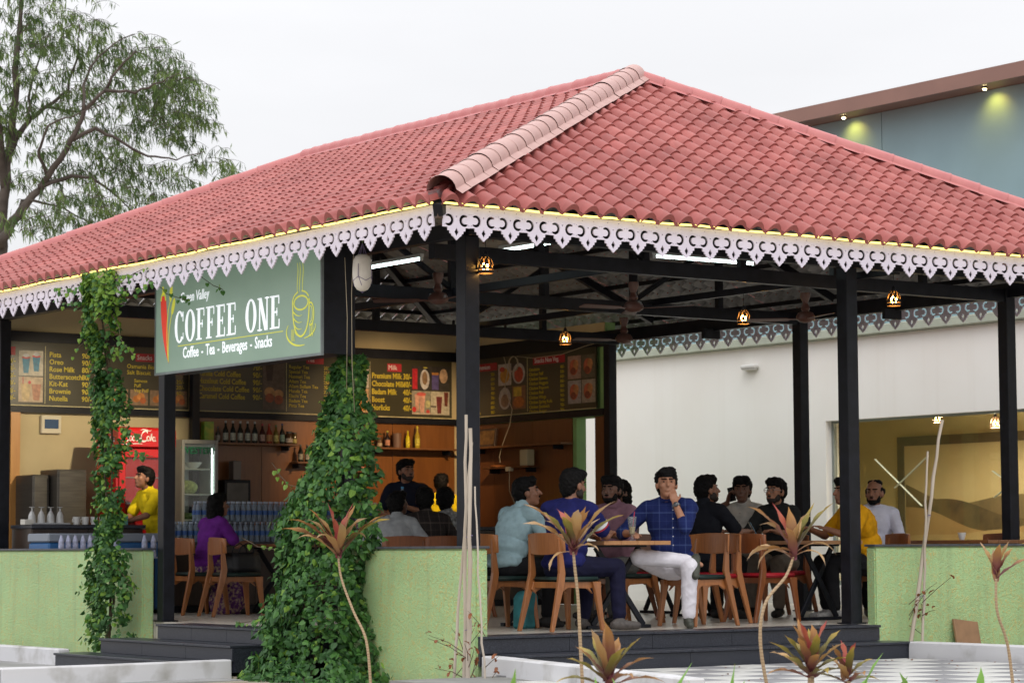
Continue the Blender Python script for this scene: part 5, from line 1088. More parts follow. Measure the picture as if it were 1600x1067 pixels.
# ================================================================== people
PENDING = []          # (object, wrinkle amplitude): closed overlapping pieces fused into one skin by voxel remesh
def fuse(name, mb, m, parent, voxel, smooth=4, wr=0, wf=9):
    me = mb.mesh(name, m); o = link(name, me, parent)
    md = o.modifiers.new('r', 'REMESH'); md.mode = 'VOXEL'; md.voxel_size = voxel; md.use_smooth_shade = True
    sm = o.modifiers.new('s', 'SMOOTH'); sm.factor = .5; sm.iterations = smooth
    PENDING.append((o, wr, wf)); return o
def flush():
    dg = bpy.context.evaluated_depsgraph_get(); done = []
    for o, wr, wf in PENDING: done.append(bpy.data.meshes.new_from_object(o.evaluated_get(dg)))
    for (o, wr, wf), me in zip(PENDING, done):
        old = o.data; o.modifiers.clear(); o.data = me; bpy.data.meshes.remove(old)
        if wr:
            ns = [v.normal.copy() for v in me.vertices]
            for v, n in zip(me.vertices, ns):
                c = v.co; w1 = c.z*wf*.9+c.x*wf*.55; r1 = noise.noise((w1*1.1, c.x*wf*.45-c.z*wf*.3, c.y*wf*.5)); r2 = noise.noise((c.x*wf*1.6-c.z*wf*1.1, c.z*wf*.5, c.y*wf*1.2+5)); k = (.5-abs(r1))*1.0+.5*(.4-abs(r2))+.25*noise.noise((c.x*wf*.4, c.y*wf*.4, c.z*wf*.4))
                v.co = c + n*(wr*k)
        me.polygons.foreach_set('use_smooth', [True]*len(me.polygons)); me.update()
    PENDING.clear()
SKIN = [mat('brown skin', (.38, .18, .105), .5, var=.12, scale=9, sss=.06), mat('dark brown skin', (.25, .115, .068), .48, var=.12, scale=9), mat('deep brown skin', (.14, .066, .042), .45, var=.12, scale=9)]
HAIR = mat('black hair', (.004, .0035, .0035), .7, var=.4, scale=50, bump=.05, bscale=70, spec=.18); EYEW = flat('eye white', (.17, .14, .12), .4)
def cloth(name, c, var=.12, rough=.85, scale=14): return mat('cloth '+name, c, rough, var=var, scale=scale, bump=.006, bscale=120, spec=.2)
def plaid(name, base, line, sc=9.0, w=.12):
    if name in MATS: return MATS[name]
    m, t, b = _principled(name); N = t.nodes; L = t.links; tc = N.new('ShaderNodeTexCoord'); sp = N.new('ShaderNodeSeparateXYZ'); L.new(tc.outputs['Object'], sp.inputs[0]); f = None
    for k, (ax, ss) in enumerate(((0, sc), (2, sc*.8), (0, sc*2.0), (2, sc*1.6))):
        mu_ = N.new('ShaderNodeMath'); mu_.operation = 'MULTIPLY'; mu_.inputs[1].default_value = ss; L.new(sp.outputs[ax], mu_.inputs[0]); fr_ = N.new('ShaderNodeMath'); fr_.operation = 'FRACT'; L.new(mu_.outputs[0], fr_.inputs[0])
        lt_ = N.new('ShaderNodeMath'); lt_.operation = 'LESS_THAN'; lt_.inputs[1].default_value = w if k < 2 else w*.7; L.new(fr_.outputs[0], lt_.inputs[0]); sc_ = N.new('ShaderNodeMath'); sc_.operation = 'MULTIPLY'; sc_.inputs[1].default_value = .45 if k < 2 else .22; L.new(lt_.outputs[0], sc_.inputs[0])
        if f is None: f = sc_.outputs[0]
        else: ad = N.new('ShaderNodeMath'); ad.operation = 'ADD'; L.new(f, ad.inputs[0]); L.new(sc_.outputs[0], ad.inputs[1]); f = ad.outputs[0]
    mx = N.new('ShaderNodeMix'); mx.data_type = 'RGBA'; L.new(f, mx.inputs['Factor']); mx.inputs['A'].default_value = (*base, 1); mx.inputs['B'].default_value = (*line, 1); L.new(mx.outputs['Result'], b.inputs['Base Color']); b.inputs['Roughness'].default_value = .85; b.inputs['Specular IOR Level'].default_value = .2; MATS[name] = m; return m
def ik(a, b, l1, l2, pole):
    a, b, pole = Vector(a), Vector(b), Vector(pole); d = b-a; D = min(d.length, (l1+l2)*.985); d.normalize(); b = a+d*D
    x = (l1*l1-l2*l2+D*D)/(2*D); h = math.sqrt(max(1e-6, l1*l1-x*x)); p = pole-d*pole.dot(d); p = p.normalized() if p.length > 1e-5 else d.orthogonal().normalized()
    return a+d*x+p*h, b
def hand(mb, w, d, n, curl, side):
    """palm, four unequal bent fingers and a thumb; w wrist, d pointing direction, n palm normal"""
    d = Vector(d).normalized(); n = (Vector(n)-d*Vector(n).dot(d)).normalized(); s = d.cross(n)*side; M = Matrix((s, n, d)).transposed(); w = Vector(w)
    mb.ell(w+d*.045, (.040, .016, .052), M, 12, 8)
    for k, (off, ln) in enumerate(((.028, .068), (.010, .078), (-.009, .072), (-.027, .056))):
        p = w+d*.088+s*off; a = curl*.45; q = p+(d*math.cos(a)+n*math.sin(a))*ln*.5; a2 = curl*1.25; e = q+(d*math.cos(a2)+n*math.sin(a2))*ln*.5
        mb.cone(p-d*.012, .0098, q, .0090, 8); mb.cone(q, .0090, e, .0076, 8)
    p = w+d*.025+s*.034; q = p+(d*.7+s*.75+n*.3).normalized()*.038; e = q+(d*.9+s*.2+n*.5*curl).normalized()*.032
    mb.cone(w+d*.015+s*.02, .014, q, .0105, 8); mb.cone(q, .0105, e, .0085, 8)
def person(label, loc, face, shirt, pants, skin=1, lean=8, twist=0, roll=0, headyaw=0, headpitch=0, rh=None, lh=None, rpole=None, lpole=None, rhd=None, lhd=None, rhn=(0, 0, -1), lhn=(0, 0, -1), rc=.7, lc=.7, sleeve='short', legs=None, stand=False, beard=0, moustache=False, hair='short', voxel=.0085, s=1.03, shoe=(.02, .018, .016), collar=True, glasses=False, watch=None, bald=False, build=1.0, pz=None, skirt=None, barefoot=False, group='customers and staff', lat=0):
    L_, B = {}, MB(); UP = Vector((0, 0, 1)); sk = SKIN[skin]
    pel = Vector((0, 0, pz if pz else (.93 if stand else .56)))
    th, rl = R(lean), R(roll); spine = Vector((math.sin(rl), math.sin(th), math.cos(th))).normalized()
    c_, s_ = math.cos(R(twist)), math.sin(R(twist)); ax = Vector((c_, s_, 0)); ax = (ax-spine*ax.dot(spine)).normalized(); fw = spine.cross(ax)
    neck = pel+spine*.515; chest = pel+spine*.335; bel = pel+spine*.15; shR, shL = neck-spine*.055+ax*.175*build+fw*.0, neck-spine*.055-ax*.175*build
    Mt = Matrix((ax, fw, spine)).transposed(); Mp = Matrix.Identity(3)
    hy, hp = R(headyaw), R(headpitch); Mh = Matrix.Rotation(-hy, 3, 'Z') @ Matrix.Rotation(-hp, 3, 'X')
    HS = 1.07; Mh = Mh*HS; hc = neck+spine*.070+Vector((0, .034, .082)); 
    if stand: legs = legs or {'R': ((.11, .03, .49), (.12, -.03, .08), (.13, .14, .03)), 'L': ((-.11, .03, .49), (-.12, -.03, .08), (-.13, .14, .03))}
    else: legs = legs or {'R': ((.14, .43, .53), (.14, .38, .09), (.15, .55, .035)), 'L': ((-.14, .43, .53), (-.14, .40, .09), (-.15, .57, .035))}
    # arms
    dflt = {1: (.20, .34, .80), -1: (-.20, .34, .80)} if not stand else {1: (.24, .06, .85), -1: (-.24, .06, .85)}
    arms = {}
    for side, tgt, pole, sh in ((1, rh, rpole, shR), (-1, lh, lpole, shL)):
        t = Vector(tgt if tgt else dflt[side]); e, wv = ik(sh, t, .285, .255, pole or (side*.6, -.35, -.7)); arms[side] = (sh, e, wv)
    def torso(b, g, hi=False):
        b.ell(pel+Vector((0, 0, .03 if hi else 0)), (.165*build+g, .125*build+g, .09 if hi else .125+g), Mp); b.ell(bel+fw*.012*build, (.150*build+g, .122*build+g, .15+g), Mt); b.ell(chest, (.168*build+g, .118*build+g, .19+g), Mt)
        b.cone(shR-ax*.02, .066+g, shL+ax*.02, .066+g); b.cone(neck-spine*.08, .085+g, neck-spine*.01, .060+g*.6); b.cone(shR-spine*.005, .058+g, neck+ax*.03, .046+g*.5); b.cone(shL-spine*.005, .058+g, neck-ax*.03, .046+g*.5)
    torso(B, -.006)
    B.cone(neck-spine*.03, .060, hc+Mh @ Vector((0, -.02, -.05)), .053)
    # head
    for c, r in (((0, -.012, .028), (.076, .096, .102)), ((0, .024, -.035), (.060, .070, .080)), ((0, .055, -.088), (.036, .030, .026)), ((0, .070, .034), (.050, .020, .014)), ((.079, -.004, -.008), (.013, .023, .034)), ((-.079, -.004, -.008), (.013, .023, .034)), ((0, .087, -.060), (.024, .010, .010)), ((.034, .060, -.02), (.026, .026, .030)), ((-.034, .060, -.02), (.026, .026, .030))):
        B.ell(hc+Mh @ Vector(c), r, Mh, 14, 9)
    B.cone(hc+Mh @ Vector((0, .090, .018)), .009, hc+Mh @ Vector((0, .112, -.024)), .0155, 10)
    for side in (1, -1):
        sh, e, wv = arms[side]; B.cone(sh, .050, e, .040); B.cone(e, .041, wv, .027)
        hd = (rhd if side > 0 else lhd) or (wv-e); hn = rhn if side > 0 else lhn
        hand(B, wv, hd, hn, rc if side > 0 else lc, side)
    for side, k in ((1, 'R'), (-1, 'L')):
        kn, an, to = [Vector(p) for p in legs[k]]; hip = pel+Vector((side*.092, .0, -.035)); B.cone(hip, .078, kn, .055); B.cone(kn, .053, an, .036); B.cone(an+(an-kn).normalized()*.03, .030, an+(an-kn).normalized()*.04+(to-an)*.4, .022)
    o = fuse('person', B, sk, None, voxel, 3); o.location = loc; o.rotation_euler = (0, 0, R(face-90)); o.scale = (s, s, s); tag(o, label, 'person', group)
    # shirt
    S = MB(); g = .012
    if shirt is not None:
        torso(S, g, not stand); S.ell(pel+Vector((0, -.01, -.035 if stand else .01)), (.172*build+g, .130*build+g, .10 if stand else .075), Mp)
        for side in (1, -1):
            sh, e, wv = arms[side]
            if sleeve == 'long': S.cone(sh, .064, e, .055); S.cone(e, .054, e.lerp(wv, .93), .040)
            elif sleeve == 'elbow': S.cone(sh, .066, e, .056); S.cone(e, .055, e.lerp(wv, .22), .053)
            else: S.cone(sh, .066, sh.lerp(e, .74), .064)
        if collar: S.cone(neck-spine*.005-fw*.004, .069, neck+spine*.032-fw*.012, .063)
        fuse('shirt', S, shirt, o, voxel, 5, wr=.012, wf=11)
        if collar:      # turned-down collar standing on the neckline
            cz = (spine-fw*.28).normalized(); MB().lathe([(.086*.95, -.012), (.071, .030), (.066, .034), (.064, .026)], 20, neck+spine*.004-fw*.006, frame(cz, ax), cap=False).build('collar', shirt, o, smooth=50)
    if pants is not None:
        T = MB(); T.ell(pel+Vector((0, -.005, -.045)), (.170*build, .135, .115), Mp)
        for side, k in ((1, 'R'), (-1, 'L')):
            kn, an, to = [Vector(p) for p in legs[k]]; hip = pel+Vector((side*.088, .0, -.035)); T.cone(hip, .094*build, kn, .072); T.cone(kn, .071, kn.lerp(an, .93), .056)
        if skirt:
            T.ell(pel+Vector((0, .18, -.08)), (.20, .30, .12)); T.cone((0, .36, .45), .17, (0, .34, .14), .22)
        fuse('trousers' if not skirt else 'skirt', T, pants, o, voxel, 5, wr=.010, wf=12)
    for side, k in ((1, 'R'), (-1, 'L')):
        kn, an, to = [Vector(p) for p in legs[k]]; d = (to-an); 
        F_ = MB(); up = (kn-an).normalized(); fd = (d-up*d.dot(up)).normalized(); h0 = an-up*.045
        F_.cone(h0-fd*.045, .041, h0+fd*.02, .043); F_.cone(h0+fd*.02, .043, h0+fd*.15-up*.004, .036); F_.cone(an+up*.0, .046, h0, .044)
        me = fuse('shoe', F_, mat('shoe %.2f %.2f %.2f' % shoe, shoe, .6, var=.3, scale=30), o, .011, 3)
    # hair, brows, eyes, beard
    if not bald:
        Hh = MB(); bits = [((0, -.012, .072), (.082, .098, .064)), ((0, -.052, .018), (.083, .068, .096)), ((.062, -.030, .052), (.026, .056, .050)), ((-.062, -.030, .052), (.026, .056, .050)), ((.02, .050, .094), (.054, .040, .032)), ((-.03, .046, .096), (.046, .040, .032)), ((.072, .006, .012), (.010, .012, .026)), ((-.072, .006, .012), (.010, .012, .026)), ((0, -.070, -.045), (.058, .034, .05))]
        if hair == 'long': bits += [((0, -.085, -.06), (.075, .045, .14)), ((0, -.105, -.20), (.06, .04, .15)), ((0, -.11, -.34), (.045, .035, .12)), ((.06, -.03, -.03), (.03, .05, .08)), ((-.06, -.03, -.03), (.03, .05, .08))]
        if hair == 'neck': bits += [((0, -.065, -.05), (.082, .052, .09)), ((.062, -.03, -.03), (.028, .05, .08)), ((-.062, -.03, -.03), (.028, .05, .08))]
        for c, r in bits: Hh.ell(hc+Mh @ Vector(c), r, Mh, 14, 9)
    else:
        Hh = MB()
        for c, r in (((0, -.072, .01), (.074, .036, .058)), ((.066, -.030, .02), (.018, .055, .042)), ((-.066, -.030, .02), (.018, .055, .042)), ((0, -.03, .10), (.066, .070, .026))): Hh.ell(hc+Mh @ Vector(c), r, Mh, 14, 9)
    fuse('hair', Hh, HAIR, o, .008, 2, wr=.018, wf=34)
    if beard:
        Bd = MB()
        for c, r in (((0, .052, -.082), (.046, .042, .036)), ((.046, .025, -.055), (.022, .040, .040)), ((-.046, .025, -.055), (.022, .040, .040)), ((0, .093, -.046), (.027, .010, .008))): Bd.ell(hc+Mh @ Vector(c), r, Mh, 12, 8)
        Bd.v = Bd.v; fuse('beard', Bd, HAIR if beard > 1 else mat('stubble', (.022, .014, .011), .7, var=.3, scale=60), o, .008, 2)
        lp_ = MB().ell(hc+Mh @ Vector((0, .0925, -.060)), (.020, .007, .006), Mh, 10, 6); lp_.build('lips', mat('lips', (.15, .05, .04), .5), o, smooth=True)
    elif moustache:
        MB().ell(hc+Mh @ Vector((0, .096, -.045)), (.028, .011, .009), Mh, 12, 6).build('moustache', HAIR, o, smooth=True)
    ey = MB(); br = MB()
    for sx in (1, -1):
        ey.ell(hc+Mh @ Vector((sx*.031, .0805, .010)), (.0105, .0065, .0045), Mh, 10, 6); br.cone(hc+Mh @ Vector((sx*.015, .091, .031)), .0078, hc+Mh @ Vector((sx*.050, .078, .034)), .0055, 6)
    ey.build('eyes', EYEW, o, smooth=True); br.build('eyebrows', HAIR, o, smooth=True)
    ir = MB()
    for sx in (1, -1): ir.ell(hc+Mh @ Vector((sx*.031, .0845, .010)), (.0058, .004, .0048), Mh, 8, 6)
    ir.build('irises', HAIR, o, smooth=True)
    if glasses:
        G_ = MB()
        for sx in (1, -1):
            G_.tube([hc+Mh @ Vector((sx*.033+.026*math.cos(a), .103, .008+.019*math.sin(a))) for a in [2*math.pi*i/14 for i in range(15)]], .0028, 5); G_.tube([hc+Mh @ Vector((sx*.059, .101, .012)), hc+Mh @ Vector((sx*.084, .0, .012))], .0025, 5)
        G_.tube([hc+Mh @ Vector((-.008, .104, .012)), hc+Mh @ Vector((.008, .104, .012))], .0025, 5); G_.build('spectacles', mat('steel spectacle frame', (.3, .3, .3), .3, metal=.8), o, smooth=True)
    if watch:
        sh, e, wv = arms[watch]; d = (wv-e).normalized(); p = e.lerp(wv, .86); M = frame(d); W = MB(); W.lathe([(.034, -.011), (.037, -.011), (.037, .011), (.034, .011)], 16, p, M); W.build('watch_strap', mat('steel strap', (.35, .35, .36), .3, metal=.8), o, smooth=40)
        nrm = Vector((0, 1, .1)); nrm = (nrm-d*nrm.dot(d)).normalized(); W2 = MB(); W2.lathe([(.019, .030), (.021, .032), (.021, .044), (.017, .046), (.0, .0462)], 16, p, frame(nrm)); W2.build('watch_face', mat('dark watch face', (.05, .06, .07), .2), o, smooth=40)
    ARMS[label] = arms; return o
ARMS = {}
# --- first table
person('man in a pale blue shirt leaning to the table, back to the camera', (1.22, 1.22, .0), 2, cloth('pale blue', (.30, .43, .47)), cloth('black', (.012, .012, .014)), 1, lean=24, headyaw=34, headpitch=-10, rh=(.12, .48, .80), lh=(-.15, .52, .80), moustache=True, build=1.14, voxel=.0075, sleeve='elbow', shoe=(.015, .013, .012))
person('man in a navy tee with a striped sleeve, seen from behind', (1.20, .28, .0), 10, cloth('navy', (.012, .014, .088)), cloth('dark navy', (.008, .008, .026)), 1, lean=9, twist=14, headyaw=8, headpitch=4, rh=(.06, .52, .82), lh=(-.2, .5, .82), collar=False, build=1.16, voxel=.0075, legs={'R': ((.20, .44, .53), (.30, .36, .09), (.42, .50, .035)), 'L': ((-.12, .45, .53), (-.10, .34, .09), (-.12, .5, .035))}, beard=1, shoe=(.07, .06, .055))
person('man in a mauve shirt facing the camera behind the water bottle', (2.88, 1.64, .0), 205, cloth('mauve', (.24, .125, .16)), cloth('grey', (.10, .10, .09)), 2, lean=12, headyaw=-2, headpitch=-4, rh=(.22, .44, .82), lh=(-.10, .47, .82), sleeve='elbow', beard=2, voxel=.0085, build=1.06)
o5 = person('man in a blue checked shirt and white trousers with his hand at his mouth', (2.60, .50, .0), 232, plaid('blue checked cotton', (.011, .020, .10), (.055, .085, .22), 9, .09), cloth('white', (.72, .70, .76), .05), 0, lean=7, twist=-14, roll=5, headyaw=-6, headpitch=-8, s=1.05, voxel=.0068,
    lh=(-.015, .225, 1.065), lpole=(-.35, .5, -1), lhd=(.18, -.35, 1), lhn=(.2, -1, -.3), lc=1.1, rh=(.36, .26, .80), rpole=(.7, -.3, -.6), sleeve='elbow', build=1.12,
    legs={'R': ((.30, .36, .60), (-.14, .36, .56), (-.26, .40, .50)), 'L': ((-.13, .40, .52), (-.12, .36, .09), (-.13, .53, .035))}, shoe=(.055, .058, .045), watch=-1)
person('long-haired person in beige sitting behind the man in mauve', (4.08, 3.0, .0), 150, cloth('beige', (.25, .19, .17)), cloth('beige trousers', (.22, .17, .15)), 2, lean=6, headyaw=-40, hair='neck', voxel=.011)
# --- long table
person('stout man in a black shirt seen from behind at the long table', (4.16, 2.0, .0), 8, cloth('black shirt', (.010, .011, .016)), cloth('black', (.012, .012, .014)), 1, lean=10, headyaw=24, headpitch=-8, rh=(.18, .50, .83), lh=(-.14, .5, .83), build=1.22, beard=1, voxel=.0085, s=1.05)
person('man in a pale shirt holding a phone to his right ear', (5.70, 3.05, .0), 205, cloth('pale shirt', (.48, .46, .42)), cloth('khaki', (.18, .15, .12)), 2, lean=5, headyaw=-18, headpitch=-4, rh=(.155, .10, 1.10), rpole=(.55, .35, -1), rhd=(-.25, .05, 1), rhn=(-1, 0, 0), rc=.8, lh=(-.10, .44, .83), sleeve='short', s=1.07, voxel=.0085)
person('man with glasses in a dark shirt behind the tall plant', (5.66, 2.45, .0), 205, cloth('charcoal', (.022, .024, .024)), cloth('khaki', (.18, .15, .12)), 0, lean=10, headyaw=10, headpitch=-6, glasses=True, rh=(.18, .46, .83), lh=(-.14, .46, .83), sleeve='elbow', beard=1, voxel=.0085, s=1.05)
person('stout man in a mustard shirt leaning on the long table', (5.58, 1.06, .0), 156, cloth('mustard', (.60, .29, .006)), cloth('black', (.012, .012, .014)), 1, lean=20, headyaw=-15, headpitch=-4, lh=(-.22, .50, .845), rh=(.10, .55, .845), build=1.42, collar=False, voxel=.0075, s=1.05, shoe=(.35, .34, .33))
person('bearded balding man in a white shirt behind the mustard shirt', (6.36, 1.78, .0), 235, cloth('white shirt', (.62, .62, .72), .05), cloth('black', (.012, .012, .014)), 1, lean=-4, headyaw=26, headpitch=-3, sleeve='long', beard=2, bald=True, rh=(.2, .40, .80), lh=(-.20, .36, .66), voxel=.0085, build=1.06)
# --- behind the corner wall
person('man in a pale grey shirt hunched over behind the corner wall', (2.22, 4.62, .0), 40, cloth('pale grey', (.32, .33, .34)), cloth('black', (.012, .012, .014)), 2, lean=26, headyaw=20, headpitch=-18, build=1.05, voxel=.011, s=1.0)
person('man in a dark checked shirt seen from behind', (2.62, 4.50, .0), 70, plaid('dark checked cotton', (.022, .017, .016), (.09, .07, .06), 9), cloth('black', (.012, .012, .014)), 2, lean=14, headyaw=15, headpitch=-8, sleeve='long', build=1.1, voxel=.011, s=1.0)
person('man in a grey patterned shirt with a hand on his shoulder', (3.02, 4.68, .0), 80, mat('cloth grey pattern', (.10, .10, .10), .85, scale=26, col2=(.34, .34, .34), spec=.2), cloth('black', (.012, .012, .014)), 2, lean=12, headyaw=22, headpitch=-4, lh=(.10, .10, 1.03), lpole=(-.3, .9, -.4), voxel=.011, s=1.0)
person('young man in a dark tee standing by the counter with a bottle', (3.95, 6.95, .0), 235, cloth('dark navy tee', (.010, .012, .024)), cloth('dark jeans', (.015, .018, .03)), 1, stand=True, lean=2, headyaw=-32, headpitch=-8, lh=(-.02, .30, 1.18), lhd=(.3, .5, .8), lhn=(1, 0, 0), rh=(.16, .28, 1.10), beard=1, build=1.1, voxel=.0085, s=1.0, collar=False)
person('person in a yellow tee behind the counter, seen from behind', (6.12, 9.42, .0), 60, cloth('bright yellow', (.66, .50, .01)), cloth('dark jeans', (.015, .018, .03)), 1, stand=True, s=.965, collar=False, voxel=.011, headyaw=15)
person('staff member in a yellow shirt working at the left counter', (1.84, 8.97, .0), 182, cloth('bright yellow', (.66, .50, .01)), cloth('dark jeans', (.015, .018, .03)), 1, stand=True, lean=18, headpitch=-14, rh=(.10, .50, 1.06), lh=(-.12, .52, 1.06), build=1.02, voxel=.0095, s=.98)
# --- woman
wo = person('woman in a purple blouse and flowered skirt sitting at left, long black hair', (1.55, 7.36, .0), 8, cloth('purple', (.13, .018, .21)), mat('cloth flowered', (.10, .03, .13), .85, scale=28, col2=(.40, .28, .20), spec=.2, contrast=(.45, .6)), 1, lean=16, headyaw=10, headpitch=-10, hair='long', skirt=True, rh=(.14, .48, .80), lh=(-.14, .48, .80), collar=False, build=.98, voxel=.009, s=.99, barefoot=True)
flush()
ns = [q for q in COL.objects if q.get('label', '').startswith('man in a navy tee')][0]; sh, e, wv = ARMS[ns['label']][1]
for k, (f0, f1, m_) in enumerate(((.50, .60, cloth('white band', (.6, .6, .62))), (.605, .66, cloth('red band', (.35, .03, .05))))):
    d = (e-sh); MB().lathe([(.075, 0), (.0755, d.length*(f1-f0))], 18, sh+d*f0, frame(d), cap=False).build('sleeve_stripe', m_, ns, smooth=True)
# pale buttons down the shirt fronts that face the camera
from mathutils.bvhtree import BVHTree
for key, col_ in (('man in a blue checked', (.6, .6, .62)), ('man in a mauve', (.25, .16, .18)), ('man in a pale shirt', (.25, .22, .2)), ('bearded balding', (.5, .5, .52))):
    q = [w for w in COL.objects if w.get('label', '').startswith(key)][0]; shm = [c for c in q.children if c.name.startswith('shirt')][0].data; bv = BVHTree.FromPolygons([v.co for v in shm.vertices], [tuple(p_.vertices) for p_ in shm.polygons])
    for k in range(5):
        hit = bv.ray_cast(Vector((0, .6, .70+.075*k)), Vector((0, -1, 0)))
        if hit[0] is not None: MB().lathe([(.006, -.001), (.006, .0015), (.003, .0025)], 8, hit[0], frame(hit[1])).build('button', flat('button %.2f' % col_[0], col_, .4), q)
# things in hands
def thing_at(o, p): return Matrix.LocRotScale(o.location, o.rotation_euler, o.scale) @ Vector(p)
ph = [q for q in COL.objects if q.get('label', '').startswith('man in a pale shirt holding')][0]
p = thing_at(ph, (.120, .07, 1.19)); m_ = MB().box2((-.005, -.036, -.075), (.005, .036, .075)).build('mobile_phone', mat('black phone', (.012, .012, .014), .2), loc=p, rot=(.2, .1, R(205)), bevel=.003); tag(m_, 'black phone held to the ear of the man in the pale shirt', 'phone')
bm_ = [q for q in COL.objects if q.get('label', '').startswith('stout man in a black')][0]
p = thing_at(bm_, (.10, .66, .86)); m_ = MB().box2((-.038, -.005, -.078), (.038, .005, .078)).build('mobile_phone', [mat('black phone', (.012, .012, .014), .2)], loc=p, rot=(-.5, 0, R(60)), bevel=.003); tag(m_, 'phone with a lit screen held over the long table', 'phone')
MB().box2((-.033, -.0062, -.068), (.033, -.0052, .068)).build('screen', lit('phone screen', (.35, .55, .7), .8), m_)
sb = [q for q in COL.objects if q.get('label', '').startswith('young man in a dark tee')][0]
r = empty('water_bottle', thing_at(sb, (.035, .37, 1.14)), 0, 'clear water bottle with blue cap held by the young man in dark tee', 'bottle'); MB().lathe([(.032, 0), (.036, .01), (.034, .08), (.036, .10), (.036, .16), (.022, .23), (.013, .245), (.013, .25)], 12).build('body', PET, r, smooth=40); MB().lathe([(.0155, .2501), (.0155, .275)], 10).build('cap', flat('blue cap', (.05, .25, .5)), r)
# ================================================================== vegetation
def leaf_mat(name, c, c2, rough=.45, trans=.25):
    m = mat(name, c, rough, col2=c2, scale=3.0, spec=.35); t = m.node_tree; N = t.nodes; L = t.links; b = N['Principled BSDF']; out_ = [n for n in N if n.type == 'OUTPUT_MATERIAL'][0]
    tr = N.new('ShaderNodeBsdfTranslucent'); src = b.inputs['Base Color'].links[0].from_socket; L.new(src, tr.inputs[0]); mx = N.new('ShaderNodeMixShader'); mx.inputs[0].default_value = trans; L.new(b.outputs[0], mx.inputs[1]); L.new(tr.outputs[0], mx.inputs[2]); L.new(mx.outputs[0], out_.inputs[0]); return m
VL = [leaf_mat('vine leaf dark', (.030, .095, .026), (.050, .135, .036)), leaf_mat('vine leaf mid', (.06, .165, .036), (.09, .22, .05)), leaf_mat('vine leaf pale', (.13, .25, .030), (.20, .34, .05))]  # pale tone also carries rope light and sunlight on the leaves
BARK = mat('vine bark', (.10, .075, .05), .9, var=.3, scale=20, bump=.02)
HEART = [(0, 0), (.30, .10), (.46, -.14), (.36, -.52), (0, -1.0), (-.36, -.52), (-.46, -.14), (-.30, .10)]
def add_leaf(b, p, n, size, droop_dir, rnd):
    """small heart leaf, folded along its midrib, hanging from p and facing n"""
    n = Vector(n).normalized(); d = Vector(droop_dir); d = (d-n*d.dot(n)); d = d.normalized() if d.length > 1e-4 else n.orthogonal().normalized(); s = n.cross(d)
    P = [p + s*(x*size) - d*(y*size) + n*(-abs(x)*size*.35) for x, y in HEART]
    n0 = len(b.v); b.v += [tuple(q) for q in P]
    for f in ((0, 1, 2, 3, 4), (0, 4, 5, 6, 7)): b.f.append(tuple(n0+i for i in f)); b.mi.append(b.m)
def vine(name, label, root_loc, stems, sample, n, size=(.035, .065), strands=()):
    r = empty(name, root_loc, 0, label, 'climbing plant'); o = Vector(root_loc)
    for pts in stems: MB().tube([Vector(p)-o for p in pts], [.016-.010*i/(len(pts)-1) for i in range(len(pts))], 7).build('stem', BARK, r, smooth=True)
    b = MB(); vr = random.Random(len(name)*7+n)
    for _ in range(n):
        p, nrm, young = sample(vr)  # young is only the share of pale leaves
        b.m = 2 if vr.random() < young else (1 if vr.random() < .42 else 0)
        nr = Vector(nrm)+Vector((vr.gauss(0, .6), vr.gauss(0, .6), vr.gauss(.2, .5)))
        add_leaf(b, Vector(p)-o, nr, vr.uniform(*size), Vector((vr.gauss(0, .75), vr.gauss(0, .75), -1+vr.gauss(0, .4))), vr)
    for a, c, k, young in strands:
        a, c = Vector(a), Vector(c); pts = []
        for i in range(7):
            t = i/6; q = a.lerp(c, t)+Vector((vr.gauss(0, .012), vr.gauss(0, .02), -.10*math.sin(math.pi*t)*(a-c).length)); pts.append(q)
        MB().tube([q-o for q in pts], .0035, 5).build('tendril', BARK, r)
        for i in range(k):
            t = vr.random(); q = pts[min(6, int(t*6))].lerp(pts[min(6, int(t*6)+1)], t*6 % 1)
            b.m = 2 if vr.random() < young else 1; add_leaf(b, q-o+Vector((vr.gauss(0, .02), vr.gauss(0, .03), vr.gauss(0, .02))), (-1+vr.gauss(0, .5), -.8+vr.gauss(0, .5), vr.gauss(.3, .4)), vr.uniform(size[0], size[1]*.85), (0, 0, -1), vr)
    f = b.build('foliage', VL, r, fix=False); tag(f, kind='stuff'); return r
def interp(tab, z):
    for (z0, *a), (z1, *c) in zip(tab, tab[1:]):
        if z <= z1: t = max(0, (z-z0)/(z1-z0)); return [x+(y-x)*t for x, y in zip(a, c)]
    return list(tab[-1][1:])
# big vine: z -> y centre, half width towards -y, half width towards +y, depth, outer x
BV = [(-.44, 1.88, 1.0, .86, .66, -.40), (-.25, 1.84, .76, .68, .56, -.35), (.1, 1.78, .62, .56, .44, -.31), (.5, 1.78, .60, .58, .36, -.28), (.95, 1.78, .58, .56, .34, -.26), (1.3, 1.68, .52, .48, .30, -.24), (1.6, 1.64, .42, .34, .26, -.20), (1.9, 1.62, .28, .22, .20, -.16), (2.2, 1.68, .19, .18, .16, -.12), (2.45, 1.70, .12, .10, .10, -.08)]
def s_big(vr):
    z = -.42+2.85*vr.random()**1.25; yc, wl, wr, dp, xo = interp(BV, z); a = vr.uniform(-math.pi*.62, math.pi*.62); rr = 1-.28*vr.random()**2
    lump_ = 1+.42*noise.noise((z*2.3, a*1.5, 3))+.22*noise.noise((z*6, a*4, 7))+(.16*vr.random() if vr.random() < .12 else 0)
    dy = math.sin(a)*rr*lump_; y = yc+(dy*wr if dy > 0 else dy*wl); x = xo-math.cos(a)*dp*rr*lump_
    if noise.noise((y*4.5, z*4.5, a*.8)) > .30 and vr.random() < .8: return s_big(vr)
    return (x, y, z), (-math.cos(a), math.sin(a)*.9, .25), .07+.06*(z > 1.3)
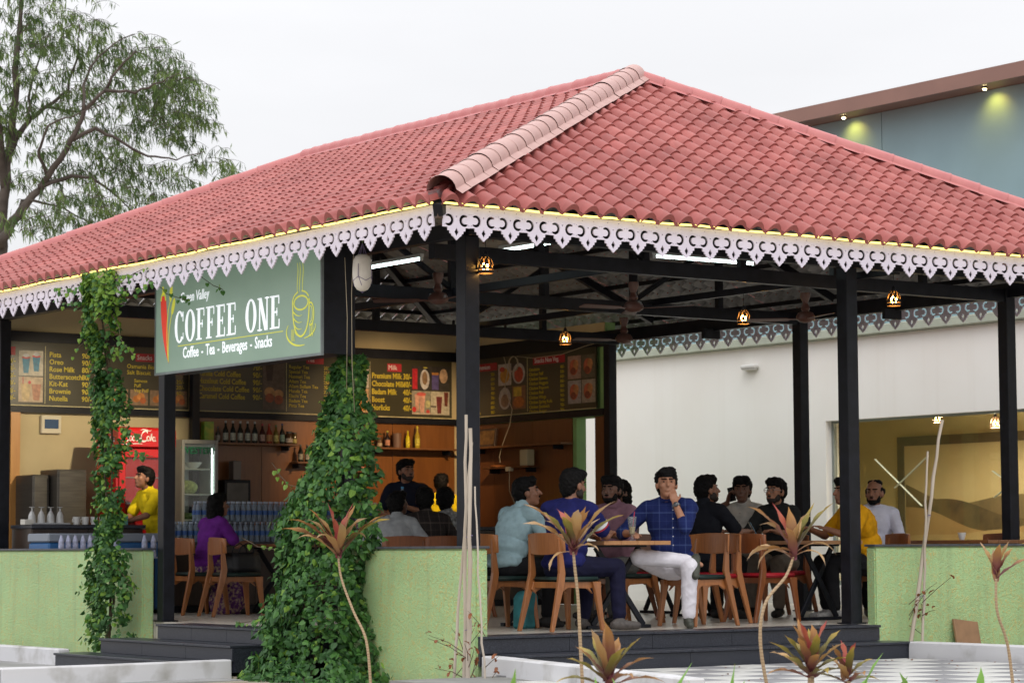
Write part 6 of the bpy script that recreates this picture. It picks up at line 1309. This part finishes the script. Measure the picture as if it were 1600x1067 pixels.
vine('big_vine', 'thick bushy green creeper covering the post left of the corner wall', (-.35, 1.85, -.44), [[(-.40, 1.85, -.44), (-.30, 1.8, .4), (-.2, 1.75, 1.3), (-.1, 1.7, 2.4)], [(-.45, 2.1, -.44), (-.35, 1.95, .5), (-.2, 1.8, 1.5)]], s_big, 9000, (.028, .076),
     [((-.35, 2.3, .75), (-.42, 2.95, .82), 9, .6), ((-.3, 2.2, 1.25), (-.35, 2.62, 1.5), 8, .5), ((-.3, 1.45, 1.7), (-.3, 1.0, 1.85), 8, .4), ((-.45, 2.4, .25), (-.5, 3.0, .05), 12, .5), ((-.2, 1.6, 2.1), (-.35, 1.15, 2.2), 6, .3), ((-.5, 2.6, -.2), (-.75, 3.1, -.35), 14, .3), ((-.3, 1.4, 1.2), (-.3, .95, 1.1), 8, .4)])
LV = [(-.28, 5.75, .34, .34, .20, -.36), (.0, 5.72, .36, .36, .22, -.38), (.35, 5.68, .37, .36, .22, -.42), (.62, 5.64, .30, .28, .20, -.46), (.85, 5.60, .16, .16, .14, -.48), (1.2, 5.50, .18, .17, .14, -.52), (1.6, 5.42, .24, .19, .16, -.56), (2.05, 5.36, .34, .19, .17, -.60), (2.35, 5.30, .28, .15, .16, -.66), (2.6, 5.26, .13, .12, .12, -.72), (2.85, 5.18, .27, .19, .14, -.80), (3.1, 5.05, .40, .24, .14, -.90), (3.4, 4.95, .34, .28, .09, -.95)]
def s_left(vr):
    z = -.28+3.70*vr.random(); yc, wl, wr, dp, xo = interp(LV, z); a = vr.uniform(-math.pi*.6, math.pi*.6); rr = 1-.5*vr.random()**1.5; lump_ = 1+.5*noise.noise((z*4.2, a*2, 8))+(.35*vr.random() if vr.random() < .15 else 0)
    dy = math.sin(a)*rr*lump_; y = yc+(dy*wr if dy > 0 else dy*wl); 
    if noise.noise((y*6.0, z*5.0, 2.5)) > .12 and vr.random() < .88: return s_left(vr)
    return (xo-math.cos(a)*dp*rr*lump_, y, z), (-math.cos(a), math.sin(a)*.9, .3), .20+.55*max(0, (z-2.5))  # paler towards the eave: rope light put into the colour, and thinner leaves
st_ = [(-.40, 5.78, -.42), (-.42, 5.70, .2), (-.50, 5.58, .9), (-.55, 5.42, 1.6), (-.63, 5.32, 2.3), (-.76, 5.22, 2.8), (-.92, 5.0, 3.35)]
vine('slender_vine', 'slender green creeper climbing from the left wall to the eave', (-.40, 5.78, -.42), [st_, [(p[0]-.02+.03*math.sin(i*1.7), p[1]+.10*math.cos(i*2.1), p[2]) for i, p in enumerate(st_)]], s_left, 5000, (.026, .066),
     [((-.97, 4.8, 3.40), (-.98, 4.0, 3.36), 26, .55), ((-.97, 4.7, 3.30), (-.98, 3.75, 3.22), 20, .4), ((-.97, 5.1, 3.38), (-.98, 5.9, 3.34), 22, .45), ((-.97, 5.1, 3.25), (-.98, 5.8, 3.20), 12, .3), ((-.9, 4.85, 3.1), (-.8, 4.45, 2.55), 22, .6), ((-.85, 4.8, 2.7), (-.75, 4.9, 2.6), 14, .6), ((-.65, 5.1, 2.0), (-.55, 4.75, 1.8), 22, .3), ((-.6, 5.0, 1.75), (-.5, 4.65, 1.62), 16, .5), ((-.9, 5.3, 2.95), (-.8, 5.75, 2.7), 14, .6), ((-.6, 5.55, 1.3), (-.55, 5.85, 1.15), 10, .4), ((-.5, 5.4, .55), (-.45, 5.15, .35), 12, .3), ((-.98, 3.9, 3.28), (-.62, 3.7, 3.05), 10, .3), ((-.98, 3.0, 3.3), (-.62, 3.05, 3.1), 5, .2)])

# ---- coloured strap-leaf plants (each leaf a piece of its own)
def strap_mat(name, stops):
    m, t, b = _principled(name); N = t.nodes; L = t.links; uv = N.new('ShaderNodeUVMap'); sp = N.new('ShaderNodeSeparateXYZ'); L.new(uv.outputs[0], sp.inputs[0])
    nz = N.new('ShaderNodeTexNoise'); nz.inputs['Scale'].default_value = 5; mp = N.new('ShaderNodeMapping'); mp.inputs['Scale'].default_value = (7, 1.2, 1); L.new(uv.outputs[0], mp.inputs[0]); L.new(mp.outputs[0], nz.inputs[0])
    ad = N.new('ShaderNodeMath'); ad.operation = 'MULTIPLY_ADD'; ad.inputs[1].default_value = .35; L.new(nz.outputs[0], ad.inputs[0]); L.new(sp.outputs[1], ad.inputs[2]); su = N.new('ShaderNodeMath'); su.operation = 'SUBTRACT'; su.inputs[1].default_value = .17; L.new(ad.outputs[0], su.inputs[0])
    cr = N.new('ShaderNodeValToRGB'); L.new(su.outputs[0], cr.inputs[0]); e = cr.color_ramp.elements; e[0].position = 0; e[0].color = (*stops[0], 1); e[1].position = 1; e[1].color = (*stops[-1], 1)
    for i, c in enumerate(stops[1:-1]): q = e.new((i+1)/(len(stops)-1)); q.color = (*c, 1)
    L.new(cr.outputs[0], b.inputs['Base Color']); b.inputs['Roughness'].default_value = .42; b.inputs['Specular IOR Level'].default_value = .35
    out_ = [n for n in N if n.type == 'OUTPUT_MATERIAL'][0]; tr = N.new('ShaderNodeBsdfTranslucent'); L.new(cr.outputs[0], tr.inputs[0]); mx = N.new('ShaderNodeMixShader'); mx.inputs[0].default_value = .25; L.new(b.outputs[0], mx.inputs[1]); L.new(tr.outputs[0], mx.inputs[2]); L.new(mx.outputs[0], out_.inputs[0]); return m
ST = [strap_mat('maroon to orange leaf', [(.17, .045, .07), (.20, .075, .06), (.30, .15, .06), (.46, .24, .075)]), strap_mat('olive and maroon leaf', [(.17, .04, .07), (.13, .10, .035), (.20, .18, .035), (.45, .30, .06)]), strap_mat('pink new leaf', [(.22, .03, .07), (.38, .07, .08), (.42, .12, .07), (.34, .05, .05)]), strap_mat('dry ochre leaf', [(.26, .13, .09), (.40, .22, .09), (.46, .29, .12), (.44, .31, .20)]), strap_mat('fresh green blade', [(.10, .24, .03), (.14, .32, .05), (.18, .38, .07), (.22, .42, .09)])]
def strap(parent, base, az, el, ln, wd, m, droop=1.0, seed=0, twist=0.0, name='leaf'):
    wd = wd*1.3 if name == 'leaf' else wd
    d = Vector((math.cos(az)*math.cos(el), math.sin(az)*math.cos(el), math.sin(el))); p = Vector(base); n = 11; V = []; UV = []; sr = random.Random(seed)
    kink = sr.uniform(-.55, .55); curl = sr.uniform(.6, 1.7)
    for i in range(n+1):
        t = i/n; w = wd*(.22+.78*math.sin(math.pi*min(1, t*.86+.10))**.8)*(1 if t < .82 else max(.03, (1-t)/.18)); side = d.cross(Vector((0, 0, 1)))
        side = side.normalized() if side.length > 1e-3 else Vector((1, 0, 0)); upv = side.cross(d); a = twist*t; side, upv = side*math.cos(a)+upv*math.sin(a), upv*math.cos(a)-side*math.sin(a)
        wav = .12*w*math.sin(t*17+seed)
        V += [p-side*w/2+upv*(w*.20+wav), p, p+side*w/2+upv*(w*.20-wav)]; UV += [(0, t), (.5, t), (1, t)]
        d = (d+Vector((0, 0, -1))*droop*(.05+.30*t*curl+(.5*t**4 if sr.random() < .5 else 0))/n*3.2+side*kink*(.4+t)/n).normalized(); p = p+d*ln/n
    b = MB().add(V, [(3*i+j, 3*i+j+1, 3*i+3+j+1, 3*i+3+j) for i in range(n) for j in range(2)]); me = b.mesh(name, m, smooth=True, fix=False)
    uvl = me.uv_layers.new(name='UVMap')
    for lp in me.loops: uvl.data[lp.index].uv = UV[lp.vertex_index]
    return link(name, me, parent)
CANE = strap_mat('ringed cane', [(.30, .22, .13), (.36, .27, .16), (.40, .30, .17), (.42, .31, .18)]); 
def cane_mat():
    m, t, b = _principled('ringed plant cane'); N = t.nodes; L = t.links; tc = N.new('ShaderNodeTexCoord'); sp = N.new('ShaderNodeSeparateXYZ'); L.new(tc.outputs['Object'], sp.inputs[0]); w = N.new('ShaderNodeMath'); w.operation = 'MULTIPLY'; w.inputs[1].default_value = 46; L.new(sp.outputs[2], w.inputs[0]); f = N.new('ShaderNodeMath'); f.operation = 'FRACT'; L.new(w.outputs[0], f.inputs[0])
    cr = N.new('ShaderNodeValToRGB'); L.new(f.outputs[0], cr.inputs[0]); e = cr.color_ramp.elements; e[0].position = .06; e[0].color = (.24, .14, .085, 1); e[1].position = .35; e[1].color = (.38, .28, .17, 1); L.new(cr.outputs[0], b.inputs['Base Color']); b.inputs['Roughness'].default_value = .8; return m
CANEM = cane_mat()
def cane_plant(label, pts, leaves, rad=.0105, name='cane_plant'):
    """pts: cane from the ground upwards in world space; leaves: (azimuth deg, elevation deg, length, width, material, droop)"""
    o = Vector(pts[0]); r = empty(name, o, 0, label, 'plant', 'strap-leaf plants'); P = []
    pp = [Vector(p)-o for p in pts]
    for i in range(len(pp)-1):
        a, b, c, d = pp[max(0, i-1)], pp[i], pp[i+1], pp[min(len(pp)-1, i+2)]
        for k in range(6):
            t = k/6; P.append(.5*((2*b)+(c-a)*t+(2*a-5*b+4*c-d)*t*t+(3*b-3*c+d-a)*t**3))
    P.append(pp[-1]); k = len(P)
    MB().tube(P, [rad*(1.15-.35*i/k)*(1+.10*((i*3) % 2)) for i in range(k)], 9).build('cane', CANEM, r, smooth=True)
    top = P[-1]
    for i, (az, el, ln, wd, mi, dr) in enumerate(leaves):
        zo = -.07*(i % 4)/4+.03; strap(r, top+Vector((0, 0, zo)), R(az), R(el), ln, wd, ST[mi], dr, seed=i*13+int(ln*100), twist=rng.uniform(-.5, .5))
    return r
CR = -35.7   # azimuth that points to the right of the picture
G0 = -.43
cane_plant('leaning cane plant with orange leaves before the big vine', [(-.75, .33, G0), (-.75, .40, -.04), (-.75, .60, .20), (-.75, .79, .47), (-.75, .84, .66)],
    [(CR+180, 34, .56, .070, 0, .9), (CR+175, 50, .54, .065, 0, 1.0), (CR+162, 58, .48, .055, 3, 1.2), (CR+8, 52, .56, .065, 0, .75), (CR-6, 44, .54, .065, 1, .7), (CR+60, 72, .46, .07, 2, .4), (CR+188, 66, .50, .055, 0, 1.2), (CR+110, 80, .48, .075, 2, .3), (CR+20, 64, .40, .05, 3, 1.5), (CR-60, 58, .36, .055, 3, 1.5), (CR-110, 52, .40, .055, 3, 1.6), (CR+200, 48, .44, .045, 3, 1.7), (CR+10, 60, .34, .035, 3, 2.4), (CR-20, 74, .44, .055, 0, .9), (CR+170, 72, .44, .05, 3, 1.6)])
cane_plant('straight cane plant with drooping orange leaves before the man in navy', [(-1.76, -3.877, G0), (-1.79, -3.877, .09), (-1.806, -3.877, .378), (-1.833, -3.877, .60), (-1.842, -3.877, .69)],
    [(CR+178, 52, .46, .055, 0, 1.0), (CR+172, 44, .40, .05, 3, 1.0), (CR+200, 58, .40, .05, 1, 1.1), (CR+4, 50, .44, .055, 1, .75), (CR-10, 56, .42, .05, 3, 1.0), (CR+120, 66, .34, .05, 2, 1.4), (CR+50, 74, .32, .06, 0, .5), (CR+95, 80, .30, .065, 0, .6), (CR-80, 66, .30, .06, 3, 1.2), (CR-30, 30, .20, .035, 3, 2.4), (CR+190, 10, .24, .025, 3, 3.0), (CR+20, 62, .32, .045, 3, 1.5), (CR-120, 60, .30, .05, 1, 1.3), (CR-50, 72, .30, .05, 0, 1.4), (CR+150, 60, .32, .045, 3, 1.6)])
cane_plant('wavy cane plant with dry hanging leaves before the red chair', [(-.86, -4.744, G0), (-.97, -4.744, .06), (-.93, -4.744, .34), (-.745, -4.744, .52), (-.674, -4.744, .65)],
    [(CR+178, 58, .44, .055, 0, 1.15), (CR+3, 58, .46, .06, 1, .6), (CR-12, 70, .40, .06, 1, .5), (CR+100, 80, .36, .06, 0, .35), (CR+150, 70, .36, .045, 2, .5), (CR-70, 76, .32, .05, 3, 1.6), (CR+185, 30, .36, .05, 3, 3.0), (CR+172, 42, .36, .05, 3, 2.6), (CR+195, 20, .32, .04, 3, 3.2), (CR+5, 40, .34, .022, 3, 2.4), (CR-15, 35, .28, .02, 3, 2.8), (CR-100, 66, .28, .05, 0, 1.2), (CR+60, 70, .32, .035, 3, 1.5), (CR+165, 66, .34, .04, 3, 2.0)])
cane_plant('thin cane plant with a small withered tuft before the right green wall', [(1.74, -4.43, G0), (1.679, -4.43, -.01), (1.583, -4.43, .216), (1.566, -4.43, .36), (1.572, -4.43, .48)],
    [(CR+175, 66, .26, .05, 3, .4), (CR+5, 62, .26, .05, 0, .7), (CR+0, 40, .34, .045, 0, .9), (CR+90, 78, .24, .05, 3, .3), (CR-90, 70, .24, .05, 0, .4), (CR+20, 72, .28, .04, 3, .8)], .010)
def rosette(label, base, n, ln, wd, seed, mats=(0, 1, 1, 2, 3)):
    vr = random.Random(seed); o = Vector(base); r = empty('rosette_plant', o, 0, label, 'plant', 'low rosette plants')
    MB().tube([(0, 0, G0-o.z), (.01, 0, .12)], .02, 8).build('cane', CANEM, r)
    for i in range(n):
        az = i*137.5+vr.uniform(-15, 15); t = i/n; strap(r, (vr.gauss(0, .01), vr.gauss(0, .01), .10+.10*t), R(az), R(22+58*t), ln*vr.uniform(.75, 1.1)*(1-.25*t), wd, ST[vr.choice(mats)] if t < .78 else ST[2 if vr.random() < .4 else 0], 1.0-.7*t, i, vr.uniform(-.3, .3))
rosette('low orange and pink rosette plant in front of the middle steps', (-2.877, -5.574, -.20), 17, .40, .044, 3, (0, 0, 3, 1)); rosette('low red and olive rosette plant in front of the wavy cane', (-1.28, -5.55, -.20), 22, .36, .046, 5, (1, 1, 0, 3)); rosette('small second olive rosette right beside the red one', (-1.02, -5.60, -.24), 12, .26, .040, 9, (1, 0, 0, 3))
rosette('yellow-leaved rosette plant at the left edge of the frame', (-1.9, 6.42, .40), 14, .40, .05, 11, (3, 0, 3)); 
bl_ = [(-3.872, -5.878, 78, .50, 'green blade growing left of the middle kerb'), (-2.80, -5.878, 66, .54, 'green blade right of the orange rosette'), (-3.16, -5.92, 100, .42, 'green blade left of the orange rosette'), (-2.215, -5.878, 86, .46, 'upright green blade in front of the courtyard middle'), (-1.32, -5.878, 66, .56, 'broad green blade curving right beside the red rosette'), (-1.06, -5.878, 60, .42, 'short green blade right of the red rosette'), (-.624, -5.878, 112, .40, 'thin green blade before the courtyard right of centre'), (-.173, -5.878, 80, .38, 'short green blade before the right kerb'), (-2.42, -5.96, 108, .40, 'short green blade in front of the courtyard left of the upright one'), (-2.95, -5.9, 105, .42, 'short green blade among the orange rosette leaves')]
for i, (x, y, el, ln, lab) in enumerate(bl_):
    r = empty('blade_plant', (x, y, -.42), 0, lab, 'plant', 'green blades at the bottom edge')
    for k in range(2): strap(r, (.01*k, .01*k, 0), R(CR+(0 if el < 90 else 180)+k*40), R(min(el, 180-el)-k*12), ln*(1-.18*k), .045, ST[4], .45, i*3+k)

# ---- bamboo stakes with dead climbers
BAM = mat('grey dry bamboo', (.40, .34, .27), .7, scale=8, col2=(.52, .46, .39), stretch=(1, 1, .15), bump=.006); DRY = strap_mat('dead brown leaf', [(.16, .05, .02), (.24, .08, .03), (.28, .10, .04), (.20, .07, .03)])
def stakes(label, poles, twigs, leafs, seed):
    o = Vector(poles[0][0]); r = empty('bamboo_stakes', o, 0, label, 'stakes'); vr = random.Random(seed)
    for a, b, rad in poles:
        a, b = Vector(a)-o, Vector(b)-o; pts = [a.lerp(b, i/12)+Vector((vr.gauss(0, .004), vr.gauss(0, .004), 0)) for i in range(13)]
        MB().tube(pts, [rad*(1.1-.3*i/12)*(1.12 if i % 3 == 0 else 1) for i in range(13)], 8).build('pole', BAM, r, smooth=50)
    for z in (.25, .62):
        c = [Vector(a)-o+(Vector(b)-Vector(a))*z for a, b, _ in poles]; m_ = sum(c, Vector())/len(c); MB().tube([m_+Vector((.02*math.cos(t), .035*math.sin(t), .004*t)) for t in [i*.6 for i in range(12)]], .003, 5).build('tie', STRING, r)
    for i in range(twigs):
        a = Vector(vr.choice(poles)[0])-o+Vector((0, 0, vr.uniform(.05, .5))); d = Vector((vr.gauss(0, .35), vr.gauss(0, .5), vr.uniform(.2, .8))); MB().tube([a, a+d*.16+Vector((.02, .01, 0)), a+d*.34+Vector((0, 0, -.03))], [.004, .003, .0015], 5).build('dry_twig', BARK, r)
        for k in range(leafs): strap(r, a+d*vr.uniform(.1, .34), vr.uniform(0, 6), vr.uniform(-1, .4), vr.uniform(.035, .075), .028, DRY, 1.5, i*7+k, vr.uniform(-2, 2), 'dry_leaf')
stakes('tall pale bamboo stakes with dead climbers before the corner wall', [((-.60, -.80, -.43), (-.6, -.835, 1.77), .014), ((-.62, -.88, -.43), (-.62, -.93, 1.66), .017), ((-.60, -.64, -.43), (-.6, -.90, 1.55), .011), ((-.55, -1.02, -.43), (-.6, -.95, 1.2), .008)], 16, 2, 4)
stakes('two tall grey stakes leaning over the right green wall', [((4.74, -.33, -.27), (5.22, -.33, 1.90), .018), ((4.88, -.36, -.27), (4.985, -.36, 1.60), .012)], 9, 2, 8)
o = MB().box2((-.17, -.012, 0), (.17, .012, .29)).build('loose_board', mat('brown clay board', (.26, .15, .08), .7, var=.12, scale=9, bump=.004), loc=(5.56, -.30, -.268), rot=(R(-16), R(6), R(2)), bevel=.003); tag(o, 'brown board leaning against the right green wall', 'board')
# litter on the bed and courtyard
LT = MB(); vr = random.Random(5)
for i in range(140):
    x, y = vr.uniform(-2.5, 7), vr.uniform(-6, -.9); z = -.281 if -.2 < x < 4.2 else (-.268 if x > 4.45 else ground_z(x, y)+.004)
    add_leaf(LT, Vector((x, y, z+.006)), (vr.gauss(0, .2), vr.gauss(0, .2), 1), vr.uniform(.015, .035), (vr.gauss(0, 1), vr.gauss(0, 1), 0), vr)
lo_ = LT.build('leaf_litter', DRY, fix=False); tag(lo_, 'scattered dead leaves on the courtyard and beds', 'leaf litter', kind='stuff')

# ---- tree behind the left end of the roof
TL = [leaf_mat('tree leaf', (.080, .140, .036), (.12, .185, .055), trans=.42), leaf_mat('tree leaf light', (.15, .22, .06), (.19, .27, .085), trans=.42), leaf_mat('tree leaf dark', (.050, .092, .028), (.075, .125, .04), trans=.38)]
TBARK = mat('grey brown tree bark', (.06, .048, .040), .9, scale=5, col2=(.11, .09, .078), bump=.03, bscale=25)
tr = empty('tree', (3.05, 16.15, -.45), R(CR), 'tall feathery green tree behind the left end of the roof', 'tree')
K = .0088
def tp(x, y, d=0): return Vector(((x-10)*K, d, 5.38+(400-y)*K))
limbs = [([(4, 900, 0), (6, 600, 0), (6, 430, 0), (8, 335, .05), (18, 220, .1), (28, 118, .1), (30, 12, .2), (34, -60, .2)], .20, .03),
    ([(8, 385, 0), (30, 345, -.1), (59, 311, -.2), (91, 276, -.3), (134, 220, -.5), (154, 173, -.6), (189, 142, -.7), (215, 105, -.8), (240, 80, -.8)], .11, .015),
    ([(75, 291, -.25), (118, 276, -.2), (157, 272, -.1), (197, 303, .1), (225, 330, .2)], .055, .01), ([(134, 218, -.5), (173, 203, -.6), (209, 222, -.6), (255, 246, -.5), (300, 250, -.4), (345, 235, -.3)], .05, .008),
    ([(28, 340, .1), (36, 305, .3), (52, 300, .5)], .045, .02), ([(18, 225, .1), (31, 197, .2), (47, 169, .3), (71, 146, .5), (102, 114, .6), (118, 51, .7), (120, 0, .7)], .08, .012), ([(12, 300, .1), (8, 180, -.3), (2, 120, -.5), (14, 60, -.6), (10, -20, -.6)], .09, .02),
    ([(47, 169, .3), (44, 120, .4), (60, 60, .5), (75, 10, .5)], .04, .008), ([(154, 173, -.6), (150, 130, -.5), (165, 90, -.4), (205, 50, -.3), (230, 42, -.3)], .04, .007), ([(189, 142, -.7), (240, 150, -.9), (285, 135, -1.0), (318, 120, -1.0)], .04, .007),
    ([(91, 276, -.3), (80, 240, -.6), (100, 200, -.8), (140, 190, -1.0), (200, 170, -1.1)], .04, .008), ([(59, 311, -.2), (110, 320, .1), (150, 345, .2), (170, 360, .3)], .03, .006), ([(71, 146, .5), (120, 150, .7), (180, 110, .9)], .035, .006), ([(10, 330, 0), (-30, 250, .2), (-80, 200, .3)], .07, .01)]
tw = random.Random(21); tb = MB(); tips = []
for pts, r0, r1 in limbs:
    P = [tp(*p) for p in pts]; Q = []
    for i in range(len(P)-1):
        for k in range(4): Q.append(P[i].lerp(P[i+1], k/4)+Vector((tw.gauss(0, .008), tw.gauss(0, .03), tw.gauss(0, .008))))
    Q.append(P[-1]); n = len(Q); MB().tube(Q, [.72*(r0+(r1-r0)*(i/(n-1))**.8) for i in range(n)], 8).build('trunk' if r0 > .15 else 'limb', TBARK, tr, smooth=True)
crown = MB(); twigs = MB()
def leaflet(p, d, ln, w):
    d = Vector(d).normalized(); s = d.cross(Vector((tw.gauss(0, 1), tw.gauss(0, 1), tw.gauss(0, .3)))); s = s.normalized()*w/2 if s.length > 1e-4 else Vector((w/2, 0, 0)); m_ = p+d*ln*.45; n0 = len(crown.v)
    crown.v += [tuple(p), tuple(m_+s), tuple(p+d*ln), tuple(m_-s)]; crown.f.append((n0, n0+1, n0+2, n0+3)); crown.mi.append(crown.m)
masses = [(150, 60, 46, 40), (190, 62, 40, 30), (235, 110, 58, 60), (285, 135, 48, 52), (200, 160, 40, 36), (100, 118, 50, 46), (40, 60, 44, 34), (60, 20, 50, 30), (120, 10, 34, 20), (255, 185, 44, 36), (170, 245, 46, 40), (240, 262, 44, 40), (210, 300, 44, 36), (110, 330, 46, 38), (70, 360, 40, 30), (160, 340, 46, 36), (338, 240, 28, 26), (8, 165, 36, 22), (5, 95, 34, 22), (130, 190, 46, 34), (60, 210, 44, 26), (90, 255, 36, 18), (230, 45, 26, 14), (20, 270, 36, 16), (-40, 200, 60, 40), (-50, 90, 70, 50), (10, -50, 70, 40), (110, -40, 60, 30), (25, 15, 36, 20), (270, 110, 40, 30), (300, 170, 30, 22), (75, 150, 40, 22)]
for cx, cy, rad, nt in masses:
    dd = tw.uniform(-1.0, 1.0)
    for i in range(int(nt*1.08)):
        a = tw.uniform(0, 2*math.pi); rr = math.sqrt(tw.random())*rad; st0 = tp(cx+rr*math.cos(a), cy+rr*.62*math.sin(a), dd+tw.gauss(0, .5)); q = Vector((math.cos(a)*.5+.35, tw.gauss(0, .5), tw.uniform(.0, .7))).normalized(); ln = tw.uniform(.28, .55); pts = []
        p = st0.copy(); d = q.copy()
        for k in range(6): pts.append(p.copy()); p = p+d*ln/5; d = (d+Vector((0, 0, -.28))).normalized()
        twigs.tube(pts, [.006, .005, .004, .003, .003, .002], 4, cap=False)
        tone = tw.random()
        for k in range(15):
            t = tw.random()*5*.999; b_ = pts[int(t)].lerp(pts[min(5, int(t)+1)], t % 1); crown.m = 1 if tone > .72 else (2 if tone < .25 else 0)
            leaflet(b_, (tw.gauss(.12, .32), tw.gauss(0, .35), -1+tw.gauss(0, .45)), tw.uniform(.10, .20), tw.uniform(.013, .022))
o = twigs.build('twigs', TBARK, tr, fix=False); tag(o, kind='stuff'); o = crown.build('crown', TL, tr, fix=False); tag(o, kind='stuff')
